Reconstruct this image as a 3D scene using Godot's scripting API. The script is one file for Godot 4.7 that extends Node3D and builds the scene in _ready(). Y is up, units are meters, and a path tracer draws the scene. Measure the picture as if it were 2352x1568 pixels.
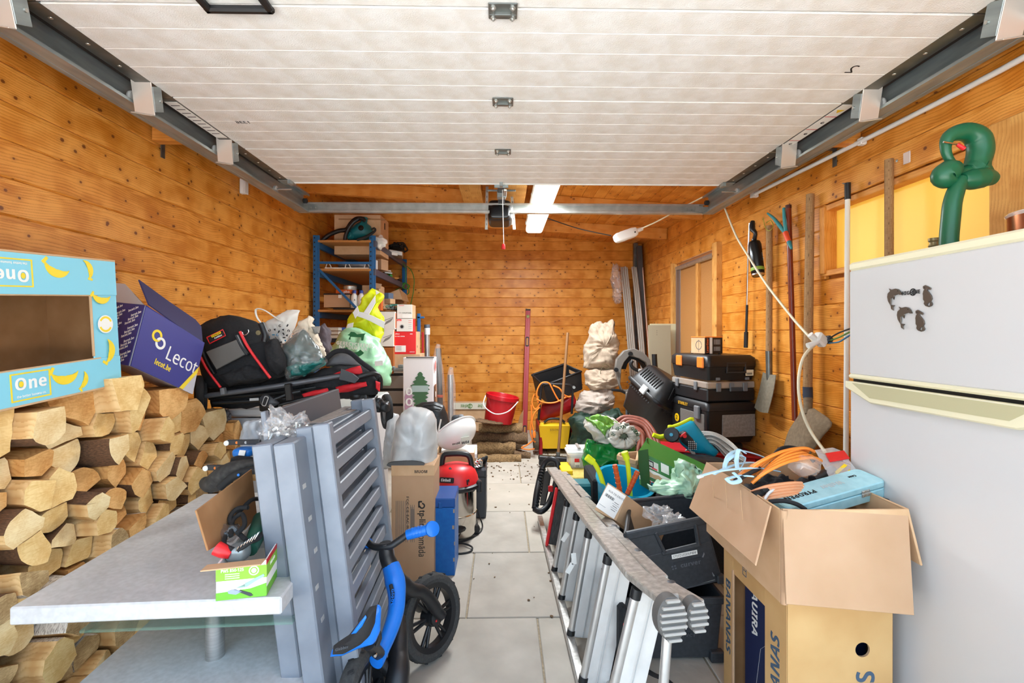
extends Node3D

var M := {}
var taken := {}
var rng := RandomNumberGenerator.new()

func _ready():
	rng.seed = 11
	# ---- camera, sky, light, exposure
	var cam := Camera3D.new(); cam.name = "camera"
	cam.position = Vector3(0, 1.2, 0); cam.rotation.y = -atan(21.0 / 1100.0)
	cam.set_frustum(1568.0 / 1100.0 * 0.05, Vector2(0, -20.0 / 1100.0 * 0.05), 0.05, 60.0)
	add_child(cam); cam.current = true
	var env := Environment.new()
	var sky := Sky.new(); var sm := ProceduralSkyMaterial.new()
	sm.sky_top_color = Color(0.74, 0.87, 1.0); sm.sky_horizon_color = Color(0.90, 0.96, 1.0)
	sm.ground_horizon_color = Color(0.9, 0.88, 0.85); sm.ground_bottom_color = Color(0.6, 0.58, 0.55)
	sm.sky_energy_multiplier = 1.25; sm.sky_curve = 0.3
	sky.sky_material = sm; env.sky = sky; env.background_mode = Environment.BG_SKY
	env.tonemap_mode = Environment.TONE_MAPPER_LINEAR; env.tonemap_exposure = 2.0
	env.sdfgi_enabled = true; env.ssao_enabled = true; env.ssil_enabled = true
	var we := WorldEnvironment.new(); we.name = "world_environment"; we.environment = env; add_child(we)
	var sun := DirectionalLight3D.new(); sun.name = "sun"; sun.light_energy = 9.0; sun.light_color = Color(1.0, 1.0, 1.0); sun.light_angular_distance = 0.6; sun.shadow_enabled = true
	sun.rotation_degrees = Vector3(-52, 200, 0); add_child(sun)
	materials()
	room()
	ceiling_and_door()
	wall_tools()
	shelf_corner()
	back_floor()
	right_heap()
	boxes_and_fridge()
	log_pile()
	left_heap()
	table_and_slats()
	bike_and_ladder()

# ---------------------------------------------------------------- naming
func numbered(n):
	taken[n] = taken.get(n, -1) + 1
	return n if taken[n] == 0 else "%s_%03d" % [n, taken[n]]

func tag(o, label, cat, group = ""):
	o.set_meta("label", label); o.set_meta("category", cat)
	if group: o.set_meta("group", group)
	return o

func xfm(at, turn = Vector3.ZERO):
	if at is Transform3D: return at
	return Transform3D(Basis.from_euler(turn * PI / 180.0), at)

func thing(called, label, cat, at = Vector3.ZERO, turn = Vector3.ZERO, group = ""):
	var o := Node3D.new(); o.name = numbered(called); add_child(o); o.transform = xfm(at, turn)
	return tag(o, label, cat, group)

func part(p, called, mesh, mat, at = Vector3.ZERO, turn = Vector3.ZERO):
	var o := MeshInstance3D.new(); o.name = called; o.mesh = mesh; o.transform = xfm(at, turn)
	if mat: o.material_override = mat
	p.add_child(o, true)
	return o

func wpart(p, called, mesh, mat, at = Vector3.ZERO, turn = Vector3.ZERO):   # placed in the room's axes
	var o = part(p, called, mesh, mat, at, turn)
	var q = p; var t := Transform3D()
	while q != self:
		t = q.transform * t; q = q.get_parent()
	o.transform = t.affine_inverse() * o.transform
	return o

func solo(called, label, cat, mesh, mat, at = Vector3.ZERO, turn = Vector3.ZERO, group = ""):
	return tag(part(self, numbered(called), mesh, mat, at, turn), label, cat, group)

func struct(called, mesh, mat, at = Vector3.ZERO, turn = Vector3.ZERO):
	var o = part(self, called, mesh, mat, at, turn); o.set_meta("kind", "structure")
	return o

func frame(called, at = Vector3.ZERO):
	var o := Node3D.new(); o.name = called; add_child(o); o.position = at; o.set_meta("kind", "structure")
	return o

func aim(at, along, up = Vector3.UP):     # transform whose y axis runs along a direction
	var y: Vector3 = along.normalized()
	var z: Vector3 = y.cross(up) if absf(y.dot(up)) < 0.98 else y.cross(Vector3.BACK)
	z = z.normalized()
	return Transform3D(Basis(y.cross(z), y, z), at)

func face(at, xdir, ydir):                # transform of a flat print: x to the side, y up in the print
	var x: Vector3 = xdir.normalized()
	var z: Vector3 = x.cross(ydir).normalized()
	return Transform3D(Basis(x, z.cross(x), z), at)

func pv(a):
	var o := PackedVector2Array()
	for i in range(0, a.size(), 2): o.append(Vector2(a[i], a[i + 1]))
	return o

# ---------------------------------------------------------------- meshes
func commit(V, N, U, I):
	var a := []; a.resize(Mesh.ARRAY_MAX)
	a[Mesh.ARRAY_VERTEX] = V; a[Mesh.ARRAY_NORMAL] = N; a[Mesh.ARRAY_TEX_UV] = U; a[Mesh.ARRAY_INDEX] = I
	var m := ArrayMesh.new(); m.add_surface_from_arrays(Mesh.PRIMITIVE_TRIANGLES, a)
	return m

class Mb:
	var V := PackedVector3Array(); var N := PackedVector3Array(); var U := PackedVector2Array(); var I := PackedInt32Array()
	func quad(a: Vector3, b: Vector3, c: Vector3, d: Vector3, n: Vector3, lx: int = 0, uo := Vector2.ZERO):
		var s := V.size()
		for p in [a, b, c, d]:
			V.append(p); N.append(n)
			var k := absf(n.x); var w := absf(n.y)
			var t := Vector2(p.z, p.y) if k > 0.7 else (Vector2(p.x, p.z) if w > 0.7 else Vector2(p.x, p.y))
			if lx == 2 and w > 0.7: t = Vector2(p.z, p.x)
			if lx == 1 and w <= 0.7: t = Vector2(t.y, t.x)
			U.append(t + uo)
		I.append_array([s, s + 2, s + 1, s, s + 3, s + 2])
	func box(c: Vector3, s: Vector3, b: float, uo := Vector2.ZERO):
		var h := s / 2
		b = minf(b, minf(h.x, minf(h.y, h.z)) * 0.9)
		var lx := 0 if s.x >= s.y and s.x >= s.z else (1 if s.y >= s.z else 2)
		for ax in 3:
			var u := (ax + 1) % 3; var v := (ax + 2) % 3
			for sg in [-1.0, 1.0]:
				var n := Vector3.ZERO; n[ax] = sg
				var q := []
				for e in [[-1, -1], [1, -1], [1, 1], [-1, 1]]:
					var p := Vector3.ZERO; p[ax] = sg * h[ax]; p[u] = e[0] * (h[u] - b); p[v] = e[1] * (h[v] - b); q.append(c + p)
				if sg < 0: q.reverse()
				quad(q[0], q[1], q[2], q[3], n, lx, uo)
			if b <= 0: continue
			for e in [[-1, -1], [1, -1], [1, 1], [-1, 1]]:   # edge strips run along ax
				var p1 := Vector3.ZERO; var p2 := Vector3.ZERO
				p1[u] = e[0] * h[u]; p1[v] = e[1] * (h[v] - b); p2[u] = e[0] * (h[u] - b); p2[v] = e[1] * h[v]
				var l := Vector3.ZERO; l[ax] = h[ax] - b
				var n := Vector3.ZERO; n[u] = e[0]; n[v] = e[1]
				n = n.normalized()
				var q := [c + p1 - l, c + p1 + l, c + p2 + l, c + p2 - l]
				if e[0] * e[1] < 0: q.reverse()
				quad(q[3], q[2], q[1], q[0], n, lx, uo)
		if b > 0:
			for k in 8:
				var e := Vector3(1 if k & 1 else -1, 1 if k & 2 else -1, 1 if k & 4 else -1)
				var t := V.size()
				for ax in 3:
					var p := e * (h - Vector3.ONE * b); p[ax] = e[ax] * h[ax]
					V.append(c + p); N.append(e.normalized()); U.append(Vector2(p.x, p.y))
				I.append_array([t, t + 2, t + 1] if e.x * e.y * e.z > 0 else [t, t + 1, t + 2])
		return self

func done(b): return commit(b.V, b.N, b.U, b.I)

func bx(x, y, z, b = 0.003, uo = Vector2.ZERO):
	return done(Mb.new().box(Vector3.ZERO, Vector3(x, y, z), b, uo))

func bxs(list, b = 0.003):                # several boxes in one mesh: [centre, size, centre, size ...]
	var m := Mb.new()
	for i in range(0, list.size(), 2): m.box(list[i], list[i + 1], b)
	return done(m)

func beam(a, b, w, t, bev = 0.003, uo = Vector2.ZERO):   # box from a to b: [mesh, transform]
	return [bx(w, (b - a).length(), t, bev, uo), aim((a + b) / 2, b - a)]

func bar(p, called, a, b, w, t, mat, bev = 0.003, up = Vector3.UP):
	return wpart(p, called, bx(w, (b - a).length(), t, bev, Vector2(rng.randf() * 3, 0.03)), mat, aim((a + b) / 2, b - a, up))

func loft(rings, caps = true, closed = true, flat = false):
	var st := SurfaceTool.new(); st.begin(Mesh.PRIMITIVE_TRIANGLES)
	if flat: st.set_smooth_group(-1)
	var n: int = rings[0].size(); var last := n if closed else n - 1
	var nr: int = rings.size()
	for i in nr - 1:
		for j in last:
			var k := (j + 1) % n
			var q := [rings[i][j], rings[i][k], rings[i + 1][k], rings[i + 1][j]]
			var w := [Vector2(j, i), Vector2(j + 1, i), Vector2(j + 1, i + 1), Vector2(j, i + 1)]
			for t in [0, 1, 2, 0, 2, 3]:
				st.set_uv(Vector2(w[t].x / last, w[t].y / (nr - 1))); st.add_vertex(q[t])
	if caps:
		st.set_smooth_group(-1)
		for e in [0, nr - 1]:
			var c := Vector3.ZERO
			for p in rings[e]: c += p
			c /= n
			for j in last:
				var a: Vector3 = rings[e][j]; var b: Vector3 = rings[e][(j + 1) % n]
				for p in ([c, b, a] if e == 0 else [c, a, b]):
					st.set_uv(Vector2(p.x, p.y)); st.add_vertex(p)
	st.generate_normals(); st.index()
	return st.commit()

func grid(f, nu, nv, wrap = false, flat = false):
	var rings := []
	for i in nv + 1:
		var r := PackedVector3Array()
		for j in (nu if wrap else nu + 1): r.append(f.call(float(j) / nu, float(i) / nv))
		rings.append(r)
	return loft(rings, false, wrap, flat)

func lathe(prof, seg = 24):               # [r, y, r, y ...], axis y
	var P = pv(prof); var rings := []
	for i in P.size():                    # doubled rings keep corners crisp
		var r := PackedVector3Array()
		for j in seg:
			var a: float = TAU * j / seg
			r.append(Vector3(P[i].x * cos(a), P[i].y, P[i].x * sin(a)))
		var bend := 0.0
		if i > 0 and i < P.size() - 1: bend = absf((P[i] - P[i - 1]).angle_to(P[i + 1] - P[i]))
		rings.append(r)
		if bend > 0.6: rings.append(r)
	var st := SurfaceTool.new(); st.begin(Mesh.PRIMITIVE_TRIANGLES)
	var g := 0
	for i in rings.size() - 1:
		if rings[i] == rings[i + 1]:
			g += 1; continue
		st.set_smooth_group(g)
		for j in seg:
			var k: int = (j + 1) % seg
			var q := [rings[i][j], rings[i][k], rings[i + 1][k], rings[i + 1][j]]
			for t in [0, 1, 2, 0, 2, 3]:
				st.set_uv(Vector2((float(j) + (1 if t == 1 or t == 2 else 0)) / seg, q[t].y)); st.add_vertex(q[t])
	st.generate_normals(); st.index()
	return st.commit()

func cyl(r, h, seg = 16, r2 = -1.0, b = 0.0):   # capped, centred, axis y
	var q: float = r if r2 < 0 else r2
	if b > 0: return lathe([0.0001, -h / 2, r - b, -h / 2, r, -h / 2 + b, q, h / 2 - b, q - b, h / 2, 0.0001, h / 2], seg)
	return lathe([0.0001, -h / 2, r, -h / 2, q, h / 2, 0.0001, h / 2], seg)

func spline(pts, n):
	var c := Curve3D.new(); var k: int = pts.size()
	for i in k:
		var a: Vector3 = pts[maxi(i - 1, 0)]; var b: Vector3 = pts[mini(i + 1, k - 1)]
		c.add_point(pts[i], (a - b) / 6.0, (b - a) / 6.0)
	var out := []
	for i in n + 1: out.append(c.sample_baked(c.get_baked_length() * i / n, true))
	return out

func tube(pts, r, seg = 8, n = 0, squash = 1.0):   # r: radius, or a list of radii along the way
	var P = spline(pts, n) if n > 0 else pts
	var rings := []; var k: int = P.size()
	var t0: Vector3 = (P[1] - P[0]).normalized()
	var side: Vector3 = t0.cross(Vector3.UP if absf(t0.y) < 0.9 else Vector3.RIGHT).normalized()
	for i in k:
		var t: Vector3 = (P[mini(i + 1, k - 1)] - P[maxi(i - 1, 0)]).normalized()
		side = (side - t * side.dot(t)).normalized()
		var up := t.cross(side)
		var rr: float
		if r is Array:
			var f: float = float(i) / (k - 1) * (r.size() - 1); var lo := mini(int(f), r.size() - 2)
			rr = lerpf(r[lo], r[lo + 1], f - lo)
		else: rr = r
		var ring := PackedVector3Array()
		for j in seg:
			var a: float = TAU * j / seg
			ring.append(P[i] + side * cos(a) * rr - up * sin(a) * rr * squash)
		rings.append(ring)
	return loft(rings)

func inset(P, b):
	var o := PackedVector2Array(); var n: int = P.size()
	for i in n:
		var a: Vector2 = (P[i] - P[(i + n - 1) % n]).normalized(); var c: Vector2 = (P[(i + 1) % n] - P[i]).normalized()
		var na := Vector2(-a.y, a.x); var nc := Vector2(-c.y, c.x)
		var s := (na + nc).normalized()
		o.append(P[i] + s * b / maxf(0.35, s.dot(na)))
	return o

func ext(poly, depth, b = 0.0, flatside = false):   # outline in x, y pushed along z, centred, rims eased by b
	var P: PackedVector2Array = poly if poly is PackedVector2Array else pv(poly)
	if Geometry2D.is_polygon_clockwise(P): P.reverse()
	var n := P.size(); var h: float = depth / 2.0
	var Q = inset(P, b) if b > 0 else P
	var T := Geometry2D.triangulate_polygon(Q)
	if T.is_empty(): Q = P; T = Geometry2D.triangulate_polygon(P)
	var V := PackedVector3Array(); var N := PackedVector3Array(); var U := PackedVector2Array(); var I := PackedInt32Array()
	for s in [1.0, -1.0]:
		var o := V.size()
		for p in Q:
			V.append(Vector3(p.x, p.y, h * s)); N.append(Vector3(0, 0, s)); U.append(p)
		for i in range(0, T.size(), 3):
			var a := (Q[T[i + 1]] - Q[T[i]]).cross(Q[T[i + 2]] - Q[T[i]]) > 0
			var f: bool = a == (s > 0)
			I.append_array([o + T[i], o + (T[i + 2] if f else T[i + 1]), o + (T[i + 1] if f else T[i + 2])])
	var lev := [[P, h - b], [P, -h + b]] if b <= 0 else [[Q, h], [P, h - b], [P, -h + b], [Q, -h]]
	for l in lev.size() - 1:
		for i in n:
			var k := (i + 1) % n
			var e := (P[k] - P[i]).normalized(); var en := Vector2(e.y, -e.x)
			var ns := []
			for w in [[i, (i + n - 1) % n, i], [k, k, (k + 1) % n]]:
				var d1 := (P[(w[1] + 1) % n] - P[w[1]]).normalized(); var d2 := (P[(w[2] + 1) % n] - P[w[2]]).normalized()
				var v := en
				if not flatside and d1.dot(d2) > 0.75: v = (Vector2(d1.y, -d1.x) + Vector2(d2.y, -d2.x)).normalized()
				ns.append(Vector3(v.x, v.y, 0 if lev.size() == 2 or l == 1 else (0.9 if l == 0 else -0.9)).normalized())
			var o := V.size()
			for w in [[i, l, 0], [k, l, 1], [k, l + 1, 1], [i, l + 1, 0]]:
				var p: Vector2 = lev[w[1]][0][w[0]]
				V.append(Vector3(p.x, p.y, lev[w[1]][1])); N.append(ns[w[2]]); U.append(Vector2(p.x + p.y, lev[w[1]][1]))
			I.append_array([o, o + 1, o + 2, o, o + 2, o + 3])
	return commit(V, N, U, I)

func noise(s, f = 1.0, oct = 3):
	var n := FastNoiseLite.new(); n.seed = s; n.frequency = f; n.noise_type = FastNoiseLite.TYPE_SIMPLEX; n.fractal_octaves = oct
	return n

func blob(size, e = 1.0, amp = 0.0, fq = 6.0, s = 1, nu = 36, nv = 22, flat = false, shape = null):
	# a rounded lump of half-size `size`; e under 1 squares it off; noise crumples it; `shape` may move points
	var n = noise(s, fq)
	return grid(func(u, v):
		var a: float = u * TAU; var b: float = (v - 0.5) * PI
		var c := func(x, k): return signf(x) * pow(absf(x), k)
		var d := Vector3(c.call(cos(a), e) * c.call(cos(b), e), c.call(sin(b), e), c.call(sin(a), e) * c.call(cos(b), e))
		var p: Vector3 = d * size
		p += d.normalized() * (n.get_noise_3dv(p) * amp) * minf(1.0, 3.0 * cos(b) + 0.25)
		return shape.call(p) if shape else p
		, nu, nv, true, flat)

func rrect(w, h, r, seg = 4):
	var o := PackedVector2Array()
	for q in 4:
		var c := Vector2((w / 2 - r) * (1 if q in [0, 3] else -1), (h / 2 - r) * (1 if q < 2 else -1))
		for i in seg + 1:
			var a: float = (q + float(i) / seg) * PI / 2
			o.append(c + Vector2(cos(a), sin(a)) * r)
	return o

func disc(r, seg = 20, rx = 1.0):
	var o := PackedVector2Array()
	for i in seg: o.append(Vector2(cos(TAU * i / seg) * r * rx, sin(TAU * i / seg) * r))
	return o

func frame_mesh(w, h, t, d, b = 0.002):   # a flat rectangular ring of four bars
	return bxs([Vector3(0, h / 2 - t / 2, 0), Vector3(w, t, d), Vector3(0, -h / 2 + t / 2, 0), Vector3(w, t, d), Vector3(-w / 2 + t / 2, 0, 0), Vector3(t, h - 2 * t, d), Vector3(w / 2 - t / 2, 0, 0), Vector3(t, h - 2 * t, d)], b)

func arc(r1, r2, a0, a1, seg = 16):       # ring segment outline, degrees
	var o := PackedVector2Array()
	for i in seg + 1: o.append(Vector2.from_angle(deg_to_rad(lerpf(a0, a1, float(i) / seg))) * r2)
	for i in seg + 1: o.append(Vector2.from_angle(deg_to_rad(lerpf(a1, a0, float(i) / seg))) * r1)
	return o

func moved(P, at, turn = 0.0, sc = Vector2.ONE):
	var o := PackedVector2Array()
	for p in (P if P is PackedVector2Array else pv(P)): o.append((p * sc).rotated(deg_to_rad(turn)) + at)
	return o

func txt(p, s, h, at, mat, bold = false, width = 0.0, called = "lettering"):   # raised print, cap height h, faces +z of `at`
	var t := TextMesh.new(); t.text = s; t.font_size = 32; t.pixel_size = h / 32.0 / 0.72; t.depth = 0.0008; t.curve_step = 4.0
	var f := SystemFont.new(); f.font_names = PackedStringArray(["Droid Sans"]); f.font_weight = 700 if bold else 400
	t.font = f
	var o = part(p, called, t, mat, at)
	if width > 0: o.transform = o.transform.scaled_local(Vector3(width / maxf(0.001, t.get_aabb().size.x), 1, 1))
	return o

func print_on(p, called, poly, mat, at, d = 0.001):
	return part(p, called, ext(poly, d), mat, at)

# ---------------------------------------------------------------- materials
func mat(col, rough = 0.6, metal = 0.0):
	var m := StandardMaterial3D.new(); m.albedo_color = col if col is Color else Color.html(col); m.roughness = rough; m.metallic = metal
	return m

var tex := {}
func ntex(s, f, a, b, mid = 0.5, sharp = 0.5, oct = 4, size = 256, normal = false, typ = FastNoiseLite.TYPE_SIMPLEX_SMOOTH):
	if normal: s = 7
	var key := str([s, f, a, b, mid, sharp, oct, size, normal])
	if tex.has(key): return tex[key]
	var t := NoiseTexture2D.new(); var n = noise(s, f, oct); n.noise_type = typ
	t.noise = n; t.width = size; t.height = size; t.seamless = true; t.generate_mipmaps = false
	if normal:
		t.as_normal_map = true; t.bump_strength = a
	else:
		var g := Gradient.new()
		g.offsets = PackedFloat32Array([maxf(0, mid - sharp), minf(1, mid + sharp)]); g.colors = PackedColorArray([a if a is Color else Color.html(a), b if b is Color else Color.html(b)])
		t.color_ramp = g
	tex[key] = t
	return t

func nmat(a, b, rough = 0.7, scale = Vector3.ONE, f = 0.02, metal = 0.0, s = 1, bump = 0.0, sharp = 0.5, mid = 0.5):   # two-tone mottled surface, scale in repeats per metre
	var m = mat(Color.WHITE, rough, metal)
	m.albedo_texture = ntex(s, f, a, b, mid, sharp)
	m.uv1_triplanar = true; m.uv1_scale = scale
	if bump > 0:
		m.normal_enabled = true; m.normal_texture = ntex(s + 5, f * 2, bump, 0, 0.5, 0.5, 4, 256, true); m.normal_scale = 0.5
	return m

func clear(a = 0.15, rough = 0.08, col = Color.WHITE):
	var m := StandardMaterial3D.new(); m.transparency = BaseMaterial3D.TRANSPARENCY_ALPHA
	m.albedo_color = Color(col.r, col.g, col.b, a); m.roughness = rough; m.cull_mode = BaseMaterial3D.CULL_DISABLED
	return m

func img_mat(w, h, data, rough, sc, fmt = Image.FORMAT_RGB8):
	var t := ImageTexture.create_from_image(Image.create_from_data(w, h, false, fmt, data))
	var m = mat(Color.WHITE, rough); m.albedo_texture = t; m.uv1_scale = sc; m.metallic_specular = 0.35
	return m

func pine(s, light, mid_c, dark, knots, w = 1024, h = 96, length = 1.7, width = 0.114, rough = 0.38):
	# plank face: drawn-out year rings that flow round the knots; u runs along the plank
	var r := RandomNumberGenerator.new(); r.seed = s
	var n1 = noise(s, 0.0035, 3); var n2 = noise(s + 1, 0.05, 2); var K := []
	for i in knots: K.append([r.randf() * w, r.randf_range(0.12, 0.88) * h, r.randf_range(2.2, 5.4)])
	var D := PackedByteArray(); D.resize(w * h * 3)
	var o := 0; var core := r.randf_range(-0.4, 1.4)
	for y in h:
		for x in w:
			var dv := 0.0; var dark_k := 0.0; var halo := 0.0
			for k in K:
				var dx: float = x - k[0]
				if dx > w / 2: dx -= w
				elif dx < -w / 2: dx += w
				var ax := absf(dx)
				if ax > k[2] * 9: continue
				var dy: float = y - k[1]
				var q: float = sqrt(dx * dx * 1.5 + dy * dy) / k[2]
				dv += signf(dy) * exp(-ax * ax / (k[2] * k[2] * 9)) * exp(-absf(dy) / (k[2] * 2.5)) * k[2] * 0.9
				if q < 1.0: dark_k = maxf(dark_k, 0.75 + 0.25 * sin(q * 14.0))
				elif q < 1.5: dark_k = maxf(dark_k, (1.5 - q) * 1.3)
				if q < 5: halo = maxf(halo, 1.0 - q / 5)
			var ph := cos(x * TAU / w); var ps := sin(x * TAU / w)
			var v: float = (y - dv) / h - core + n1.get_noise_3d(ph * 95, ps * 95, y * 0.6) * 0.38
			var ring := absf(v) * 11.0; ring -= floorf(ring)
			var late := ring * ring * ring * 0.75 + n2.get_noise_2d(x * 0.12, y * 3.0) * 0.16
			var c: Color = light.lerp(mid_c, clampf(late * 0.75 + 0.22 + n1.get_noise_3d(ph * 330, ps * 330, y * 1.5 + 300.0) * 0.85, 0, 1))
			c = c.lerp(dark, clampf(dark_k * 0.95 + halo * 0.16 + late * 0.15, 0, 1))
			D[o] = int(clampf(c.r, 0, 1) * 255); D[o + 1] = int(clampf(c.g, 0, 1) * 255); D[o + 2] = int(clampf(c.b, 0, 1) * 255); o += 3
	return img_mat(w, h, D, rough, Vector3(1 / length, 1 / width, 1))

func end_grain(s, light, dark, w = 192):   # sawn log end: rings and radial checks, uv in metres
	var n = noise(s, 0.02, 3); var n2 = noise(s + 3, 0.12, 2)
	var D := PackedByteArray(); D.resize(w * w * 3); var o := 0
	for y in w:
		for x in w:
			var d := Vector2(x - w * 0.5, y - w * 0.5)
			var rr := d.length() + n.get_noise_2d(x, y) * 14.0
			var ring := sin(rr * 0.55) * 0.5 + 0.5
			var ray: float = n2.get_noise_2d(d.angle() * 60.0, rr * 0.15)
			var saw: float = n2.get_noise_2d(x * 0.25, y * 5.0)
			var f: float = clampf(0.26 + ring * 0.15 + ray * 0.10 + saw * 0.28 + n.get_noise_2d(x * 0.5 + 300, y * 0.5) * 0.45, 0, 1)
			var c: Color = light.lerp(dark, f)
			D[o] = int(c.r * 255); D[o + 1] = int(c.g * 255); D[o + 2] = int(c.b * 255); o += 3
	return img_mat(w, w, D, 0.85, Vector3(4, 4, 1))

func plate(p, called, pts, t, m, b = 0.0):   # flat outline given as room points, thickness t
	var c := Vector3.ZERO; var n := Vector3.ZERO; var k: int = pts.size()
	for i in k:
		c += pts[i]; n += pts[i].cross(pts[(i + 1) % k])
	c /= k
	n = Vector3.ZERO
	for i in k: n += (pts[i] - c).cross(pts[(i + 1) % k] - c)
	n = n.normalized()
	var x: Vector3 = (pts[1] - pts[0]).normalized(); x = (x - n * x.dot(n)).normalized()
	var y := n.cross(x); var q := PackedVector2Array()
	for v in pts: q.append(Vector2((v - c).dot(x), (v - c).dot(y)))
	return wpart(p, called, ext(q, t, b), m, Transform3D(Basis(x, y, n), c))

func crm(a, t):                           # Catmull-Rom through a list, t in 0..1
	var k: int = a.size()
	if k == 1: return a[0]
	var f: float = clampf(t, 0, 1) * (k - 1); var i := mini(int(f), k - 2); f -= i
	var p1 = a[i]; var p2 = a[i + 1]; var p0 = a[i - 1] if i > 0 else p1 * 2 - p2; var p3 = a[i + 2] if i + 2 < k else p2 * 2 - p1
	return (p1 * 2 + (p2 - p0) * f + (p0 * 2 - p1 * 5 + p2 * 4 - p3) * f * f + (p1 * 3 - p0 - p2 * 3 + p3) * f * f * f) * 0.5

func shell(p, called, rows, m, t = 0.004, nu = 16, nv = 12, amp = 0.0, fq = 8.0, s = 3):   # curved sheet through rows of room points
	var n: FastNoiseLite = noise(s, fq); var G := []; var c := Vector3.ZERO
	for i in nv + 1:
		var q := []
		for r in rows: q.append(crm(r, 0.0))
		var line := []
		for j in nu + 1:
			var col := []
			for r in rows: col.append(crm(r, float(j) / nu))
			line.append(crm(col, float(i) / nv))
		G.append(line)
	c = G[nv / 2][nu / 2]
	var F := []; var B := []
	for i in nv + 1:
		var f := PackedVector3Array(); var b := PackedVector3Array()
		for j in nu + 1:
			var du: Vector3 = G[i][mini(j + 1, nu)] - G[i][maxi(j - 1, 0)]; var dv: Vector3 = G[mini(i + 1, nv)][j] - G[maxi(i - 1, 0)][j]
			var nn := dv.cross(du).normalized()
			var q: Vector3 = G[i][j] - c + nn * n.get_noise_3dv(G[i][j]) * amp
			f.append(q + nn * t / 2); b.append(q - nn * t / 2)
		b.reverse(); f.append_array(b); F.append(f)
	return wpart(p, called, loft(F, true, true), m, c)

func resample(P, n):
	var L := [0.0]
	for i in P.size(): L.append(L[i] + P[i].distance_to(P[(i + 1) % P.size()]))
	var o := PackedVector2Array(); var k := 0
	for i in n:
		var s: float = L[-1] * i / n
		while L[k + 1] < s: k += 1
		o.append(P[k].lerp(P[(k + 1) % P.size()], (s - L[k]) / maxf(1e-6, L[k + 1] - L[k])))
	return o

func puff(p, called, outline, d, tf, tb, m, amp = 0.01, fq = 9.0, s = 5, pw = 2.4, turn = Vector3.ZERO, n = 56, flat = false, ay = 1.0):
	# stuffed shape: an upright outline (room x, y) at depth d, swelling tf to the front and tb to the back
	var P = resample(outline if outline is PackedVector2Array else pv(outline), n)
	if Geometry2D.is_polygon_clockwise(P): P.reverse()
	var c := Vector2.ZERO
	for q in P: c += q / n
	var no: FastNoiseLite = noise(s, fq); var rings := []
	var R := []
	for i in 13: R.append(sin(i / 12.0 * PI / 2))
	for sg in [1.0, -1.0]:
		for i in R.size():
			var r: float = R[i] if sg > 0 else R[R.size() - 1 - i]
			if sg < 0 and i == 0: continue
			var ring := PackedVector3Array()
			for q in P:
				var v: Vector2 = (q - c) * maxf(r, 0.02)
				var z: float = pow(maxf(0.0, 1.0 - pow(r, pw)), 0.6) * (tf if sg > 0 else -tb)
				var w: float = no.get_noise_3d(v.x + c.x, (v.y + c.y) * ay, z) * amp
				var ww: float = no.get_noise_3d(v.x + 7.0, v.y + c.y, z) * amp * 0.5
				ring.append(Vector3(v.x + ww * r, v.y + w * 0.5 * r, z + w * sg))
			rings.append(ring)
	return wpart(p, called, loft(rings, true, true, flat), m, Vector3(c.x, c.y, -d), turn)

func carton(p, w, h, dp, m, mi, open = true, called = "body"):   # box with its base at the node's origin
	var t := 0.005
	var L := [Vector3(0, t / 2, 0), Vector3(w, t, dp), Vector3(-w / 2 + t / 2, h / 2, 0), Vector3(t, h, dp), Vector3(w / 2 - t / 2, h / 2, 0), Vector3(t, h, dp), Vector3(0, h / 2, dp / 2 - t / 2), Vector3(w - 2 * t, h, t), Vector3(0, h / 2, -dp / 2 + t / 2), Vector3(w - 2 * t, h, t)]
	if not open: L.append_array([Vector3(0, h - t / 2, 0), Vector3(w - 2 * t, t, dp - 2 * t)])
	return part(p, called, bxs(L, 0.0015), m)

func small_box(called, label, w, h, dp, at, ry, m, group = "", cat = "box"):   # closed box standing at `at`, with a lid seam
	var o = thing(called, label, cat, at, Vector3(0, ry, 0), group)
	part(o, "body", bx(w, h, dp, 0.002), m, Vector3(0, h / 2, 0))
	return o

func on(o, s, h, x, y, z, m, bold = false, width = 0.0, roll = 0.0):   # lettering on a thing's front
	return txt(o, s, h, xfm(Vector3(x, y, z), Vector3(0, 0, roll)), m, bold, width)

func hx(c): return Color.html(c)

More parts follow.
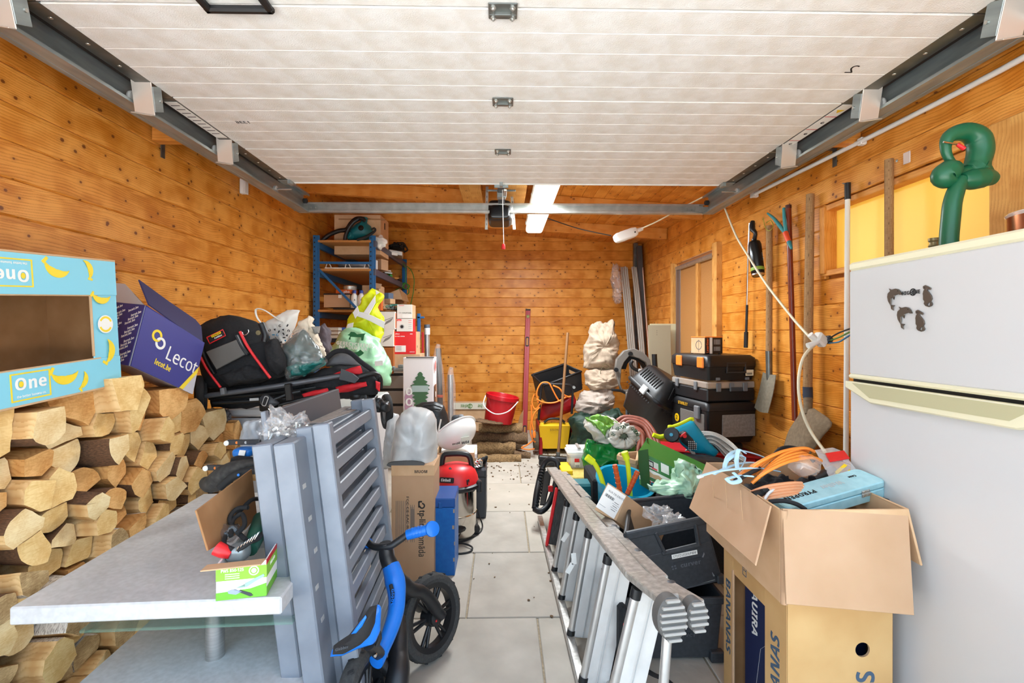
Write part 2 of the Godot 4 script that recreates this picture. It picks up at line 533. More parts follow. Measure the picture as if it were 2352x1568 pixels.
func materials():
	M.pine = []
	for i in 4: M.pine.append(pine(20 + i, hx(["eaa048", "e59a43", "e0943e", "eda54d"][i]), hx(["c4741f", "be6e1b", "b86818", "ca7a24"][i]), hx("6a3512"), [10, 12, 8, 14][i]))
	M.rafter = pine(31, hx("e09a4a"), hx("cd7f30"), hx("7d4519"), 6, 512, 96, 1.1, 0.14, 0.5)
	M.paleboard = pine(37, hx("e2a95e"), hx("cc8d45"), hx("855426"), 4, 512, 96, 1.1, 0.14, 0.6)
	M.handle = pine(41, hx("b08a60"), hx("8e6a46"), hx("5d422a"), 2, 256, 48, 0.8, 0.1, 0.75)
	M.slab = []
	for i in 3: M.slab.append(nmat(hx(["a79f92", "ada597", "a29a8e"][i]), hx(["bdb5a8", "bbb2a4", "b6aea2"][i]), 0.8, Vector3.ONE * 1.3, 0.012, 0, 50 + i, 1.2))
	M.joint = nmat(hx("8d7f6a"), hx("b5a68c"), 0.95, Vector3.ONE * 4, 0.05)
	M.galv = nmat(hx("7f8a8c"), hx("a9b2b2"), 0.4, V3(6, 6, 1), 0.01, 0.55, 60)
	M.galv2 = nmat(hx("b9bcb8"), hx("d5d6d2"), 0.4, Vector3.ONE * 3, 0.01, 0.85, 61)
	M.steeldark = nmat(hx("6d716f"), hx("8d908d"), 0.4, Vector3.ONE * 3, 0.01, 0.8, 62)
	M.alu = nmat(hx("c9c7c3"), hx("e2e0dc"), 0.38, V3(2, 2, 9), 0.02, 0.75, 63)
	M.aluflat = nmat(hx("dcd9d4"), hx("ebe8e3"), 0.5, V3(2, 2, 9), 0.02, 0.15, 64)
	M.chrome = mat("dcdcdc", 0.16, 1.0)
	M.black = mat("17181a", 0.45)
	M.rubber = mat("1f1f20", 0.8)
	M.softblack = nmat(hx("141416"), hx("242427"), 0.9, Vector3.ONE * 6, 0.05, 0, 66, 1.0)
	M.blackgloss = mat("101113", 0.25)
	M.darkgrey = mat("3a3d42", 0.5)
	M.midgrey = mat("6f7072", 0.6)
	M.lightgrey = mat("b4b4b2", 0.6)
	M.white = mat("e9e7e2", 0.45)
	M.whitematte = mat("e6e2da", 0.8)
	M.ivory = mat("e4dcc0", 0.5)
	M.red = mat("c8161d", 0.4)
	M.brightred = mat("e0252a", 0.4)
	M.blue = mat("1769b0", 0.45)
	M.shelfblue = mat("155f97", 0.4)
	M.lime = mat("d3e21a", 0.4)
	M.orange = mat("f0822a", 0.5)
	M.yellow = mat("f4c90a", 0.45)
	M.teal = mat("0f6a73", 0.45)
	M.green = mat("1d8b3c", 0.4)
	M.navy = mat("2d2f7e", 0.5)
	M.carton = nmat(hx("c7a077"), hx("d6b18a"), 0.85, V3(3, 3, 3), 0.01, 0, 70)
	M.cartonpale = nmat(hx("b5906d"), hx("bf9b7a"), 0.8, V3(2, 2, 2), 0.008, 0, 71)
	M.cartondark = nmat(hx("a1764c"), hx("b58a5e"), 0.9, V3(3, 3, 3), 0.01, 0, 72)
	M.inner = nmat(hx("9a6d43"), hx("ad8055"), 0.9, V3(3, 3, 3), 0.01, 0, 73)
	M.chip = nmat(hx("a86d33"), hx("cf9a5c"), 0.85, Vector3.ONE * 9, 0.06, 0, 74)
	M.ink = mat("1c1a1a", 0.7)
	M.inkgrey = mat("6a6460", 0.7)
	M.paper = mat("f0eee8", 0.7)
	M.film = clear(0.22, 0.12)
	M.filmthin = clear(0.1, 0.1)

func plank(p, called, a, b, size, along, i):
	# one wall or ceiling board from a to b, `size` = (height or width, thickness)
	var c: Vector3 = (a + b) / 2; var l = absf((b - a)[along])
	var s = V3(size.y, size.x, l) if along == 2 else V3(l, size.x, size.y)
	var uo = Vector2(rng.randf() * 1.7, size.x / 2)
	var o = part(p, called, done(Mb.new().box(Vector3.ZERO, s, 0.005, uo)), M.pine[i], c)
	return o

func room():
	var xl = -1.77; var xr = 1.73; var zb = -5.9; var zf = -0.45
	# floor of stone slabs laid in running bond
	var fl = struct("floor", bx(3.9, 0.1, 5.8, 0), M.joint, V3(0, -0.058, -3.2))
	var row = 0
	var d = 0.22
	while d < 5.9:
		var off = 0.145 if row % 2 == 0 else -0.155
		for k in range(-4, 4):
			var x0 = maxf(off + k * 0.6, xl - 0.02); var x1 = minf(off + k * 0.6 + 0.6, xr + 0.02); var d1 = minf(d + 0.6, 5.92)
			if x1 - x0 < 0.05: continue
			wpart(fl, "slab", bx(x1 - x0 - 0.007, 0.04, d1 - d - 0.007, 0.003, Vector2(rng.randf(), rng.randf())), M.slab[rng.randi() % 3], V3((x0 + x1) / 2, -0.02 + rng.randf_range(-0.0012, 0.0012), -(d + d1) / 2))
		d += 0.6; row += 1
	struct("ground", bx(14, 0.1, 8, 0), nmat(hx("c4c2bc"), hx("d2d0ca"), 0.9, Vector3.ONE, 0.02), V3(0, -0.07, 3.7))
	# walls of stacked pine boards; the right one has a window and a doorway
	var shell = mat("b9702c", 0.8)
	var wl = struct("wall_left", bx(0.08, 2.7, 5.7, 0), shell, V3(xl - 0.068, 1.3, -3.1))
	var n = 0
	var y = 0.0
	while y < 2.55:
		wpart(wl, "board", done(Mb.new().box(Vector3.ZERO, V3(0.028, 0.134, 5.45), 0.005, Vector2(rng.randf() * 1.7, 0.0675))), M.pine[rng.randi() % 4], V3(xl - 0.014, y + 0.0675, -3.175))
		y += 0.135
	var wr = frame("wall_right")
	y = 0.0
	var w0 = 1.644; var w1 = 2.54; var q0 = 3.80; var q1 = 4.80
	while y < 2.4:
		var segs = [[0.45, 5.9]]
		if y + 0.135 > 1.5 and y < 1.83: segs = [[0.45, w0], [w1, q0 if y < 1.85 else 5.9], [q1, 5.9]]
		elif y < 1.85: segs = [[0.45, q0], [q1, 5.9]]
		for s in segs:
			if s[1] - s[0] < 0.02: continue
			wpart(wr, "board", done(Mb.new().box(Vector3.ZERO, V3(0.028, 0.134, s[1] - s[0]), 0.005, Vector2(rng.randf() * 1.7, 0.0675))), M.pine[rng.randi() % 4], V3(xr + 0.014, y + 0.0675, -(s[0] + s[1]) / 2))
		y += 0.135
	for b in [[0.2, w0, 0, 2.6], [w1, q0, 0, 2.6], [q1, 6.0, 0, 2.6], [w0, w1, 0, 1.53], [w0, w1, 1.86, 2.6], [q0, q1, 1.89, 2.6]]:
		wpart(wr, "backing", bx(0.06, b[3] - b[2], b[1] - b[0], 0), shell, V3(xr + 0.06, (b[2] + b[3]) / 2, -(b[0] + b[1]) / 2))
	var wb = struct("wall_back", bx(3.7, 2.7, 0.08, 0), shell, V3(0, 1.3, zb - 0.068))
	y = 0.0
	while y < 2.5:
		wpart(wb, "board", done(Mb.new().box(Vector3.ZERO, V3(3.5, 0.1155, 0.028), 0.005, Vector2(rng.randf() * 1.7, 0.058))), M.pine[rng.randi() % 4], V3(-0.02, y + 0.058, zb - 0.014))
		y += 0.1165
	var wf = frame("wall_front")
	for b in [[-1.9, -1.46, 0, 2.7], [1.49, 1.85, 0, 2.7], [-1.46, 1.49, 2.3, 2.7]]:
		wpart(wf, "panel", bx(b[1] - b[0], b[3] - b[2], 0.1, 0.003), shell, V3((b[0] + b[1]) / 2, (b[2] + b[3]) / 2, zf + 0.05))
	# window with a yellow pane in a timber frame
	var wi = frame("window_1")
	var pane = mat("f2d060", 0.5); pane.backlight_enabled = true; pane.backlight = Color(0.5, 0.43, 0.25); pane.emission_enabled = true; pane.emission = Color(1.0, 0.82, 0.3); pane.emission_energy_multiplier = 0.15
	wpart(wi, "pane", bx(0.006, 0.36, 0.93, 0), pane, V3(xr + 0.062, 1.695, -2.09))
	wpart(wi, "jamb", bx(0.07, 0.36, 0.04, 0.003), M.rafter, V3(xr + 0.02, 1.695, -2.545))
	wpart(wi, "jamb", bx(0.07, 0.36, 0.04, 0.003), M.rafter, V3(xr + 0.02, 1.695, -1.625))
	wpart(wi, "sill", bx(0.06, 0.03, 0.95, 0.003), M.rafter, V3(xr + 0.025, 1.518, -2.09))
	wpart(wi, "head", bx(0.06, 0.03, 0.95, 0.003), M.rafter, V3(xr + 0.025, 1.865, -2.09))
	var post = struct("trim_1", bx(0.04, 0.42, 0.14, 0.003), M.paleboard, V3(xr - 0.02, 1.71, -1.565))
	# boarded doorway
	var dr = frame("door_1")
	for k in 2:
		wpart(dr, "panel", bx(0.012, 1.84, 0.46, 0.002), M.chip, V3(xr + 0.05, 0.93, -4.52 + k * 0.48))
	wpart(dr, "batten", bx(0.03, 1.84, 0.05, 0.002), M.paleboard, V3(xr + 0.03, 0.93, -4.28))
	wpart(dr, "jamb", bx(0.09, 1.92, 0.08, 0.003), M.paleboard, V3(xr + 0.0, 0.96, -3.79))
	wpart(dr, "jamb", bx(0.05, 1.9, 0.05, 0.003), M.paleboard, V3(xr + 0.0, 0.95, -4.82))
	wpart(dr, "side_plate", bx(0.05, 1.86, 0.012, 0.001), mat("8d7b70", 0.4, 0.5), V3(xr + 0.03, 0.93, -4.77))
	wpart(dr, "track", cyl(0.022, 0.94, 12), M.galv2, aim(V3(xr + 0.02, 1.845, -4.31), Vector3.BACK))
	struct("trim_2", bx(0.05, 2.3, 0.05, 0.004), M.steeldark, V3(xr - 0.1, 1.15, -5.86))
	# conduit clipped along the right wall
	var cp = thing("conduit", "white plastic conduit pipe clipped along the timber wall above the garden tools", "pipe", V3(1.69, 2.06, -2.2))
	wpart(cp, "pipe", tube([V3(1.677, 2.088, -1.45), V3(1.704, 2.101, -1.86), V3(1.661, 2.114, -3.12)], 0.011, 10, 12), M.white)
	wpart(cp, "clip", bx(0.03, 0.035, 0.03, 0.004), M.white, V3(1.7, 2.105, -2.235))
	# ceiling: boards laid lengthwise over sloping rafters
	var ce = frame("ceiling")
	var yc = func(x): return 2.405 - 0.062 * x
	var tilt = rad_to_deg(atan(-0.062))
	wpart(ce, "roof_deck", bx(3.9, 0.06, 6.0, 0), shell, V3(0, yc.call(0.0) + 0.055, -3.05), V3(0, 0, tilt))
	var x = xl - 0.02
	while x < xr:
		wpart(ce, "board", done(Mb.new().box(Vector3.ZERO, V3(0.094, 0.02, 3.2), 0.004, Vector2(rng.randf() * 1.7, 0.05))), M.pine[rng.randi() % 4], V3(x + 0.047, yc.call(x + 0.047) + 0.01, -4.32), V3(0, 0, tilt))
		x += 0.095
	for d2 in [2.3, 3.21, 4.12, 5.03]:
		var b = wpart(ce, "rafter", bx(3.5, 0.115, 0.06, 0.004, Vector2(d2, 0)), M.rafter, V3(-0.02, yc.call(-0.02) - 0.058, -d2), V3(0, 0, tilt))
	for s in [-0.245, 0.10]:
		wpart(ce, "mounting_board", bx(0.155, 0.05, 0.98, 0.004, Vector2(s, 0)), M.paleboard, V3(s, 2.29, -3.6))
	struct("trim_3", bx(0.12, 0.10, 0.06, 0.004), M.rafter, V3(-1.7, 2.214, -2.462))
	struct("trim_4", bx(0.12, 0.10, 0.06, 0.004), M.rafter, V3(1.66, 2.16, -2.295))

func ceiling_and_door():
	M.bracket = mat("d2c8be", 0.35, 0.45)
	# raised sectional door: four panels of five ribs under the ceiling
	var xa = -1.333; var xb = 1.405; var yd = 2.15
	var gd = thing("sectional_door", "white ribbed sectional garage door raised flat below the ceiling", "garage door", V3(0, yd, -1.9))
	M.doorskin = nmat(hx("ece9e4"), hx("f4f2ee"), 0.55, Vector3.ONE * 3, 0.02, 0, 81, 0.0)
	M.doorskin.heightmap_enabled = true; M.doorskin.heightmap_texture = ntex(82, 0.25, Color.BLACK, Color.WHITE, 0.5, 0.5, 3, 256); M.doorskin.heightmap_scale = 0.09
	M.doorskin.detail_enabled = true; M.doorskin.detail_blend_mode = BaseMaterial3D.BLEND_MODE_MUL
	M.doorskin.detail_albedo = ntex(83, 0.01, hx("f4f0ea"), hx("ffffff"), 0.35, 0.3)
	var seams = [0.86, 1.40, 1.955, 2.495, 3.045]
	for s in 4:
		var z0: float = seams[s]; var z1: float = seams[s + 1]; var pm = (xa + xb) / 2
		var pn = wpart(gd, "panel", bx(xb - xa, 0.035, z1 - z0 - 0.007, 0.004), M.doorskin, V3(pm, yd + 0.022, -(z0 + z1) / 2), V3(0, 0, 0))
		for k in 5:
			var w: float = (z1 - z0 - 0.008) / 5
			wpart(pn, "rib", bx(xb - xa, 0.008, w - 0.0012, 0.0014), M.doorskin, V3(pm, yd + 0.002, -(z0 + 0.004 + w * (k + 0.5))))
		for sd in [[xa - 0.03, 1], [xb + 0.03, -1]]:
			wpart(gd, "end_cap", bx(0.065, 0.04, z1 - z0 - 0.004, 0.003), M.steeldark, V3(sd[0], yd + 0.018, -(z0 + z1) / 2))
			for k in 4:
				wpart(pn, "rivet", lathe([0.0001, -0.004, 0.006, -0.002, 0.007, 0], 10), M.galv2, V3(sd[0], yd - 0.001, -(z0 + 0.07 + k * 0.13)))
		if s > 0:
			var h = wpart(gd, "hinge", bxs([V3(0, 0, 0.018), V3(0.085, 0.004, 0.05), V3(0, 0, -0.016), V3(0.085, 0.004, 0.022), V3(0, -0.005, 0.002), V3(0.05, 0.012, 0.012)], 0.002), M.steeldark, V3(0.0, yd - 0.006, -z0 - 0.014))
			for q in [-0.028, 0.028]:
				for g in [0.028, -0.018]:
					part(h, "bolt", lathe([0.0001, -0.012, 0.004, -0.011, 0.005, -0.006, 0.0085, -0.006, 0.0085, 0], 10), M.galv2, V3(q, -0.001, g))
	wpart(gd, "edge_trim", bx(xb - xa, 0.05, 0.012, 0.003), M.white, V3((xa + xb) / 2, yd + 0.018, -3.052))
	# black lift handle
	var hd = wpart(gd, "handle", bxs([V3(0, 0, 0), V3(0.20, 0.02, 0.022), V3(-0.088, 0, 0.09), V3(0.022, 0.02, 0.2), V3(0.088, 0, 0.09), V3(0.022, 0.02, 0.2)], 0.006), M.black, V3(-0.765, yd - 0.012, -1.405))
	for s in [-1, 1]:
		for z in [1.86, 2.40, 1.33]:
			# roller bracket: plate hanging from the end cap with a wheel in the track
			var X: float = (xa - 0.045) if s < 0 else (xb + 0.045)
			var br = wpart(gd, "roller_bracket", bxs([V3(0, 0, 0), V3(0.075, 0.125, 0.004), V3(0, -0.062, 0.012), V3(0.075, 0.004, 0.026), V3(0, 0.062, -0.014), V3(0.085, 0.004, 0.03)], 0.0015), M.bracket, V3(X - s * 0.0, yd - 0.045, -z), V3(24, 0, s * 9))
			part(br, "slotted_plate", bx(0.004, 0.09, 0.05, 0.001), M.galv, V3(-s * 0.042, -0.005, -0.02))
			part(br, "roller", lathe([0.0001, -0.008, 0.012, -0.008, 0.02, -0.007, 0.023, 0, 0.02, 0.007, 0.012, 0.008, 0.0001, 0.008], 18), M.lightgrey, V3(s * 0.062, -0.01, -0.03), V3(0, 0, 90))
			part(br, "axle", cyl(0.0055, 0.12, 10), M.galv2, V3(s * 0.01, -0.01, -0.03), V3(0, 0, 90))
			for q in [-0.02, 0.02]: part(br, "bolt", cyl(0.007, 0.01, 6), M.galv2, V3(q, 0.047, -0.018))
		var e = wpart(gd, "top_roller", bxs([V3(0, 0, 0), V3(0.08, 0.004, 0.09), V3(-s * 0.03, -0.012, 0.02), V3(0.02, 0.02, 0.05)], 0.002), M.galv, V3((xa - 0.02) if s < 0 else (xb + 0.02), yd - 0.006, -3.03))
		part(e, "wheel", cyl(0.022, 0.018, 18, -1.0, 0.003), M.lightgrey, V3(s * 0.085, -0.035, -0.03), V3(0, 0, 90))
		part(e, "axle", cyl(0.005, 0.11, 10), M.galv2, V3(s * 0.04, -0.035, -0.03), V3(0, 0, 90))
	# instruction stickers on the end caps
	var st = wpart(gd, "warning_sticker", bx(0.05, 0.0015, 0.46, 0), M.paper, V3(xb + 0.03, yd - 0.004, -2.19))
	part(st, "print", ext([-0.016, -0.014, 0.016, -0.014, 0, 0.014], 0.001), M.yellow, face(V3(0, -0.0014, 0.17), Vector3.RIGHT, Vector3.FORWARD))
	for k in 3: part(st, "print", bx(0.05, 0.001, 0.004, 0), M.red, V3(0, -0.001, 0.12 - k * 0.13))
	for k in 3: part(st, "print", ext(arc(0.004, 0.009, 20, 300, 10), 0.001), M.ink, face(V3(0.005, -0.001, 0.06 - k * 0.12), Vector3.RIGHT, Vector3.FORWARD))
	var st2 = wpart(gd, "notice_sticker", bx(0.05, 0.0015, 0.36, 0), M.paper, V3(xa - 0.03, yd - 0.004, -2.17))
	for k in 9: part(st2, "print", bx(0.036, 0.001, 0.006, 0), M.inkgrey, V3(0, -0.001, 0.15 - k * 0.035))
	txt(gd, "1336", 0.022, gd.transform.affine_inverse() * face(V3(-1.17, yd - 0.003, -2.18), Vector3.LEFT, Vector3.BACK), M.ink)
	txt(gd, "2", 0.045, gd.transform.affine_inverse() * face(V3(1.255, yd - 0.003, -1.70), Vector3.LEFT, Vector3.BACK), M.ink)
	# tracks
	for s in [-1, 1]:
		var X = -1.425 if s < 0 else 1.495
		var tk = thing("door_track", "long galvanised track carrying the door rollers along the %s" % ["firewood side wall", "garden tool side wall"][(s + 1) / 2], "rail", V3(X, 2.085, -3.56), Vector3.ZERO, "door tracks")
		var prof = pv([0, 0.135, 0.05, 0.135, 0.05, 0.03, 0.062, 0.03, 0.062, 0.0, 0.0, 0.0, 0.0, 0.012, 0.008, 0.012, 0.008, 0.004, 0.056, 0.004, 0.056, 0.026, 0.044, 0.026, 0.044, 0.129, 0.006, 0.129, 0.006, 0.12, 0, 0.12])
		if s < 0: prof = moved(prof, Vector2.ZERO, 0, Vector2(-1, 1))
		part(tk, "channel", ext(prof, 2.75, 0, true), M.galv, V3(0, 0, 1.375))
		part(tk, "angle_iron", bxs([V3(s * 0.075, 0.03, 0), V3(0.004, 0.06, 2.7), V3(s * 0.066, 0.0, 0), V3(0.022, 0.004, 2.7)], 0.0008), M.galv, V3(0, 0, 1.36))
		part(tk, "end_buffer", cyl(0.018, 0.03, 14, -1, 0.004), M.rubber, V3(s * 0.02, 0.08, 0.03), V3(0, 0, 90))
	var cb = thing("cross_bar", "galvanised steel cross bar joining the ends of the two door tracks", "rail", V3(0, 2.125, -3.57))
	part(cb, "channel", bxs([V3(0, 0.033, 0), V3(3.02, 0.006, 0.04), V3(0, -0.033, 0), V3(3.02, 0.006, 0.04), V3(0, 0, -0.018), V3(3.02, 0.064, 0.004), V3(0, 0.026, 0.02), V3(2.93, 0.014, 0.003), V3(0, -0.026, 0.02), V3(2.93, 0.014, 0.003)], 0.001), M.galv2)
	for s in [-1, 1]:
		part(cb, "end_bracket", bx(0.10, 0.045, 0.004, 0.001), M.galv2, V3(s * 1.49, -0.005, 0.012))
		for k in 2: part(cb, "bolt", lathe([0.0001, 0.006, 0.005, 0.005, 0.008, 0], 10), M.galv2, V3(s * (1.42 - k * 0.035), 0, 0.0), V3(90, 0, 0))
	for s in [-1, 1]: wpart(gd, "side_seal", bx(0.045, 0.012, 2.3, 0.002), mat("2e2018", 0.8), V3((xa - 0.078) if s < 0 else (xb + 0.078), yd + 0.02, -1.95))
	# brackets under the tracks
	solo("wall_bracket", "grey perforated steel angle bracket under the track on the firewood side wall", "bracket", bxs([V3(0, -0.04, 0), V3(0.004, 0.09, 0.03), V3(0.03, 0.005, 0), V3(0.07, 0.004, 0.03)], 0.001), M.steeldark, V3(-1.76, 2.189, -2.513))
	solo("wall_bracket", "perforated steel angle bracket above the conduit on the garden tool wall", "bracket", bxs([V3(0, -0.04, 0), V3(0.004, 0.09, 0.03), V3(-0.03, 0.005, 0), V3(0.07, 0.004, 0.03)], 0.001), M.steeldark, V3(1.72, 2.146, -2.451))
	solo("rail_clip", "short white rail clip screwed to the firewood wall beneath the track end", "bracket", bxs([Vector3.ZERO, V3(0.03, 0.10, 0.03), V3(0.02, 0, 0), V3(0.012, 0.10, 0.045)], 0.002), M.white, V3(-1.75, 2.185, -3.259))
	solo("rail_clip", "short white rail clip where the conduit ends on the garden tool wall", "bracket", bxs([Vector3.ZERO, V3(0.03, 0.09, 0.03), V3(-0.02, 0, 0), V3(0.012, 0.09, 0.045)], 0.002), M.white, V3(1.7, 2.156, -3.193))
	# opener
	var op = thing("door_opener", "black electric door opener hanging from the rafters behind the door", "motor", V3(-0.024, 2.115, -3.7))
	part(op, "housing", blob(V3(0.088, 0.08, 0.15), 0.35), M.black)
	part(op, "front_cover", blob(V3(0.075, 0.05, 0.02), 0.4), M.blackgloss, V3(0, -0.02, 0.148))
	part(op, "light_cover", blob(V3(0.02, 0.065, 0.13), 0.4), M.lightgrey, V3(0.082, 0.0, 0.0))
	wpart(op, "rail", bx(0.05, 0.04, 0.62, 0.004), M.darkgrey, V3(-0.01, 2.175, -3.34))
	wpart(op, "carriage", bxs([Vector3.ZERO, V3(0.06, 0.05, 0.06), V3(0, 0.03, 0), V3(0.20, 0.012, 0.012)], 0.003), M.galv, V3(-0.01, 2.15, -3.3))
	wpart(op, "door_arm", bx(0.022, 0.012, 0.30, 0.002), M.galv2, V3(0.015, 2.13, -3.2), V3(8, 0, 0))
	for q in [1119, 1180]:
		var a = V3(-0.123, 2.345, -3.75) if q == 1119 else V3(0.065, 2.346, -3.75)
		var b = V3(-0.129, 2.007, -3.75) if q == 1119 else V3(0.089, 2.008, -3.75)
		var hs = bar(op, "hanger_strap", a, b, 0.003, 0.022, M.galv2, 0.0005, Vector3.BACK)
		for k in 7: part(hs, "slot", bx(0.006, 0.018, 0.0036, 0.001), M.darkgrey, V3(0, -0.13 + k * 0.043, 0))
	wpart(op, "door_clamp", bxs([Vector3.ZERO, V3(0.09, 0.05, 0.012), V3(0, -0.01, 0.02), V3(0.02, 0.03, 0.05)], 0.003), M.galv, V3(-0.01, 2.15, -3.06))
	var rp = thing("release_cord", "white pull cord with red grip dangling from the door opener", "cord", V3(0.003, 1.776, -3.2))
	wpart(rp, "cord", tube([V3(-0.003, 2.189, -3.2), V3(0, 1.997, -3.2), V3(0.006, 1.793, -3.2)], 0.0028, 6, 6), M.white)
	part(rp, "grip", lathe([0.0001, -0.02, 0.012, -0.018, 0.013, 0.0, 0.009, 0.016, 0.0001, 0.018], 12), M.brightred)
	# fluorescent fitting
	var lp = thing("tube_light", "white double fluorescent tube light with clear cover under the rafters", "lamp", V3(0.30, 2.155, -3.85))
	part(lp, "base", bx(0.17, 0.03, 1.46, 0.008), M.white, V3(0, 0.085, 0))
	var glow = mat("fffdf5", 0.4); glow.emission_enabled = true; glow.emission = Color(1.0, 0.97, 0.9); glow.emission_energy_multiplier = 1.2
	part(lp, "diffuser", loft(range(2).map(func(i): return PackedVector3Array(Array(rrect(0.16, 0.075, 0.03, 5)).map(func(q): return V3(q.x, q.y + 0.035, -0.72 + i * 1.44)))), true), glow)
	for k in 5:
		for s in [-1, 1]: part(lp, "clip", bx(0.012, 0.02, 0.03, 0.002), M.lightgrey, V3(s * 0.085, 0.07, -0.6 + k * 0.3))
	var al = AreaLight3D.new(); al.name = "tube_glow"; al.area_size = Vector2(0.13, 1.35); al.light_energy = 4.6; al.light_color = Color(0.95, 0.98, 1.0)
	al.shadow_enabled = true
	al.position = V3(0.30, 2.14, -3.85); al.rotation_degrees = V3(-90, 0, 0); add_child(al)
	# cables by the lamp
	solo("lamp_cable", "thin black cable sagging from the tube light to a white socket", "cable", tube([V3(0.227, 2.288, -4.3), V3(0.406, 2.214, -4.25), V3(0.67, 2.115, -4.2), V3(0.932, 2.035, -4.1)], 0.0045, 6, 16), M.rubber)
	var sk = thing("inline_socket", "white inline socket hanging on a cable near the rafters", "socket", V3(1.03, 2.018, -4))
	part(sk, "body", blob(V3(0.105, 0.042, 0.035), 0.5, 0.004, 30.0, 3), M.white, Vector3.ZERO, V3(0, 0, 20))
	part(sk, "collar", cyl(0.014, 0.06, 12, 0.02), M.white, V3(0.115, 0.045, 0), V3(0, 0, 110))
	part(sk, "screw_hole", cyl(0.006, 0.006, 10), M.ink, V3(0.07, 0.02, 0.036), V3(90, 0, 0))
	solo("socket_cable", "white cable rising from the inline socket to the door track", "cable", tube([V3(1.151, 2.07, -4), V3(1.273, 2.117, -3.9), V3(1.408, 2.188, -3.8), V3(1.55, 2.246, -3.6)], 0.006, 8, 16), M.ivory)
	solo("mains_cable", "white mains cable slanting down past the garden tools to a plug adapter", "cable", tube([V3(1.587, 2.098, -3.4), V3(1.57, 1.858, -3.2), V3(1.556, 1.679, -3), V3(1.533, 1.475, -2.75), V3(1.49, 1.249, -2.4), V3(1.476, 1.161, -2.25)], 0.0065, 8, 24), M.ivory)
	var pl = thing("plug_adapter", "white plug adapter hanging in the air in front of the big shovel handle", "plug", V3(1.476, 1.168, -2.2))
	part(pl, "body", bx(0.065, 0.05, 0.04, 0.008), M.white, Vector3.ZERO, V3(0, 20, -35))
	part(pl, "cable_neck", cyl(0.011, 0.05, 12, 0.014), M.white, V3(-0.035, 0.008, 0.01), V3(0, 0, 50))
	part(pl, "cable_neck", cyl(0.011, 0.05, 12, 0.014), M.white, V3(-0.045, -0.02, 0.015), V3(0, 0, 110))
	part(pl, "dark_plug", bx(0.035, 0.035, 0.03, 0.008), mat("2c3340", 0.5), V3(0.04, -0.0, 0.0), V3(0, 20, -35))
	for k in 3:
		wpart(pl, "wire", tube([V3(1.515, 1.172, -2.2) + V3(0, -0.01 * k, 0), V3(1.489, 1.188, -2.1) + V3(0, -0.02 * k + 0.01, 0), V3(1.401, 1.218, -1.9) + V3(0, -0.012 * k, 0)], 0.0035, 6, 8), [M.rubber, mat("5a8a3a"), mat("2b7aa8")][k])
	solo("fridge_cable", "white cable curving down from the plug adapter into the open carton", "cable", tube([V3(1.452, 1.147, -2.2), V3(1.364, 1.085, -2.15), V3(1.311, 0.976, -2.1), V3(1.295, 0.868, -2.05), V3(1.301, 0.784, -2), V3(1.294, 0.722, -1.9)], 0.0068, 8, 24), M.ivory)

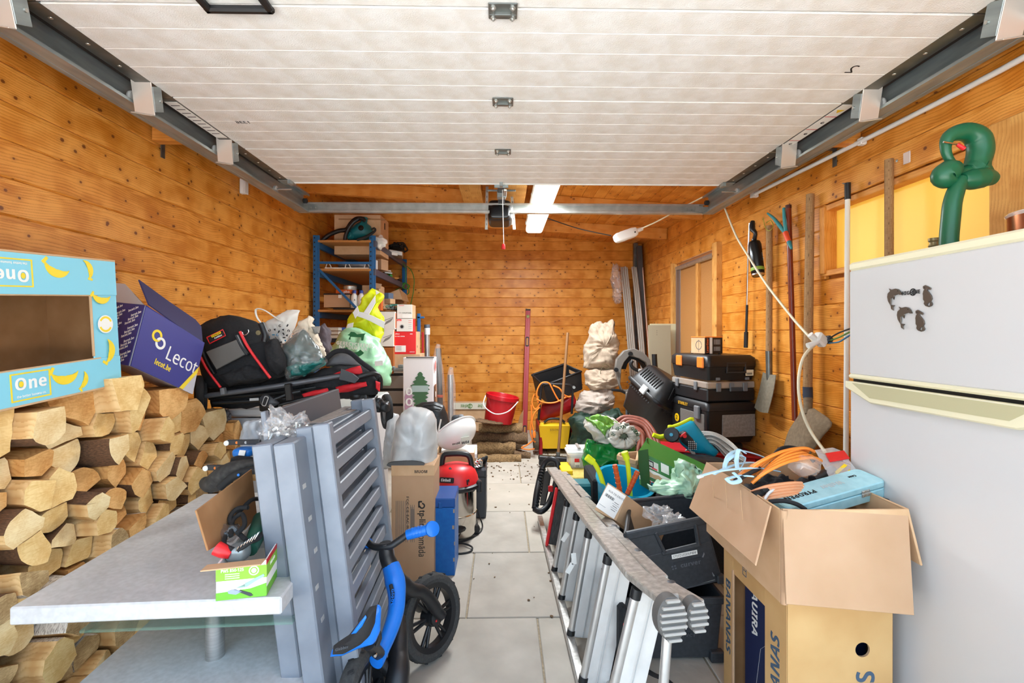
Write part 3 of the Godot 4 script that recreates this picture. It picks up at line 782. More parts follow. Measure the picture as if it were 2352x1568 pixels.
func wall_tools():
	var X = 1.685
	var sp = thing("spade", "narrow garden spade with grey wooden shaft hanging beside the black canister", "spade", V3(1.685, 1.652, -2.998))
	wpart(sp, "shaft", tube([V3(1.685, 1.877, -2.998), V3(1.685, 1.473, -2.998), V3(1.685, 1.068, -3.002)], 0.0185, 12), M.handle)
	wpart(sp, "socket", tube([V3(1.685, 1.084, -3.002), V3(1.685, 0.93, -2.998), V3(1.68, 0.867, -2.994)], [0.02, 0.018, 0.008], 12), M.steeldark)
	M.soil = nmat(hx("6c5a45"), hx("8f7c62"), 0.85, Vector3.ONE * 5, 0.03, 0.1, 90, 1.0)
	shell(sp, "blade", [[V3(1.69, 0.943, -3.078), V3(1.68, 0.936, -2.989), V3(1.69, 0.939, -2.929)], [V3(1.67, 0.823, -3.088), V3(1.655, 0.826, -2.994), V3(1.67, 0.826, -2.927)], [V3(1.64, 0.712, -3.091), V3(1.63, 0.699, -2.999), V3(1.64, 0.704, -2.932)]], nmat(hx("7d7464"), hx("98907e"), 0.5, Vector3.ONE * 5, 0.03, 0.5, 91), 0.004)
	var sh = thing("shovel", "big earthy shovel with thick wooden shaft hanging beside the fridge", "shovel", V3(1.67, 1.47, -2.575))
	wpart(sh, "shaft", tube([V3(1.69, 1.961, -2.602), V3(1.68, 1.449, -2.598), V3(1.67, 0.887, -2.593)], [0.02, 0.022, 0.023, 0.023], 14), M.handle)
	wpart(sh, "taped_socket", tube([V3(1.67, 0.904, -2.593), V3(1.67, 0.84, -2.59)], 0.0245, 14), mat("30394a", 0.6))
	wpart(sh, "neck", tube([V3(1.67, 0.847, -2.59), V3(1.655, 0.761, -2.566)], [0.024, 0.02], 14), M.soil)
	shell(sh, "blade", [[V3(1.67, 0.776, -2.647), V3(1.65, 0.786, -2.559), V3(1.67, 0.794, -2.538)], [V3(1.67, 0.73, -2.675), V3(1.63, 0.742, -2.513), V3(1.66, 0.748, -2.385)], [V3(1.64, 0.636, -2.716), V3(1.6, 0.652, -2.503), V3(1.63, 0.666, -2.416)], [V3(1.6, 0.539, -2.703), V3(1.57, 0.556, -2.529), V3(1.6, 0.568, -2.46)]], M.soil, 0.004)
	var rp = thing("garden_pole", "long glossy red-brown pole hanging between the spade and the big shovel", "pole", V3(1.68, 1.618, -2.769))
	wpart(rp, "shaft", tube([V3(1.69, 1.947, -2.803), V3(1.685, 1.363, -2.764), V3(1.67, 0.697, -2.707)], 0.015, 12), mat("7a2c12", 0.3))
	wpart(rp, "end_cap", cyl(0.0165, 0.02, 12), mat("4a1c0e", 0.5), V3(1.69, 1.945, -2.803))
	var tr = thing("reaching_rod", "thin chrome rod with black grip hanging beside the black canister", "rod", V3(1.68, 1.688, -3.24))
	wpart(tr, "rod", tube([V3(1.69, 1.951, -3.248), V3(1.69, 1.692, -3.271), V3(1.685, 1.332, -3.279)], 0.006, 10), M.chrome)
	wpart(tr, "sleeve", tube([V3(1.685, 1.392, -3.273), V3(1.685, 1.197, -3.285)], 0.0085, 10), M.black)
	wpart(tr, "grip", tube([V3(1.685, 1.206, -3.285), V3(1.685, 1.097, -3.291)], 0.014, 10), M.black)
	var cn = thing("spray_canister", "black gas canister with printed label and black nozzle hung on the timber wall", "canister", V3(1.65, 1.693, -3.088))
	var ax = aim(V3(1.655, 1.689, -3.098), V3(1.655, 1.796, -3.119) - V3(1.655, 1.584, -3.076))
	wpart(cn, "can", lathe([0.0001, -0.12, 0.036, -0.12, 0.04, -0.112, 0.04, 0.09, 0.034, 0.11, 0.016, 0.12, 0.016, 0.13, 0.0001, 0.13], 24), M.blackgloss, ax)
	wpart(cn, "green_band", lathe([0.0405, -0.09, 0.0412, -0.088, 0.0412, -0.07, 0.0405, -0.068], 24), mat("8fae3a", 0.5), ax)
	wpart(cn, "rim", lathe([0.036, -0.122, 0.041, -0.12, 0.041, -0.112, 0.04, -0.11], 24), M.chrome, ax)
	txt(cn, "bio", 0.03, cn.transform.affine_inverse() * (ax * face(V3(-0.034, 0.0, 0.024), V3(0.15, 1, 0), V3(-1, 0, -0.4))), M.white)
	wpart(cn, "nozzle", tube([V3(1.655, 1.819, -3.119), V3(1.65, 1.852, -3.099), V3(1.65, 1.888, -3.137), V3(1.66, 1.94, -3.151)], [0.014, 0.012, 0.02, 0.014], 10, 10), M.black)
	var hk = thing("hand_cultivator", "small teal hand tool with orange-red collar hanging over the red-brown pole", "hand tool", V3(1.66, 1.828, -2.8))
	wpart(hk, "strap", tube([V3(1.69, 1.962, -3.026), V3(1.67, 1.902, -2.918), V3(1.66, 1.819, -2.818), V3(1.65, 1.773, -2.758)], [0.006, 0.009, 0.012, 0.01], 8, 14), mat("3f8f93", 0.6))
	wpart(hk, "strap", tube([V3(1.67, 1.941, -2.817), V3(1.66, 1.865, -2.792), V3(1.65, 1.778, -2.758)], [0.008, 0.01, 0.011], 8, 10), mat("3f8f93", 0.6))
	wpart(hk, "collar", tube([V3(1.645, 1.783, -2.758), V3(1.64, 1.719, -2.716)], [0.015, 0.013], 12), mat("e8512a", 0.5))
	wpart(hk, "tip", tube([V3(1.64, 1.722, -2.716), V3(1.64, 1.677, -2.691)], [0.013, 0.007], 12), mat("2f7f86", 0.5))
	solo("wire_loop", "thin yellow-green wire loop hooked above the wooden spade shaft", "wire", tube([V3(1.675, 1.94, -3.05), V3(1.659, 1.872, -3), V3(1.656, 1.834, -2.95), V3(1.683, 1.861, -2.95), V3(1.695, 1.911, -3), V3(1.678, 1.899, -3.02)], 0.0025, 6, 20), mat("a9a23a", 0.6))
	var br = thing("broom_stick", "white broom stick with black top hanging against the fridge edge", "broom stick", V3(1.69, 1.337, -2.319))
	wpart(br, "stick", tube([V3(1.69, 1.87, -2.316), V3(1.69, 1.209, -2.322), V3(1.69, 0.565, -2.328)], 0.0115, 12), M.whitematte)
	wpart(br, "top_cap", tube([V3(1.69, 1.934, -2.316), V3(1.69, 1.853, -2.316)], 0.0135, 12), M.black)
	wpart(br, "hook", tube([V3(1.71, 1.951, -2.377), V3(1.7, 1.937, -2.333)], 0.003, 6), M.galv)
	solo("wooden_stick", "brown wooden stick standing behind the fridge in front of the yellow window", "stick", tube([V3(1.69, 1.958, -2.064), V3(1.69, 1.76, -2.064), V3(1.69, 1.436, -2.064)], 0.017, 12), M.handle)
	# green moulded hanger: loop, two lobes and a long bent leg
	M.greenrubber = mat("0f5637", 0.4)
	var g = thing("hose_hanger", "green moulded loop with two lobes and a long curved leg above the fridge", "hanger", V3(1.325, 1.593, -1.35))
	wpart(g, "loop", tube([V3(1.301, 1.674, -1.35), V3(1.278, 1.702, -1.35), V3(1.27, 1.732, -1.35), V3(1.278, 1.76, -1.35), V3(1.306, 1.774, -1.35), V3(1.338, 1.775, -1.35), V3(1.364, 1.758, -1.35), V3(1.372, 1.724, -1.35), V3(1.364, 1.69, -1.35), V3(1.357, 1.658, -1.35)], [0.008, 0.011, 0.013, 0.018, 0.023, 0.027, 0.031, 0.031, 0.03, 0.034], 16, 36), M.greenrubber)
	wpart(g, "saddle", tube([V3(1.357, 1.668, -1.35), V3(1.338, 1.653, -1.35), V3(1.312, 1.652, -1.35), V3(1.296, 1.645, -1.35)], [0.034, 0.03, 0.024, 0.026], 14, 16), M.greenrubber)
	wpart(g, "lobe", tube([V3(1.296, 1.671, -1.34), V3(1.271, 1.661, -1.34), V3(1.253, 1.646, -1.34), V3(1.261, 1.636, -1.34), V3(1.29, 1.629, -1.34)], [0.018, 0.031, 0.03, 0.024, 0.014], 16, 24), M.greenrubber)
	wpart(g, "lobe", tube([V3(1.296, 1.631, -1.33), V3(1.33, 1.634, -1.33), V3(1.364, 1.639, -1.33), V3(1.391, 1.635, -1.33)], [0.02, 0.029, 0.028, 0.017], 16, 24), M.greenrubber)
	wpart(g, "lobe", tube([V3(1.357, 1.672, -1.345), V3(1.38, 1.656, -1.345), V3(1.402, 1.643, -1.345)], [0.03, 0.022, 0.012], 16, 14), M.greenrubber)
	wpart(g, "leg", tube([V3(1.301, 1.633, -1.33), V3(1.284, 1.609, -1.33), V3(1.271, 1.568, -1.33), V3(1.266, 1.525, -1.33), V3(1.261, 1.47, -1.33), V3(1.26, 1.419, -1.33)], [0.018, 0.021, 0.022, 0.022, 0.022, 0.022], 16, 24), M.greenrubber)
	wpart(g, "steel_hook", tube([V3(1.245, 1.739, -1.33), V3(1.286, 1.732, -1.33)], 0.0028, 8), M.chrome)
	wpart(g, "red_tip", tube([V3(1.285, 1.733, -1.33), V3(1.304, 1.72, -1.33)], [0.005, 0.006], 8), M.brightred)
	# screws and hook row on the lintel board
	for q in [[2060, 369], [2294, 308]]:
		solo("screw", "small screw head in the lintel board above the yellow window" + [" by the brown stick", " beside its end post"][int(q[0] > 2100)], "screw", lathe([0.0001, 0.003, 0.005, 0.002, 0.006, 0], 8), M.galv, (V3(1.728, 1.954, -2.068) if q[0] < 2100 else V3(1.7, 1.881, -1.61)), V3(0, 0, 90))
	solo("plastic_plate", "small clear plastic plate fixed to the lintel board over the yellow window", "plate", bx(0.006, 0.05, 0.035, 0.002), clear(0.35, 0.2), V3(1.722, 1.946, -2.009))

func shelf_corner():
	# blue bolted shelving, end frame towards the door
	var u = thing("shelving_unit", "blue perforated steel shelving unit with chipboard shelves in the far corner", "shelving", V3(-1.45, 0, -5.1))
	var a = -1.70; var b = -1.19; var z0 = -4.40; var z1 = -5.82
	for c in [[a, z0], [b, z0], [a, z1], [b, z1]]:
		var up = wpart(u, "upright", bxs([Vector3.ZERO, V3(0.036, 2.09, 0.004), V3(0.016 if c[0] < -1.5 else 0.016, 0, -0.03), V3(0.004, 2.09, 0.06), V3(0.028, 0, -0.006), V3(0.022, 2.09, 0.004)], 0.001), M.shelfblue, V3(c[0] - 0.012, 1.045, c[1]))
		if c[1] == z0:
			for k in 34: part(up, "slot", bx(0.010, 0.014, 0.002, 0), M.ink, V3(-0.004, 1.02 - k * 0.0415, 0.0022))
	for y in [2.035, 1.775, 1.40, 1.17]:
		wpart(u, "shelf_board", bx(b - a - 0.03, 0.02, z0 - z1 + 0.01, 0.002), M.chip, V3((a + b) / 2, y, (z0 + z1) / 2))
		wpart(u, "side_beam", bx(0.03, 0.06, z0 - z1, 0.003), M.shelfblue if y < 1.3 else mat("43475a", 0.45), V3(b + 0.012, y - 0.02, (z0 + z1) / 2))
		wpart(u, "side_beam", bx(0.03, 0.06, z0 - z1, 0.003), M.shelfblue, V3(a + 0.012, y - 0.035, (z0 + z1) / 2))
	bar(u, "brace", V3(-1.679, 1.836, -4.38), V3(-1.215, 1.834, -4.38), 0.022, 0.004, M.shelfblue, 0.001)
	bar(u, "brace", V3(-1.677, 1.782, -4.385), V3(-1.217, 1.303, -4.385), 0.022, 0.004, M.shelfblue, 0.001)
	wpart(u, "end_beam", bx(b - a, 0.028, 0.03, 0.002), mat("2b4fa0", 0.4), V3((a + b) / 2, 1.235, z0 + 0.0))
	# top shelf
	var va = thing("dust_extractor", "teal and black power dust extractor with black hose on the top shelf", "power tool", V3(-1.40, 2.045, -4.55))
	wpart(va, "body", puff_at([-1.471, 2.121, -1.459, 2.17, -1.41, 2.203, -1.369, 2.236, -1.312, 2.265, -1.287, 2.241, -1.246, 2.204, -1.222, 2.155, -1.246, 2.097, -1.304, 2.072, -1.459, 2.071], 4.55, 0.09, 0.07, M.teal, 0.004), null, V3(0, 0, -4.55))
	wpart(va, "spout", cyl(0.024, 0.05, 16), M.teal, V3(-1.295, 2.258, -4.52), V3(0, 0, -10))
	wpart(va, "dial", lathe([0.0001, 0.012, 0.022, 0.01, 0.026, 0], 18), M.blackgloss, V3(-1.314, 2.171, -4.46), V3(90, 0, 0))
	wpart(va, "inlet", cyl(0.032, 0.05, 18, -1, 0.004), M.teal, V3(-1.421, 2.101, -4.47), V3(80, 0, 20))
	wpart(va, "hose", tube([V3(-1.682, 2.035, -4.45), V3(-1.606, 2.1, -4.45), V3(-1.515, 2.14, -4.45), V3(-1.443, 2.153, -4.45), V3(-1.403, 2.209, -4.45), V3(-1.355, 2.25, -4.45), V3(-1.299, 2.254, -4.45), V3(-1.275, 2.234, -4.45)], 0.02, 10, 40), M.black)
	wpart(va, "hose", tube([V3(-1.449, 2.03, -4.42), V3(-1.441, 2.094, -4.42), V3(-1.413, 2.158, -4.42), V3(-1.37, 2.214, -4.42), V3(-1.322, 2.243, -4.42)], 0.017, 10, 24), M.black)
	wpart(va, "power_cord", tube([V3(-1.326, 2.043, -4.38), V3(-1.247, 2.071, -4.38), V3(-1.188, 2.107, -4.38), V3(-1.16, 2.135, -4.38), V3(-1.172, 2.151, -4.38), V3(-1.196, 2.135, -4.38)], [0.012, 0.014, 0.012, 0.009], 8, 24), M.rubber)
	var cb = thing("carton", "tall brown carton standing on the top shelf behind the dust extractor", "box", V3(-1.386, 1.926, -4.75))
	wpart(cb, "body", bx(0.44, 0.38, 0.32, 0.003), M.carton, V3(-1.386, 2.136, -4.75))
	wpart(cb, "flap_edge", bx(0.44, 0.012, 0.03, 0.002), M.cartondark, V3(-1.343, 2.281, -4.6))
	wpart(cb, "hand_hole", bx(0.005, 0.06, 0.02, 0.001), M.ink, V3(-1.128, 2.215, -4.6))
	solo("white_cloth", "crumpled white cloth hanging over the edge of the top shelf", "cloth", blob(V3(0.05, 0.06, 0.035), 0.8, 0.03, 14, 4), M.whitematte, V3(-1.152, 2.047, -4.5), V3(0, 0, 30))
	var cl = thing("cable_bundle", "tangled bundle of black cables lying at the end of the top shelf", "cables", V3(-1.187, 2.148, -5.4))
	for k in 9:
		var pts = []
		for i in 6: pts.append(V3(-1.187, 2.148, -5.4) + V3(rng.randf_range(-0.13, 0.1), rng.randf_range(-0.04, 0.06), rng.randf_range(-0.15, 0.15)))
		wpart(cl, "cable", tube(pts, 0.009, 6, 24), M.rubber)
	var md = thing("metal_case", "small silver metal device with paper sticker on the top shelf edge", "device", V3(-1.14, 2.003, -5.1))
	wpart(md, "body", bx(0.14, 0.045, 0.24, 0.004), M.galv2, V3(-1.142, 2.039, -5.15), V3(0, 10, -8))
	wpart(md, "sticker", bx(0.06, 0.03, 0.002, 0), M.paper, V3(-1.127, 2.022, -5.02), V3(0, 10, -8))
	# second shelf
	var rk = thing("hook_rack", "white hook rack with three wire hooks lying on the second shelf", "rack", V3(-1.429, 1.787, -4.42))
	wpart(rk, "rail", bx(0.40, 0.012, 0.03, 0.003), M.white, V3(-1.429, 1.791, -4.42))
	for x in [0, 1, 2]:
		var c = V3(-1.596, 1.809, -4.41) + V3(0.175 * x, 0, 0)
		wpart(rk, "hook", tube([c + V3(-0.025, -0.02, 0), c + V3(-0.012, 0.022, 0), c + V3(0.012, 0.022, 0), c + V3(0.03, -0.02, 0)], 0.004, 6), M.white)
	solo("grey_parcel", "flat grey wrapped item lying behind the white hook rack", "parcel", blob(V3(0.13, 0.03, 0.12), 0.5, 0.01, 12, 6), M.midgrey, V3(-1.441, 1.843, -4.65))
	var pb = small_box("small_carton", "small pale carton on the second shelf beside the blue upright", 0.12, 0.10, 0.12, V3(-1.216, 1.814, -4.75), -20, M.cartonpale)
	part(pb, "lid_seam", bx(0.121, 0.004, 0.121, 0), M.carton, V3(0, 0.1, 0))
	var ms = thing("power_strip", "white power strip standing beside the small pale carton on the second shelf", "power strip", V3(-1.223, 1.803, -4.6))
	part(ms, "body", bx(0.05, 0.09, 0.03, 0.005), M.white, V3(0, 0.045, 0))
	for k in 2: part(ms, "socket", bx(0.028, 0.028, 0.003, 0.001), M.lightgrey, V3(0, 0.025 + k * 0.04, 0.016))
	for k in 5:
		solo("loose_part", "loose %s lying on the far end of the second shelf" % ["white cardboard strip", "dark metal bracket", "green plastic clip", "pale wooden strip", "black cable end"][k], "scrap", bx([0.1, 0.09, 0.04, 0.14, 0.07][k], [0.012, 0.016, 0.025, 0.012, 0.022][k], 0.05, 0.004), [M.whitematte, M.steeldark, M.green, M.paleboard, M.black][k], [V3(-1.192, 1.829, -4.9), V3(-1.199, 1.82, -5), V3(-1.188, 1.799, -5.05), V3(-1.158, 1.784, -5.2), V3(-1.184, 1.802, -5.45)][k], V3(0, k * 37, 0))
	var gw = thing("green_wire", "thin green wire looped around the rear upright of the blue shelving", "wire", V3(-1.141, 1.829, -5.6))
	wpart(gw, "strand", tube([V3(-1.211, 2.047, -5.6), V3(-1.151, 1.991, -5.6), V3(-1.13, 1.92, -5.6), V3(-1.136, 1.803, -5.6), V3(-1.156, 1.737, -5.6), V3(-1.201, 1.722, -5.6), V3(-1.252, 1.697, -5.6)], 0.005, 6, 24), mat("2f7d1f", 0.5))
	wpart(gw, "strand", tube([V3(-1.12, 1.976, -5.6), V3(-1.07, 1.93, -5.6), V3(-1.035, 1.829, -5.6), V3(-1.04, 1.702, -5.6), V3(-1.06, 1.585, -5.6), V3(-1.075, 1.525, -5.6)], 0.005, 6, 24), mat("2f7d1f", 0.5))
	wpart(gw, "coil", tube([V3(-1.177, 1.766, -5.58), V3(-1.137, 1.776, -5.58), V3(-1.081, 1.741, -5.58), V3(-1.126, 1.705, -5.58), V3(-1.167, 1.741, -5.58), V3(-1.121, 1.776, -5.58), V3(-1.096, 1.715, -5.58), V3(-1.091, 1.665, -5.58), V3(-1.111, 1.645, -5.58)], 0.006, 6, 30), mat("2f7d1f", 0.5))
	# third shelf
	var tb = small_box("storage_box", "tan cardboard storage box with dark lid on the third shelf", 0.235, 0.115, 0.2, V3(-1.516, 1.432, -4.5), 0, M.cartonpale)
	part(tb, "lid", bx(0.24, 0.012, 0.205, 0.002), M.ink, V3(0, 0.121, 0))
	part(tb, "label", bx(0.03, 0.03, 0.001, 0), M.paper, V3(0.03, 0.1, 0.101))
	var ob = small_box("flat_orange_box", "flat orange box with white print lying on the tan storage box", 0.15, 0.042, 0.14, V3(-1.455, 1.554, -4.5), -8, mat("e0641c", 0.5))
	on(ob, "oho", 0.024, 0.03, 0.022, 0.0705, M.paper, true)
	var tn = thing("tin", "round silver metal tin standing on the flat orange box", "tin", V3(-1.427, 1.594, -4.5))
	part(tn, "can", lathe([0.0001, 0, 0.058, 0, 0.06, 0.004, 0.06, 0.042, 0.057, 0.046, 0.0001, 0.046], 24), M.galv2)
	part(tn, "rim", lathe([0.0595, 0.036, 0.062, 0.039, 0.0595, 0.043], 24), M.chrome)
	for k in 2:
		var bt = thing("bottle", ["white plastic bottle with blue cap in front of the tan storage box", "white plastic bottle with blue cap and black print beside the high-visibility vest"][k], "bottle", [V3(-1.362, 1.424, -4.42), V3(-1.298, 1.424, -4.42)][k], Vector3.ZERO, "white bottles on the third shelf")
		part(bt, "flask", lathe([0.0001, 0, 0.03, 0, 0.033, 0.005, 0.033, 0.095, 0.028, 0.118, 0.016, 0.13, 0.016, 0.14, 0.0001, 0.14], 20), M.white)
		part(bt, "cap", lathe([0.0001, 0.165, 0.015, 0.165, 0.018, 0.16, 0.018, 0.137, 0.0001, 0.137], 16), mat("23409a", 0.4))
		txt(bt, ["A", "AS"][k], 0.015, xfm(V3(0.012, 0.075, 0.0325)), M.ink, true)
	solo("black_tray", "flat black tray lying in front of the tan storage box", "tray", bx(0.2, 0.012, 0.05, 0.003), M.black, V3(-1.439, 1.418, -4.39))
	var cc = thing("open_carton", "beige open carton standing behind the blue upright above the vest", "box", V3(-1.222, 1.463, -4.55))
	wpart(cc, "body", bx(0.16, 0.19, 0.2, 0.003), M.cartonpale, V3(-1.241, 1.551, -4.62))
	wpart(cc, "flap", bx(0.08, 0.05, 0.004, 0.001), M.cartonpale, V3(-1.181, 1.641, -4.52), V3(-15, 0, -10))
	small_box("blue_box", "small blue-grey box on the third shelf beneath the far beam", 0.10, 0.075, 0.1, V3(-1.183, 1.528, -4.9), -15, mat("5f7894", 0.6))
	var tc = thing("tipped_carton", "brown carton tipped open with flap hanging at the end of the third shelf", "box", V3(-1.137, 1.483, -5.3))
	plate(tc, "flap", [V3(-1.24, 1.632, -5.25), V3(-1.142, 1.68, -5.3), V3(-1.087, 1.558, -5.2), V3(-1.172, 1.562, -5.2)], 0.006, M.carton)
	plate(tc, "side", [V3(-1.142, 1.68, -5.3), V3(-1.07, 1.626, -5.35), V3(-1.041, 1.536, -5.3), V3(-1.087, 1.553, -5.2)], 0.006, M.cartondark)
	wpart(tc, "body", bx(0.2, 0.14, 0.2, 0.003), M.cartondark, V3(-1.197, 1.503, -5.4))
	small_box("small_carton", "small tan taped carton lying on the third shelf near the vest collar", 0.10, 0.05, 0.08, V3(-1.138, 1.487, -4.8), -25, M.carton)
	small_box("small_carton", "little flat tan carton under the taped one on the third shelf", 0.07, 0.05, 0.08, V3(-1.155, 1.435, -4.8), 10, M.carton)
	small_box("orange_pack", "slim orange and white pack standing beside the vest on the third shelf", 0.035, 0.1, 0.05, V3(-1.144, 1.408, -4.5), 0, mat("dd6a2c", 0.5))
	var wc = thing("wire_tangle", "tangle of thin grey wires and teal cord on the third shelf edge", "cables", V3(-1.049, 1.425, -4.6))
	for k in 8:
		var pts = []
		for i in 6: pts.append(V3(-1.053, 1.441, -4.6) + V3(rng.randf_range(-0.06, 0.06), rng.randf_range(-0.025, 0.035), rng.randf_range(-0.06, 0.06)))
		wpart(wc, "wire", tube(pts, 0.004, 6, 20), [M.midgrey, M.rubber, mat("2f8f7c"), M.lightgrey][k % 4])
	for k in 3:
		var bk = small_box("flat_box", "flat grey cardboard box %s under the blue end beam" % ["topmost of three", "second of three", "lowest of three"][k], 0.2, 0.028, 0.15, V3(-1.563, 1.129, -4.35) + V3(0, 0.09 - k * 0.034, 0), 3, mat("b8b1a4", 0.7), "flat boxes under the end beam")
		txt(bk, "-5A", 0.01, xfm(V3(-0.05, 0.014, 0.0755)), M.ink, true)
	# stack of camera boxes beside the shelving
	var dc = thing("drawer_cabinet", "grey cabinet of wide drawers with black gaps behind the artificial tree box", "cabinet", V3(-1.007, 0.008, -4.45))
	wpart(dc, "carcass", bx(0.34, 0.80, 0.34, 0.004), M.black, V3(-0.98, 0.43, -4.62))
	wpart(dc, "top", bx(0.36, 0.025, 0.36, 0.004), M.whitematte, V3(-0.98, 0.84, -4.62))
	for k in 5: wpart(dc, "drawer", bx(0.33, 0.115, 0.02, 0.003), mat("8f8880", 0.6), V3(-0.98, 0.745 - k * 0.14, -4.445))
	solo("metal_fittings", "small heap of grey metal fittings on top of the drawer cabinet", "fittings", bxs([V3(0, 0, 0), V3(0.1, 0.03, 0.06), V3(0.02, 0.03, 0), V3(0.05, 0.03, 0.04), V3(-0.05, 0.02, 0.01), V3(0.03, 0.02, 0.05), V3(0.06, 0.02, -0.01), V3(0.02, 0.04, 0.03)], 0.006), M.galv, V3(-0.956, 0.864, -4.42))
	var b1 = small_box("brown_carton", "brown carton directly under the two white boxes with line drawings", 0.19, 0.24, 0.2, V3(-1.1, 0.824, -4.52), 0, mat("a8602a", 0.8))
	var b2 = small_box("brown_carton", "plain brown carton carrying the red camera box", 0.25, 0.16, 0.26, V3(-0.895, 0.842, -4.6), 0, M.carton)
	for k in 2:
		var wb = small_box("drawing_box", ["white box with grey line drawing, lower of two behind the vest", "white box with grey line drawing, upper of two behind the vest"][k], 0.19, 0.16, 0.16, [V3(-1.099, 1.074, -4.5), V3(-1.087, 1.233, -4.5)][k], 0, M.whitematte, "white boxes with line drawings")
		for q in 6: part(wb, "print", bx(0.004, 0.045, 0.001, 0), M.inkgrey, V3(0.01 + q * 0.011, 0.055 + q * 0.006, 0.0805), V3(0, 0, -35))
		part(wb, "print", bx(0.085, 0.004, 0.001, 0), M.inkgrey, V3(0.04, 0.095, 0.0805), V3(0, 0, 20))
		part(wb, "orange_edge", bx(0.002, 0.14, 0.03, 0), mat("e06a3a", 0.6), V3(0.0955, 0.08, 0.05))
	var rc = thing("camera_box", "red camera box with white label at the bottom of the boxes beside the vest", "box", V3(-0.912, 1, -4.5))
	part(rc, "body", bx(0.205, 0.212, 0.22, 0.002), M.brightred, V3(0, 0.106, -0.08), V3(0, 0, 0))
	part(rc, "side_panel", bx(0.002, 0.208, 0.21, 0), M.carton, V3(0.104, 0.106, -0.08))
	part(rc, "label", bx(0.10, 0.06, 0.001, 0), M.paper, V3(-0.04, 0.052, 0.031))
	for q in 3: part(rc, "print", bx(0.05, 0.004, 0.001, 0), M.inkgrey, V3(-0.055, 0.07 - q * 0.014, 0.0318))
	on(rc, "alhua", 0.011, -0.068, 0.19, 0.031, M.paper, true)
	on(rc, "IR DOME CAMERA", 0.0085, -0.045, 0.167, 0.031, M.paper, true, 0.09)
	on(rc, "▲ ▼ ▲", 0.006, 0.06, 0.188, 0.031, M.paper)
	on(rc, "HDCVI", 0.008, 0.068, 0.022, 0.031, M.paper, true, 0.045)
	part(rc, "print", ext(disc(0.012, 12, 0.7), 0.001), M.ink, V3(0.1055, 0.07, -0.03), V3(0, 90, 0))
	var wc2 = thing("camera_box", "white and red dome camera box stacked on the red camera box", "box", V3(-0.912, 1.212, -4.5))
	part(wc2, "body", bx(0.15, 0.118, 0.13, 0.002), M.whitematte, V3(0, 0.059, -0.03))
	part(wc2, "red_side", bx(0.002, 0.116, 0.125, 0), M.brightred, V3(0.0755, 0.059, -0.03))
	part(wc2, "print", ext(disc(0.022, 20), 0.001), M.lightgrey, V3(-0.025, 0.045, 0.0356))
	part(wc2, "print", ext(disc(0.014, 20), 0.0016), M.ink, V3(-0.025, 0.045, 0.0356))
	part(wc2, "print", bx(0.04, 0.018, 0.001, 0), M.brightred, V3(-0.05, 0.105, 0.0356))
	on(wc2, "alhua", 0.008, -0.05, 0.101, 0.0358, M.paper, true)
	for q in 5: part(wc2, "print", bx(0.03, 0.003, 0.001, 0), M.brightred if q < 2 else M.lightgrey, V3(0.05, 0.1 - q * 0.018, 0.0356))
	var wc3 = thing("white_box", "plain white box with black lettering at the top of the camera boxes", "box", V3(-0.912, 1.334, -4.5))
	part(wc3, "body", bx(0.14, 0.128, 0.17, 0.002), M.whitematte, V3(0, 0.064, -0.05))
	part(wc3, "carton_side", bx(0.002, 0.126, 0.165, 0), M.carton, V3(0.0705, 0.064, -0.05))
	on(wc3, "T1 HKVFS8L", 0.011, 0.005, 0.05, 0.0355, M.ink, false, 0.12)
	part(wc3, "label", bx(0.08, 0.035, 0.001, 0), M.paper, V3(0.02, 0.02, 0.0356))
	part(wc3, "print", bx(0.05, 0.004, 0.001, 0), M.brightred, V3(-0.03, 0.118, 0.0356))
	var bc = thing("bar_clamp", "blue steel bar clamp standing behind the camera boxes", "clamp", V3(-0.826, 1.131, -4.75))
	wpart(bc, "bar", bx(0.032, 0.26, 0.03, 0.004), mat("1a5e94", 0.4), V3(-0.83, 1.26, -4.75))
	wpart(bc, "jaw", bx(0.075, 0.02, 0.03, 0.004), mat("1a5e94", 0.4), V3(-0.813, 1.351, -4.75))
	solo("red_strip", "dark red strip standing upright behind the red camera box", "strip", bx(0.02, 0.22, 0.02, 0.003), mat("a3121c", 0.5), V3(-0.787, 1.097, -4.72))
	var tb2 = thing("foil_roll", "slim silver wrapped roll with white label standing behind the boxes", "roll", V3(-0.768, 0.863, -4.9))
	wpart(tb2, "roll", tube([V3(-0.756, 0.031, -4.85), V3(-0.772, 1.209, -4.9)], 0.026, 16), nmat(hx("9a9a98"), hx("e6e6e4"), 0.25, V3(20, 1, 20), 0.03, 0.7, 95))
	wpart(tb2, "label", tube([V3(-0.772, 1.182, -4.9), V3(-0.772, 1.253, -4.9)], 0.029, 16), M.paper)
	wpart(tb2, "cap", tube([V3(-0.772, 1.249, -4.9), V3(-0.773, 1.284, -4.9)], 0.03, 16), mat("59616c", 0.5))
	# rolls in clear film
	var r1 = thing("wrapped_roll", "dark roll in clear film with orange band standing beside the tree box", "roll", V3(-0.618, 0.194, -4.7))
	wpart(r1, "roll", tube([V3(-0.597, 0.007, -4.7), V3(-0.644, 1.043, -4.8)], 0.028, 16), mat("55524f", 0.3, 0.4))
	wpart(r1, "band", tube([V3(-0.618, 0.588, -4.72), V3(-0.619, 0.567, -4.72)], 0.03, 16), mat("e2521f", 0.5))
	wpart(r1, "film", tube([V3(-0.612, 0.361, -4.72), V3(-0.629, 0.704, -4.72), V3(-0.646, 1.003, -4.72), V3(-0.633, 1.089, -4.72)], [0.05, 0.06, 0.055, 0.02], 10, 12), M.filmthin)
	var r2 = thing("wrapped_roll", "shiny silver roll in clear film standing beside the dark roll", "roll", V3(-0.509, 0.215, -4.6))
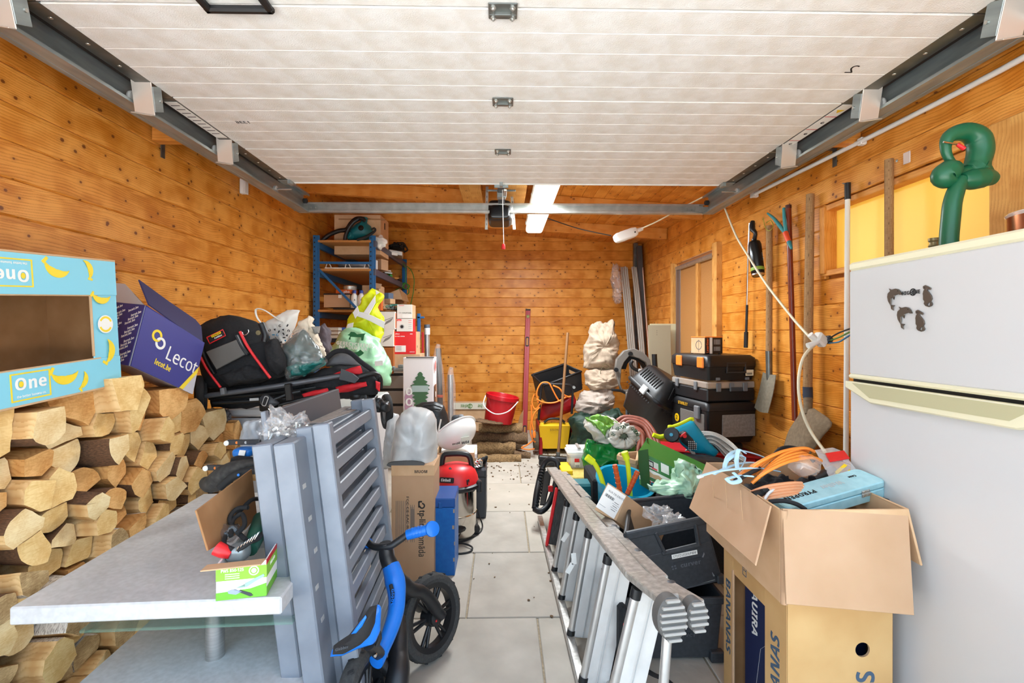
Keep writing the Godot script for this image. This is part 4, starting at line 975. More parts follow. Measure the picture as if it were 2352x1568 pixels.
	wpart(r2, "roll", tube([V3(-0.491, 0.007, -4.55), V3(-0.501, 0.799, -4.6)], 0.027, 16), nmat(hx("8e8c89"), hx("f2f2f0"), 0.22, V3(16, 1, 16), 0.03, 0.8, 96))
	wpart(r2, "film", tube([V3(-0.494, 0.344, -4.58), V3(-0.494, 0.635, -4.58), V3(-0.498, 0.822, -4.58), V3(-0.49, 0.872, -4.58)], [0.04, 0.045, 0.045, 0.02], 10, 12), M.filmthin)
	# artificial tree carton
	var tx = thing("tree_box", "white and pink artificial tree carton with green tree picture and tape", "box", V3(-0.711, 0.226, -4.2))
	wpart(tx, "body", bx(0.262, 0.98, 0.19, 0.003), mat("e6dcdc", 0.6), V3(-0.731, 0.495, -4.25))
	var q0 = V3(-0.714, 0.602, -4.15)
	var green = nmat(hx("2d5236"), hx("5b7d56"), 0.8, Vector3.ONE * 30, 0.05, 0, 97)
	var tree = PackedVector2Array()
	for k in 26:
		var f = k / 25.0; var w = lerpf(0.012, 0.095, clampf(f * 3.2, 0, 1)) if f < 0.35 else lerpf(0.085, 0.03, (f - 0.35) / 0.65)
		tree.append(Vector2(w * (1.0 if k % 2 else 0.62), 0.28 - f * 0.42))
	var tr2 = tree.duplicate(); tr2.reverse()
	for v in tr2: tree.append(Vector2(-v.x, v.y))
	wpart(tx, "tree_print", ext(tree, 0.001), green, q0 + V3(0.0, -0.02, 0.0006))
	wpart(tx, "tape", bx(0.14, 0.055, 0.001, 0), mat("a9b9b4", 0.4), q0 + V3(0.0, 0.115, 0.0016))
	for k in 3:
		var l = txt(tx, "O", 0.065, Transform3D(), M.paper, true); l.transform = tx.transform.affine_inverse() * xfm(q0 + V3(-0.095, 0.09 - 0.09 * k, 0.0012))
		wpart(tx, "pink_print", ext(disc(0.042, 14, 0.8), 0.001), mat("b98fa5", 0.6), q0 + V3(-0.1, 0.04 - 0.08 * k, 0.0004))
	wpart(tx, "header_print", bx(0.24, 0.012, 0.001, 0), M.inkgrey, q0 + V3(0.0, 0.385, 0.0005))
	wpart(tx, "red_print", ext(moved(disc(0.05, 14, 0.5), Vector2.ZERO), 0.001), M.brightred, V3(-0.59, 0.911, -4.2) + V3(0.002, 0, 0), V3(0, 90, 0))
	var l2 = txt(tx, "O", 0.05, Transform3D(), M.paper, true); l2.transform = tx.transform.affine_inverse() * xfm(V3(-0.59, 0.663, -4.2) + V3(0.0025, 0, 0), V3(0, 90, 0))
	wpart(tx, "brown_print", bx(0.001, 0.25, 0.11, 0), mat("7c5236", 0.6), V3(-0.593, 0.622, -4.22) + V3(0.0005, 0, 0))

func puff_at(outline, d, tf, tb, m, amp):   # puff as a bare mesh in room x, y (z = 0 at its middle)
	var tmp = Node3D.new(); add_child(tmp)
	var o = puff(tmp, "tmp", outline, 0.0, tf, tb, null, amp)
	var st = SurfaceTool.new(); st.append_from(o.mesh, 0, o.transform); var r = st.commit(); tmp.free()
	r.surface_set_material(0, m)
	return r

func round_log(called, label, a, b, r, m, group):
	var n: FastNoiseLite = noise(rng.randi() % 999, 5.0); var rings = []; var dir: Vector3 = (b - a).normalized()
	var y = dir.cross(Vector3.BACK).normalized(); var z = dir.cross(y)
	for i in 13:
		var p: Vector3 = a.lerp(b, i / 12.0); var ring = PackedVector3Array()
		for j in 16:
			var o = y * cos(TAU * j / 16) + z * sin(TAU * j / 16)
			ring.append(p + o * r * (1.0 + 0.5 * n.get_noise_3dv(p * 1.6 + o * 0.25)) - (a + b) / 2)
		rings.append(ring)
	return solo(called, label, "log", loft(rings), m, (a + b) / 2, Vector3.ZERO, group)

func back_floor():
	# spirit level against the end wall
	var lv = thing("spirit_level", "long red spirit level leaning upright against the end wall", "spirit level", V3(0.248, -0.01, -5.45))
	var a = V3(0.245, -0.01, -5.45); var b = V3(0.309, 1.477, -5.86)
	var ax = aim((a + b) / 2, b - a, Vector3.RIGHT)
	var L = (b - a).length()
	var T = Transform3D(Basis(Vector3.RIGHT, (b - a).normalized(), Vector3.RIGHT.cross((b - a).normalized())), (a + b) / 2)
	M.levelred = mat("9a0812", 0.5)
	wpart(lv, "body", bx(0.058, L, 0.026, 0.003), M.levelred, T)
	wpart(lv, "rail", bx(0.006, L, 0.029, 0.002), mat("a81420", 0.5), T * Transform3D(Basis(), V3(-0.008, 0, 0)))
	wpart(lv, "end_cap", bx(0.06, 0.02, 0.03, 0.003), M.ink, T * Transform3D(Basis(), V3(0, L / 2, 0)))
	wpart(lv, "end_cap", bx(0.06, 0.02, 0.03, 0.003), M.ink, T * Transform3D(Basis(), V3(0, -L / 2, 0)))
	for q in [0.24, -0.44]:
		wpart(lv, "hand_grip", ext(rrect(0.042, 0.12, 0.014), 0.032), M.ink, T * Transform3D(Basis(), V3(0, q * L, 0)))
		wpart(lv, "grip_hole", ext(rrect(0.024, 0.09, 0.009), 0.0336), nmat(hx("a06428"), hx("b87838"), 0.6), T * Transform3D(Basis(), V3(0, q * L, 0)))
	for q in [0.445, -0.465]:
		wpart(lv, "vial", lathe([0.0001, 0.002, 0.01, 0.002, 0.014, 0, 0.02, 0.003, 0.022, 0], 16), mat("8a8a4a", 0.3), T * Transform3D(Basis(Vector3.RIGHT, PI / 2), V3(0, q * L, 0.014)))
	# bucket
	var bk = thing("bucket", "bright red plastic bucket with white handle tilted on the split logs", "bucket", V3(-0.047, 0.325, -4.72), V3(0, 0, -10))
	part(bk, "pail", lathe([0.0001, 0.0, 0.132, 0.0, 0.138, 0.006, 0.152, 0.225, 0.166, 0.228, 0.166, 0.262, 0.158, 0.268, 0.154, 0.262, 0.138, 0.02, 0.0001, 0.02], 40), mat("b5101c", 0.3))
	part(bk, "handle", tube([V3(-0.165, 0.235, 0.02), V3(-0.165, 0.15, 0.1), V3(-0.05, 0.10, 0.175), V3(0.07, 0.14, 0.17), V3(0.155, 0.235, 0.07)], 0.0055, 8, 24), M.white)
	# carton with printed tape behind it
	var tc = thing("taped_carton", "low brown carton with white and green printed tape against the end wall", "box", V3(-0.388, 0.087, -5.55))
	wpart(tc, "body", bx(0.42, 0.34, 0.1, 0.003), M.carton, V3(-0.388, 0.212, -5.7))
	wpart(tc, "tape", bx(0.42, 0.075, 0.002, 0), mat("dcd8c4", 0.5), V3(-0.383, 0.341, -5.63))
	var tw = tc.transform.affine_inverse()
	txt(tc, "Zelez", 0.035, tw * xfm(V3(-0.439, 0.343, -5.62), V3(0, 0, 180)), mat("5b8a3a"))
	txt(tc, "be", 0.035, tw * xfm(V3(-0.265, 0.343, -5.62), V3(0, 0, 180)), mat("5b8a3a"))
	wpart(tc, "print", ext(arc(0.021, 0.027, 0, 350, 20), 0.001), mat("4c8a35"), V3(-0.383, 0.342, -5.625))
	txt(tc, "Z", 0.024, tw * xfm(V3(-0.383, 0.343, -5.62), V3(0, 0, 180)), mat("4c8a35"), true)
	# bark logs on the floor
	M.bark = nmat(hx("3f2f20"), hx("86694a"), 0.95, V3(4, 14, 14), 0.05, 0, 101, 3.0, 0.3)
	M.barkpale = nmat(hx("5a442c"), hx("a8875a"), 0.95, V3(3, 12, 12), 0.05, 0, 102, 3.0, 0.3)
	var g = "long logs on the stone floor"
	round_log("floor_log", "pale debarked log lying foremost on the floor before the red bucket", V3(-0.233, 0.007, -4.5), V3(0.172, 0.005, -4.5), 0.05, M.barkpale, g)
	round_log("floor_log", "brown log lying behind the foremost pale log on the floor", V3(-0.249, 0.081, -4.65), V3(0.123, 0.079, -4.65), 0.053, M.barkpale, g)
	round_log("floor_log", "short rough log end poking out beside the brown log pile", V3(0.105, 0.029, -4.6), V3(0.264, 0.011, -4.6), 0.04, M.bark, g)
	round_log("floor_log", "rough crumbly bark log in the middle of the floor pile", V3(-0.306, 0.156, -4.75), V3(0.246, 0.154, -4.75), 0.052, M.bark, g)
	round_log("floor_log", "brown log directly beneath the red bucket", V3(-0.24, 0.241, -4.8), V3(0.196, 0.235, -4.8), 0.05, M.barkpale, g)
	round_log("floor_log", "brown log at floor level beneath the middle of the floor pile", V3(-0.242, -0.042, -4.85), V3(0.198, -0.044, -4.85), 0.055, M.bark, g)
	round_log("floor_log", "dark bark log at the bottom beneath the rough crumbly one", V3(-0.25, -0.008, -5), V3(0.205, -0.01, -5), 0.07, M.bark, g)
	solo("bark_strip", "flat dark bark strip under the tilted red bucket", "bark", blob(V3(0.14, 0.012, 0.08), 0.7, 0.012, 20, 8), M.bark, V3(-0.138, 0.348, -4.6), V3(0, 0, -7))
	solo("cardboard_scrap", "torn brown cardboard scrap standing between the bucket and the spirit level", "cardboard", ext([-0.06, -0.26, 0.04, -0.26, 0.06, 0.12, 0.02, 0.05], 0.006), M.cartondark, V3(0.165, 0.249, -5.2))
	var cr = MultiMesh.new(); cr.transform_format = MultiMesh.TRANSFORM_3D; cr.mesh = blob(V3(0.006, 0.003, 0.005), 0.8, 0.003, 90, 2, 8, 6); cr.instance_count = 240
	for i in 240:
		var p = V3(rng.randf_range(-0.5, 0.6), 0.004, -rng.randf_range(3.9, 4.9))
		if i > 200: p = V3(rng.randf_range(-0.5, 0.4), 0.003, -rng.randf_range(2.0, 4.2))
		cr.set_instance_transform(i, Transform3D(Basis(Vector3.UP, rng.randf() * TAU).scaled(Vector3.ONE * rng.randf_range(0.4, 1.5)), p))
	var mi = MultiMeshInstance3D.new(); mi.name = "bark_crumbs"; mi.multimesh = cr; mi.material_override = M.bark; add_child(mi)
	mi.set_meta("kind", "stuff"); tag(mi, "loose bark crumbs scattered over the stone floor by the log pile", "debris")
	# lawn mower
	var mw = thing("lawn_mower", "red electric lawn mower with yellow grass box and folded black handle", "lawn mower", V3(0.519, 0.006, -4.75))
	wpart(mw, "deck", puff_at([0.37, 0.317, 0.397, 0.46, 0.504, 0.504, 0.728, 0.57, 0.764, 0.481, 0.701, 0.392, 0.58, 0.347, 0.401, 0.299], 0, 0.06, 0.3, M.levelred, 0.003), null, V3(0, 0, -4.9))
	wpart(mw, "grass_box", loft([PackedVector3Array([V3(0.38, 0.05, -4.75), V3(0.641, 0.049, -4.75), V3(0.641, 0.049, -4.75), V3(0.38, 0.05, -4.75)]), PackedVector3Array([V3(0.378, 0.057, -4.72), V3(0.636, 0.056, -4.72), V3(0.688, -0.036, -5.1), V3(0.408, -0.035, -5.1)]), PackedVector3Array([V3(0.354, 0.288, -4.68), V3(0.661, 0.287, -4.68), V3(0.72, 0.205, -5.1), V3(0.385, 0.207, -5.1)]), PackedVector3Array([V3(0.369, 0.315, -4.72), V3(0.654, 0.314, -4.72), V3(0.706, 0.243, -5.1), V3(0.399, 0.244, -5.1)])], true, true, true), mat("eebc0c", 0.4))
	wpart(mw, "red_flank", bx(0.035, 0.30, 0.5, 0.01), M.levelred, V3(0.374, 0.123, -4.95))
	wpart(mw, "red_flank", bx(0.035, 0.30, 0.5, 0.01), M.levelred, V3(0.717, 0.122, -4.95))
	wpart(mw, "box_handle", tube([V3(0.406, 0.319, -4.7), V3(0.458, 0.353, -4.7), V3(0.557, 0.352, -4.7), V3(0.608, 0.318, -4.7)], 0.012, 8, 16), M.black)
	for q in [[1231, 1012], [1319, 1014]]:
		wpart(mw, "wheel", lathe([0.03, -0.022, 0.085, -0.025, 0.09, -0.015, 0.09, 0.015, 0.085, 0.025, 0.03, 0.022, 0.02, 0.0, 0.03, -0.022], 24), nmat(hx("4a4030"), hx("6e604a"), 0.9, Vector3.ONE * 8), (V3(0.328, 0.128, -4.75) if q[0] < 1250 else V3(0.701, 0.118, -4.75)), V3(0, 0, 90))
	wpart(mw, "handle", tube([V3(0.347, 0.353, -4.65), V3(0.36, 0.519, -4.65), V3(0.377, 0.692, -4.65), V3(0.411, 0.7, -4.65), V3(0.614, 0.696, -4.65), V3(0.665, 0.683, -4.65), V3(0.678, 0.624, -4.65), V3(0.67, 0.412, -4.65)], 0.012, 8, 40), M.black)
	wpart(mw, "grip_knob", cyl(0.014, 0.03, 10), M.galv2, V3(0.688, 0.672, -4.63), V3(90, 0, 0))
	txt(mw, "BISON", 0.02, mw.transform.affine_inverse() * xfm(V3(0.502, 0.25, -4.675)), mat("8a6a10"), true)
	var oc = thing("orange_cable", "orange extension cable looped over the lawn mower and along the end wall", "cable", V3(0.335, 0.379, -4.6))
	for pts in [[V3(0.341, 0.523, -4.62), V3(0.328, 0.628, -4.62), V3(0.37, 0.712, -4.62), V3(0.433, 0.72, -4.62), V3(0.463, 0.691, -4.62)], [V3(0.482, 0.693, -4.6), V3(0.545, 0.664, -4.6), V3(0.587, 0.605, -4.6), V3(0.641, 0.58, -4.6)], [V3(0.321, 0.566, -4.58), V3(0.396, 0.533, -4.58), V3(0.5, 0.533, -4.58), V3(0.605, 0.582, -4.58)], [V3(0.301, 0.61, -4.6), V3(0.28, 0.526, -4.6), V3(0.314, 0.463, -4.6), V3(0.364, 0.526, -4.6)], [V3(0.354, 0.487, -4.58), V3(0.3, 0.425, -4.58), V3(0.279, 0.341, -4.58), V3(0.296, 0.258, -4.58), V3(0.304, 0.216, -4.58)], [V3(0.272, 0.505, -4.6), V3(0.276, 0.38, -4.6), V3(0.264, 0.254, -4.6), V3(0.289, 0.17, -4.6), V3(0.314, 0.149, -4.6)], [V3(0.297, 0.17, -4.6), V3(0.23, 0.12, -4.6), V3(0.18, 0.095, -4.6), V3(0.239, 0.078, -4.6), V3(0.306, 0.086, -4.6)], [V3(0.45, 0.712, -4.62), V3(0.543, 0.543, -4.62), V3(0.593, 0.573, -4.62), V3(0.661, 0.585, -4.62)]]:
		wpart(oc, "loop", tube(pts, 0.0075, 8, 20), M.orange)
	wpart(oc, "plug", lathe([0.0001, -0.03, 0.014, -0.028, 0.018, 0.0, 0.012, 0.03, 0.0001, 0.032], 12), M.orange, V3(0.299, 0.229, -4.56))
	# black crate
	var ct = thing("black_crate", "black open plastic crate tipped on top of the lawn mower handle", "crate", V3(0.546, 0.518, -4.8))
	var P1 = V3(0.302, 0.763, -4.95); var P2 = V3(0.662, 0.862, -5.15); var P3 = V3(0.812, 0.798, -4.95); var P4 = V3(0.402, 0.682, -4.7)
	var Q1 = V3(0.351, 0.565, -4.95); var Q3 = V3(0.818, 0.62, -4.93); var Q4 = V3(0.441, 0.507, -4.7); var Q2 = V3(0.671, 0.656, -5.15)
	plate(ct, "side", [P1, P4, Q4, Q1], 0.008, M.black, 0.002); plate(ct, "side", [P4, P3, Q3, Q4], 0.008, M.black, 0.002)
	plate(ct, "side", [P3, P2, Q2, Q3], 0.008, M.black, 0.002); plate(ct, "side", [P2, P1, Q1, Q2], 0.008, M.black, 0.002)
	plate(ct, "bottom", [Q1, Q2, Q3, Q4], 0.008, M.black)
	wpart(ct, "rim", tube([P1, P4, P3, P2, P1], 0.012, 8), M.black)
	plate(ct, "hand_hole", [P3.lerp(P2, 0.3) + (Q3 - P3) * 0.2, P3.lerp(P2, 0.7) + (Q3 - P3) * 0.2, P3.lerp(P2, 0.7) + (Q3 - P3) * 0.4, P3.lerp(P2, 0.3) + (Q3 - P3) * 0.4], 0.010, M.cartondark)
	# broom
	var bm = thing("broom", "broom with long worn wooden stick standing before the lawn mower", "broom", V3(0.493, 0.08, -4.3))
	wpart(bm, "stick", tube([V3(0.624, 1.2, -4.6), V3(0.559, 0.628, -4.45), V3(0.497, 0.095, -4.3)], 0.0135, 10), mat("7d5630", 0.7))
	wpart(bm, "head", bx(0.26, 0.04, 0.06, 0.008), M.black, V3(0.448, 0.077, -4.28), V3(0, 0, -4))
	wpart(bm, "bristles", bx(0.25, 0.05, 0.05, 0.004), M.rubber, V3(0.448, 0.038, -4.28), V3(0, 0, -4))
	wpart(bm, "ferrule", cyl(0.018, 0.05, 10), M.steeldark, V3(0.497, 0.103, -4.3))
	# pale sacks stacked
	M.sack = nmat(hx("ab9580"), hx("c4b099"), 0.85, Vector3.ONE * 6, 0.02, 0, 111, 1.6)
	var s1 = thing("rubble_sack", "pale beige woven sack knotted at the top of the sack stack", "sack", V3(1.006, 0.815, -4.9))
	puff(s1, "bag", [0.983, 1.33, 1.024, 1.312, 1.082, 1.321, 1.123, 1.343, 1.154, 1.33, 1.145, 1.267, 1.172, 1.187, 1.203, 1.075, 1.185, 0.981, 1.167, 0.891, 1.154, 0.824, 0.956, 0.82, 0.822, 0.843, 0.84, 0.936, 0.84, 1.075, 0.871, 1.155, 0.903, 1.28], 4.9, 0.15, 0.12, M.sack, 0.06, 5.0, 21, 2.6, Vector3.ZERO, 90, false, 3.0)
	wpart(s1, "tie_string", tube([V3(0.986, 0.881, -4.72), V3(1.016, 0.89, -4.72), V3(1.051, 0.864, -4.72), V3(1.029, 0.842, -4.72), V3(0.986, 0.86, -4.72), V3(0.965, 0.808, -4.72), V3(0.982, 0.752, -4.72)], 0.003, 6, 20), mat("5a5130"))
	var s2 = thing("rubble_sack", "slumped pale beige sack in the middle of the sack stack", "sack", V3(1.004, 0.62, -4.85))
	puff(s2, "bag", [0.889, 0.828, 1.129, 0.841, 1.173, 0.766, 1.173, 0.66, 1.098, 0.62, 0.898, 0.607, 0.831, 0.678, 0.845, 0.784], 4.85, 0.17, 0.12, M.sack, 0.06, 5.0, 22, 2.6, Vector3.ZERO, 80, false, 3.0)
	var s3 = thing("rubble_sack", "greyish translucent sack at the bottom of the sack stack", "sack", V3(0.941, 0.359, -4.8))
	puff(s3, "bag", [0.823, 0.622, 1.095, 0.63, 1.117, 0.538, 1.1, 0.446, 0.893, 0.355, 0.779, 0.364, 0.722, 0.447, 0.766, 0.574], 4.8, 0.18, 0.12, nmat(hx("a8988c"), hx("c4b6a8"), 0.6, Vector3.ONE * 5, 0.02, 0, 112, 1.6), 0.06, 5.0, 23, 2.6, Vector3.ZERO, 80, false, 3.0)
	var gt = thing("dark_tarp", "dark green tarpaulin heap beneath the pale sacks", "tarpaulin", V3(0.86, 0.042, -4.6))
	puff(gt, "cloth", [0.641, 0.395, 0.713, 0.428, 0.902, 0.398, 1.05, 0.469, 1.134, 0.477, 1.164, 0.356, 1.147, 0.167, 1.029, 0.041, 0.797, 0.017, 0.667, 0.043], 4.6, 0.2, 0.15, nmat(hx("12281f"), hx("22402f"), 0.6, Vector3.ONE * 4), 0.06, 8.0, 25)
	# tubes in the far corner
	M.pvc = nmat(hx("a8a298"), hx("bab4aa"), 0.5, V3(3, 1, 3), 0.02, 0, 121)
	for k in 7:
		var x0 = [1427, 1432, 1437, 1441, 1453, 1458, 1462][k]; var o = [0.0, 0.024, 0.048, 0.07, 0.135, 0.158, 0.18][k]
		solo("plastic_tube", "%s grey plastic tube leaning in the far corner beside the sacks" % ["first, half-wrapped", "second", "third", "fourth", "fifth, set apart", "sixth", "seventh"][k], "tube", tube([V3(1.435, 1.992, -5.78) + V3(o, 0.004 * (k % 3), -0.01 * (k % 2)), V3(1.442, 1.425, -5.6) + V3(o, 0, 0), V3(1.481, 0.12, -5.35) + V3(o * 0.95, 0.02, 0)], 0.0115, 10, 6), M.pvc, Vector3.ZERO, Vector3.ZERO, "grey tubes in the corner")
	var ap = thing("slotted_post", "tall dark perforated steel post standing in the far corner", "post", V3(1.654, 0.064, -5.5))
	bar(ap, "angle", V3(1.659, 2.255, -5.8), V3(1.679, 0.079, -5.55), 0.05, 0.06, nmat(hx("3c3f42"), hx("6a6d70"), 0.5, V3(14, 14, 14), 0.06, 0.4, 122), 0.003)
	solo("white_rod", "thin white rod leaning beside the dark perforated post", "rod", tube([V3(1.687, 1.988, -5.75), V3(1.689, 0.913, -5.5), V3(1.697, 0.094, -5.35)], 0.007, 8), mat("d9b9a8", 0.6))
	solo("bubble_wrap", "strip of clear bubble wrap hanging over the first grey tube", "wrap", blob(V3(0.05, 0.23, 0.045), 0.7, 0.05, 40, 7, 30, 30), clear(0.14, 0.15), V3(1.358, 1.783, -5.7), V3(0, 0, 4))
	var pb = thing("wall_panel", "grey-beige flat panels with cream edge leaning by the boarded doorway", "panel", V3(1.576, 0.613, -4.72))
	wpart(pb, "board", bx(0.22, 0.9, 0.02, 0.002), mat("a39a82", 0.6), V3(1.552, 0.826, -4.7), V3(-3, 0, 0))
	wpart(pb, "board", bx(0.26, 0.9, 0.02, 0.002), mat("d6cda8", 0.6), V3(1.613, 0.841, -4.78), V3(-3, 0, 0))
	for k in 3: wpart(pb, "mark", bx(0.004, 0.01, 0.001, 0), M.inkgrey, V3(1.508, 1.221, -4.66) + V3(0, -0.02 * k, 0))
	# grey arched hood and black tubes
	var hd = thing("arched_hood", "grey arched plastic hood with dark lining beside the black carrier", "hood", V3(1.233, 0.661, -4.5))
	var arch = moved([1.052, 0.859, 1.068, 0.953, 1.138, 1.031, 1.229, 1.056, 1.324, 1.015, 1.386, 0.945, 1.403, 0.858, 1.378, 0.838, 1.345, 0.92, 1.275, 0.961, 1.188, 0.982, 1.138, 0.921, 1.113, 0.859, 1.105, 0.723, 1.122, 0.67, 1.163, 0.662, 1.275, 0.694, 1.279, 0.682, 1.171, 0.645, 1.109, 0.649, 1.089, 0.723], Vector2.ZERO)
	wpart(hd, "shell", ext(arch, 0.05, 0.006), mat("77716a", 0.6), V3(0, 0, -4.5))
	var arch2 = [1.104, 0.856, 1.13, 0.94, 1.18, 1.003, 1.261, 1.023, 1.341, 0.99, 1.392, 0.922, 1.409, 0.851, 1.383, 0.838, 1.341, 0.906, 1.29, 0.939, 1.227, 0.948, 1.189, 0.906, 1.172, 0.851]
	wpart(hd, "lining", ext(arch2, 0.16, 0.004), M.softblack, V3(0, 0, -4.62))
	for q in [0, 1]: wpart(hd, "pivot", cyl(0.02, 0.03, 12), M.black, (V3(1.056, 0.855, -4.45) if q == 0 else V3(1.191, 1.005, -4.45)), V3(90, 0, 0))
	var bt = thing("bent_handlebar", "black bent tube handlebar with upright grip behind the black carrier", "frame", V3(1.292, 0.779, -4.35))
	wpart(bt, "upright_grip", tube([V3(1.368, 1.007, -4.3), V3(1.372, 0.921, -4.3), V3(1.384, 0.815, -4.3)], 0.024, 12, 6), M.black)
	wpart(bt, "bent_tube", tube([V3(1.184, 0.946, -4.35), V3(1.168, 0.914, -4.35), V3(1.196, 0.874, -4.35), V3(1.268, 0.846, -4.35), V3(1.372, 0.834, -4.35), V3(1.424, 0.854, -4.35)], 0.016, 10, 24), M.black)
	wpart(bt, "strap", tube([V3(1.238, 0.854, -4.3), V3(1.25, 0.799, -4.3), V3(1.23, 0.725, -4.3)], 0.011, 8, 8), mat("8a7428", 0.6))
	wpart(bt, "joint", cyl(0.013, 0.03, 10), M.lightgrey, V3(1.247, 0.86, -4.32), V3(0, 0, 80))
	wpart(bt, "lower_tube", tube([V3(0.989, 0.68, -4.35), V3(1.072, 0.672, -4.35), V3(1.124, 0.648, -4.35)], 0.012, 8, 8), M.black)
	puff(bt, "bag", [1.107, 0.666, 1.178, 0.681, 1.206, 0.607, 1.159, 0.556, 1.103, 0.587], 4.3, 0.05, 0.05, mat("6a645c"), 0.02)
	for q in 3: wpart(bt, "leg", tube([V3(1.106, 0.594, -4.25) + V3(q * 0.02, 0, 0), V3(1.067, 0.017, -4.1) + V3(q * 0.05, 0, 0.02)], 0.014, 8), mat("3a3a3c", 0.5))
	# pet carrier
	var pc = thing("pet_carrier", "black plastic pet carrier with grey clips lying tilted before the tool boxes", "pet carrier", V3(1.314, 0.643, -3.85), Vector3.ZERO)
	pc.basis = (Basis(Vector3.BACK, deg_to_rad(-27)) * Basis(Vector3.UP, deg_to_rad(28)) * Basis(Vector3.RIGHT, deg_to_rad(14))).scaled(Vector3.ONE * 1.33)
	var rr = func(w, h, y, r): return PackedVector3Array(Array(rrect(w, h, r, 5)).map(func(q): return V3(q.x, y, q.y)))
	var pm = mat("1d1c1c", 0.42)
	part(pc, "base", loft([rr.call(0.30, 0.18, -0.175, 0.05), rr.call(0.36, 0.23, -0.165, 0.06), rr.call(0.44, 0.29, -0.02, 0.06), rr.call(0.46, 0.31, 0.0, 0.06)]), pm)
	part(pc, "top", loft([rr.call(0.46, 0.31, 0.0, 0.06), rr.call(0.45, 0.30, 0.035, 0.06), rr.call(0.40, 0.25, 0.13, 0.05), rr.call(0.34, 0.20, 0.145, 0.04)]), pm)
	part(pc, "rim", loft([rr.call(0.475, 0.325, -0.01, 0.065), rr.call(0.485, 0.335, 0.0, 0.065), rr.call(0.475, 0.325, 0.014, 0.065)]), pm)
	for k in 11: part(pc, "vent_slot", bx(0.008, 0.075, 0.004, 0.001), M.ink, V3(-0.16 + k * 0.032, 0.085, 0.1405), V3(-14.5, 0, 0))
	for k in 9: part(pc, "rim_notch", bx(0.012, 0.012, 0.004, 0.001), M.ink, V3(-0.14 + k * 0.035, -0.025, 0.151))
	part(pc, "clip", bx(0.06, 0.05, 0.012, 0.004), M.midgrey, V3(0.02, 0.005, 0.165))
	part(pc, "clip", bx(0.012, 0.05, 0.05, 0.004), M.lightgrey, V3(-0.24, 0.01, 0.03))
	for k in 9: part(pc, "vent_slot", bx(0.004, 0.06, 0.006, 0.001), M.ink, V3(-0.216, 0.085, -0.08 + k * 0.02), V3(0, 0, -13))
	for k in 12: part(pc, "rim_notch", bx(0.004, 0.01, 0.008, 0.001), M.ink, V3(-0.2305, -0.028, -0.12 + k * 0.021))
	# tool boxes
	var yaw = 10.0
	var base = V3(1.50, 0.0, -3.42)
	var t4 = thing("tool_box", "scuffed black box at the bottom of the tool box stack", "tool box", base, V3(0, yaw, 0))
	part(t4, "body", bx(0.30, 0.45, 0.40, 0.02), nmat(hx("121214"), hx("2a2a2c"), 0.5, Vector3.ONE * 6), V3(-0.03, 0.225, 0))
	for k in 5: part(t4, "white_speck", cyl(0.006, 0.002, 8), M.white, V3(-0.12 + k * 0.05, 0.4 - (k % 3) * 0.03, 0.201), V3(90, 0, 0))
	var t3 = thing("tool_box", "large black tool box with worn grey panel and grey latch", "tool box", base + V3(0, 0.455, 0), V3(0, yaw, 0))
	part(t3, "body", loft([rr.call(0.33, 0.42, 0.0, 0.02), rr.call(0.36, 0.46, 0.05, 0.02), rr.call(0.37, 0.47, 0.22, 0.02)]), mat("151516", 0.5))
	part(t3, "lid", loft([rr.call(0.375, 0.475, 0.222, 0.02), rr.call(0.375, 0.475, 0.26, 0.03), rr.call(0.34, 0.44, 0.275, 0.03)]), mat("18181a", 0.45))
	part(t3, "grey_panel", bx(0.25, 0.15, 0.01, 0.003), nmat(hx("7d7872"), hx("9b958d"), 0.6, Vector3.ONE * 8), V3(0.05, 0.12, 0.232))
	part(t3, "side_panel", bx(0.01, 0.15, 0.30, 0.003), nmat(hx("55524e"), hx("7d7972"), 0.6, Vector3.ONE * 14, 0.04), V3(-0.182, 0.12, 0.05))
	part(t3, "latch", bx(0.02, 0.09, 0.06, 0.006), M.midgrey, V3(-0.195, 0.2, 0.13))
	txt(t3, "STANLEY", 0.022, xfm(V3(-0.189, 0.235, -0.06), V3(0, -90, 0)), mat("d0a020"), true)
	part(t3, "yellow_badge", ext(disc(0.03, 16), 0.002), M.yellow, V3(-0.189, 0.12, -0.14), V3(0, -90, 0))
	txt(t3, "2", 0.03, xfm(V3(-0.1905, 0.12, -0.14), V3(0, -90, 0)), M.ink, true)
	var t2 = thing("organiser_case", "black parts organiser with smoky clear lid in the middle of the tool boxes", "organiser", base + V3(0, 0.735, 0), V3(0, yaw, 0))
	part(t2, "body", bx(0.36, 0.085, 0.45, 0.008), mat("1b1b1d", 0.4), V3(0, 0.045, 0))
	part(t2, "clear_lid", bx(0.365, 0.045, 0.455, 0.008), clear(0.5, 0.15, Color(0.75, 0.72, 0.68)), V3(0, 0.112, 0))
	for k in 3: part(t2, "latch", bx(0.035, 0.06, 0.012, 0.004), M.midgrey, V3(-0.1 + k * 0.1, 0.1, 0.233))
	for k in 2: part(t2, "latch", bx(0.012, 0.06, 0.035, 0.004), M.midgrey, V3(-0.188, 0.1, 0.1 - k * 0.24))
	part(t2, "handle", bx(0.09, 0.03, 0.016, 0.004), M.darkgrey, V3(0.03, 0.085, 0.235))
	var t1 = thing("tool_box", "black tool box with two orange latches on top of the stack", "tool box", base + V3(0, 0.88, 0), V3(0, yaw, 0))
	part(t1, "body", loft([rr.call(0.34, 0.44, 0.0, 0.02), rr.call(0.36, 0.47, 0.09, 0.02)]), mat("161617", 0.45))
	part(t1, "lid", loft([rr.call(0.37, 0.48, 0.092, 0.02), rr.call(0.37, 0.48, 0.15, 0.03), rr.call(0.33, 0.44, 0.168, 0.03)]), mat("141415", 0.4))
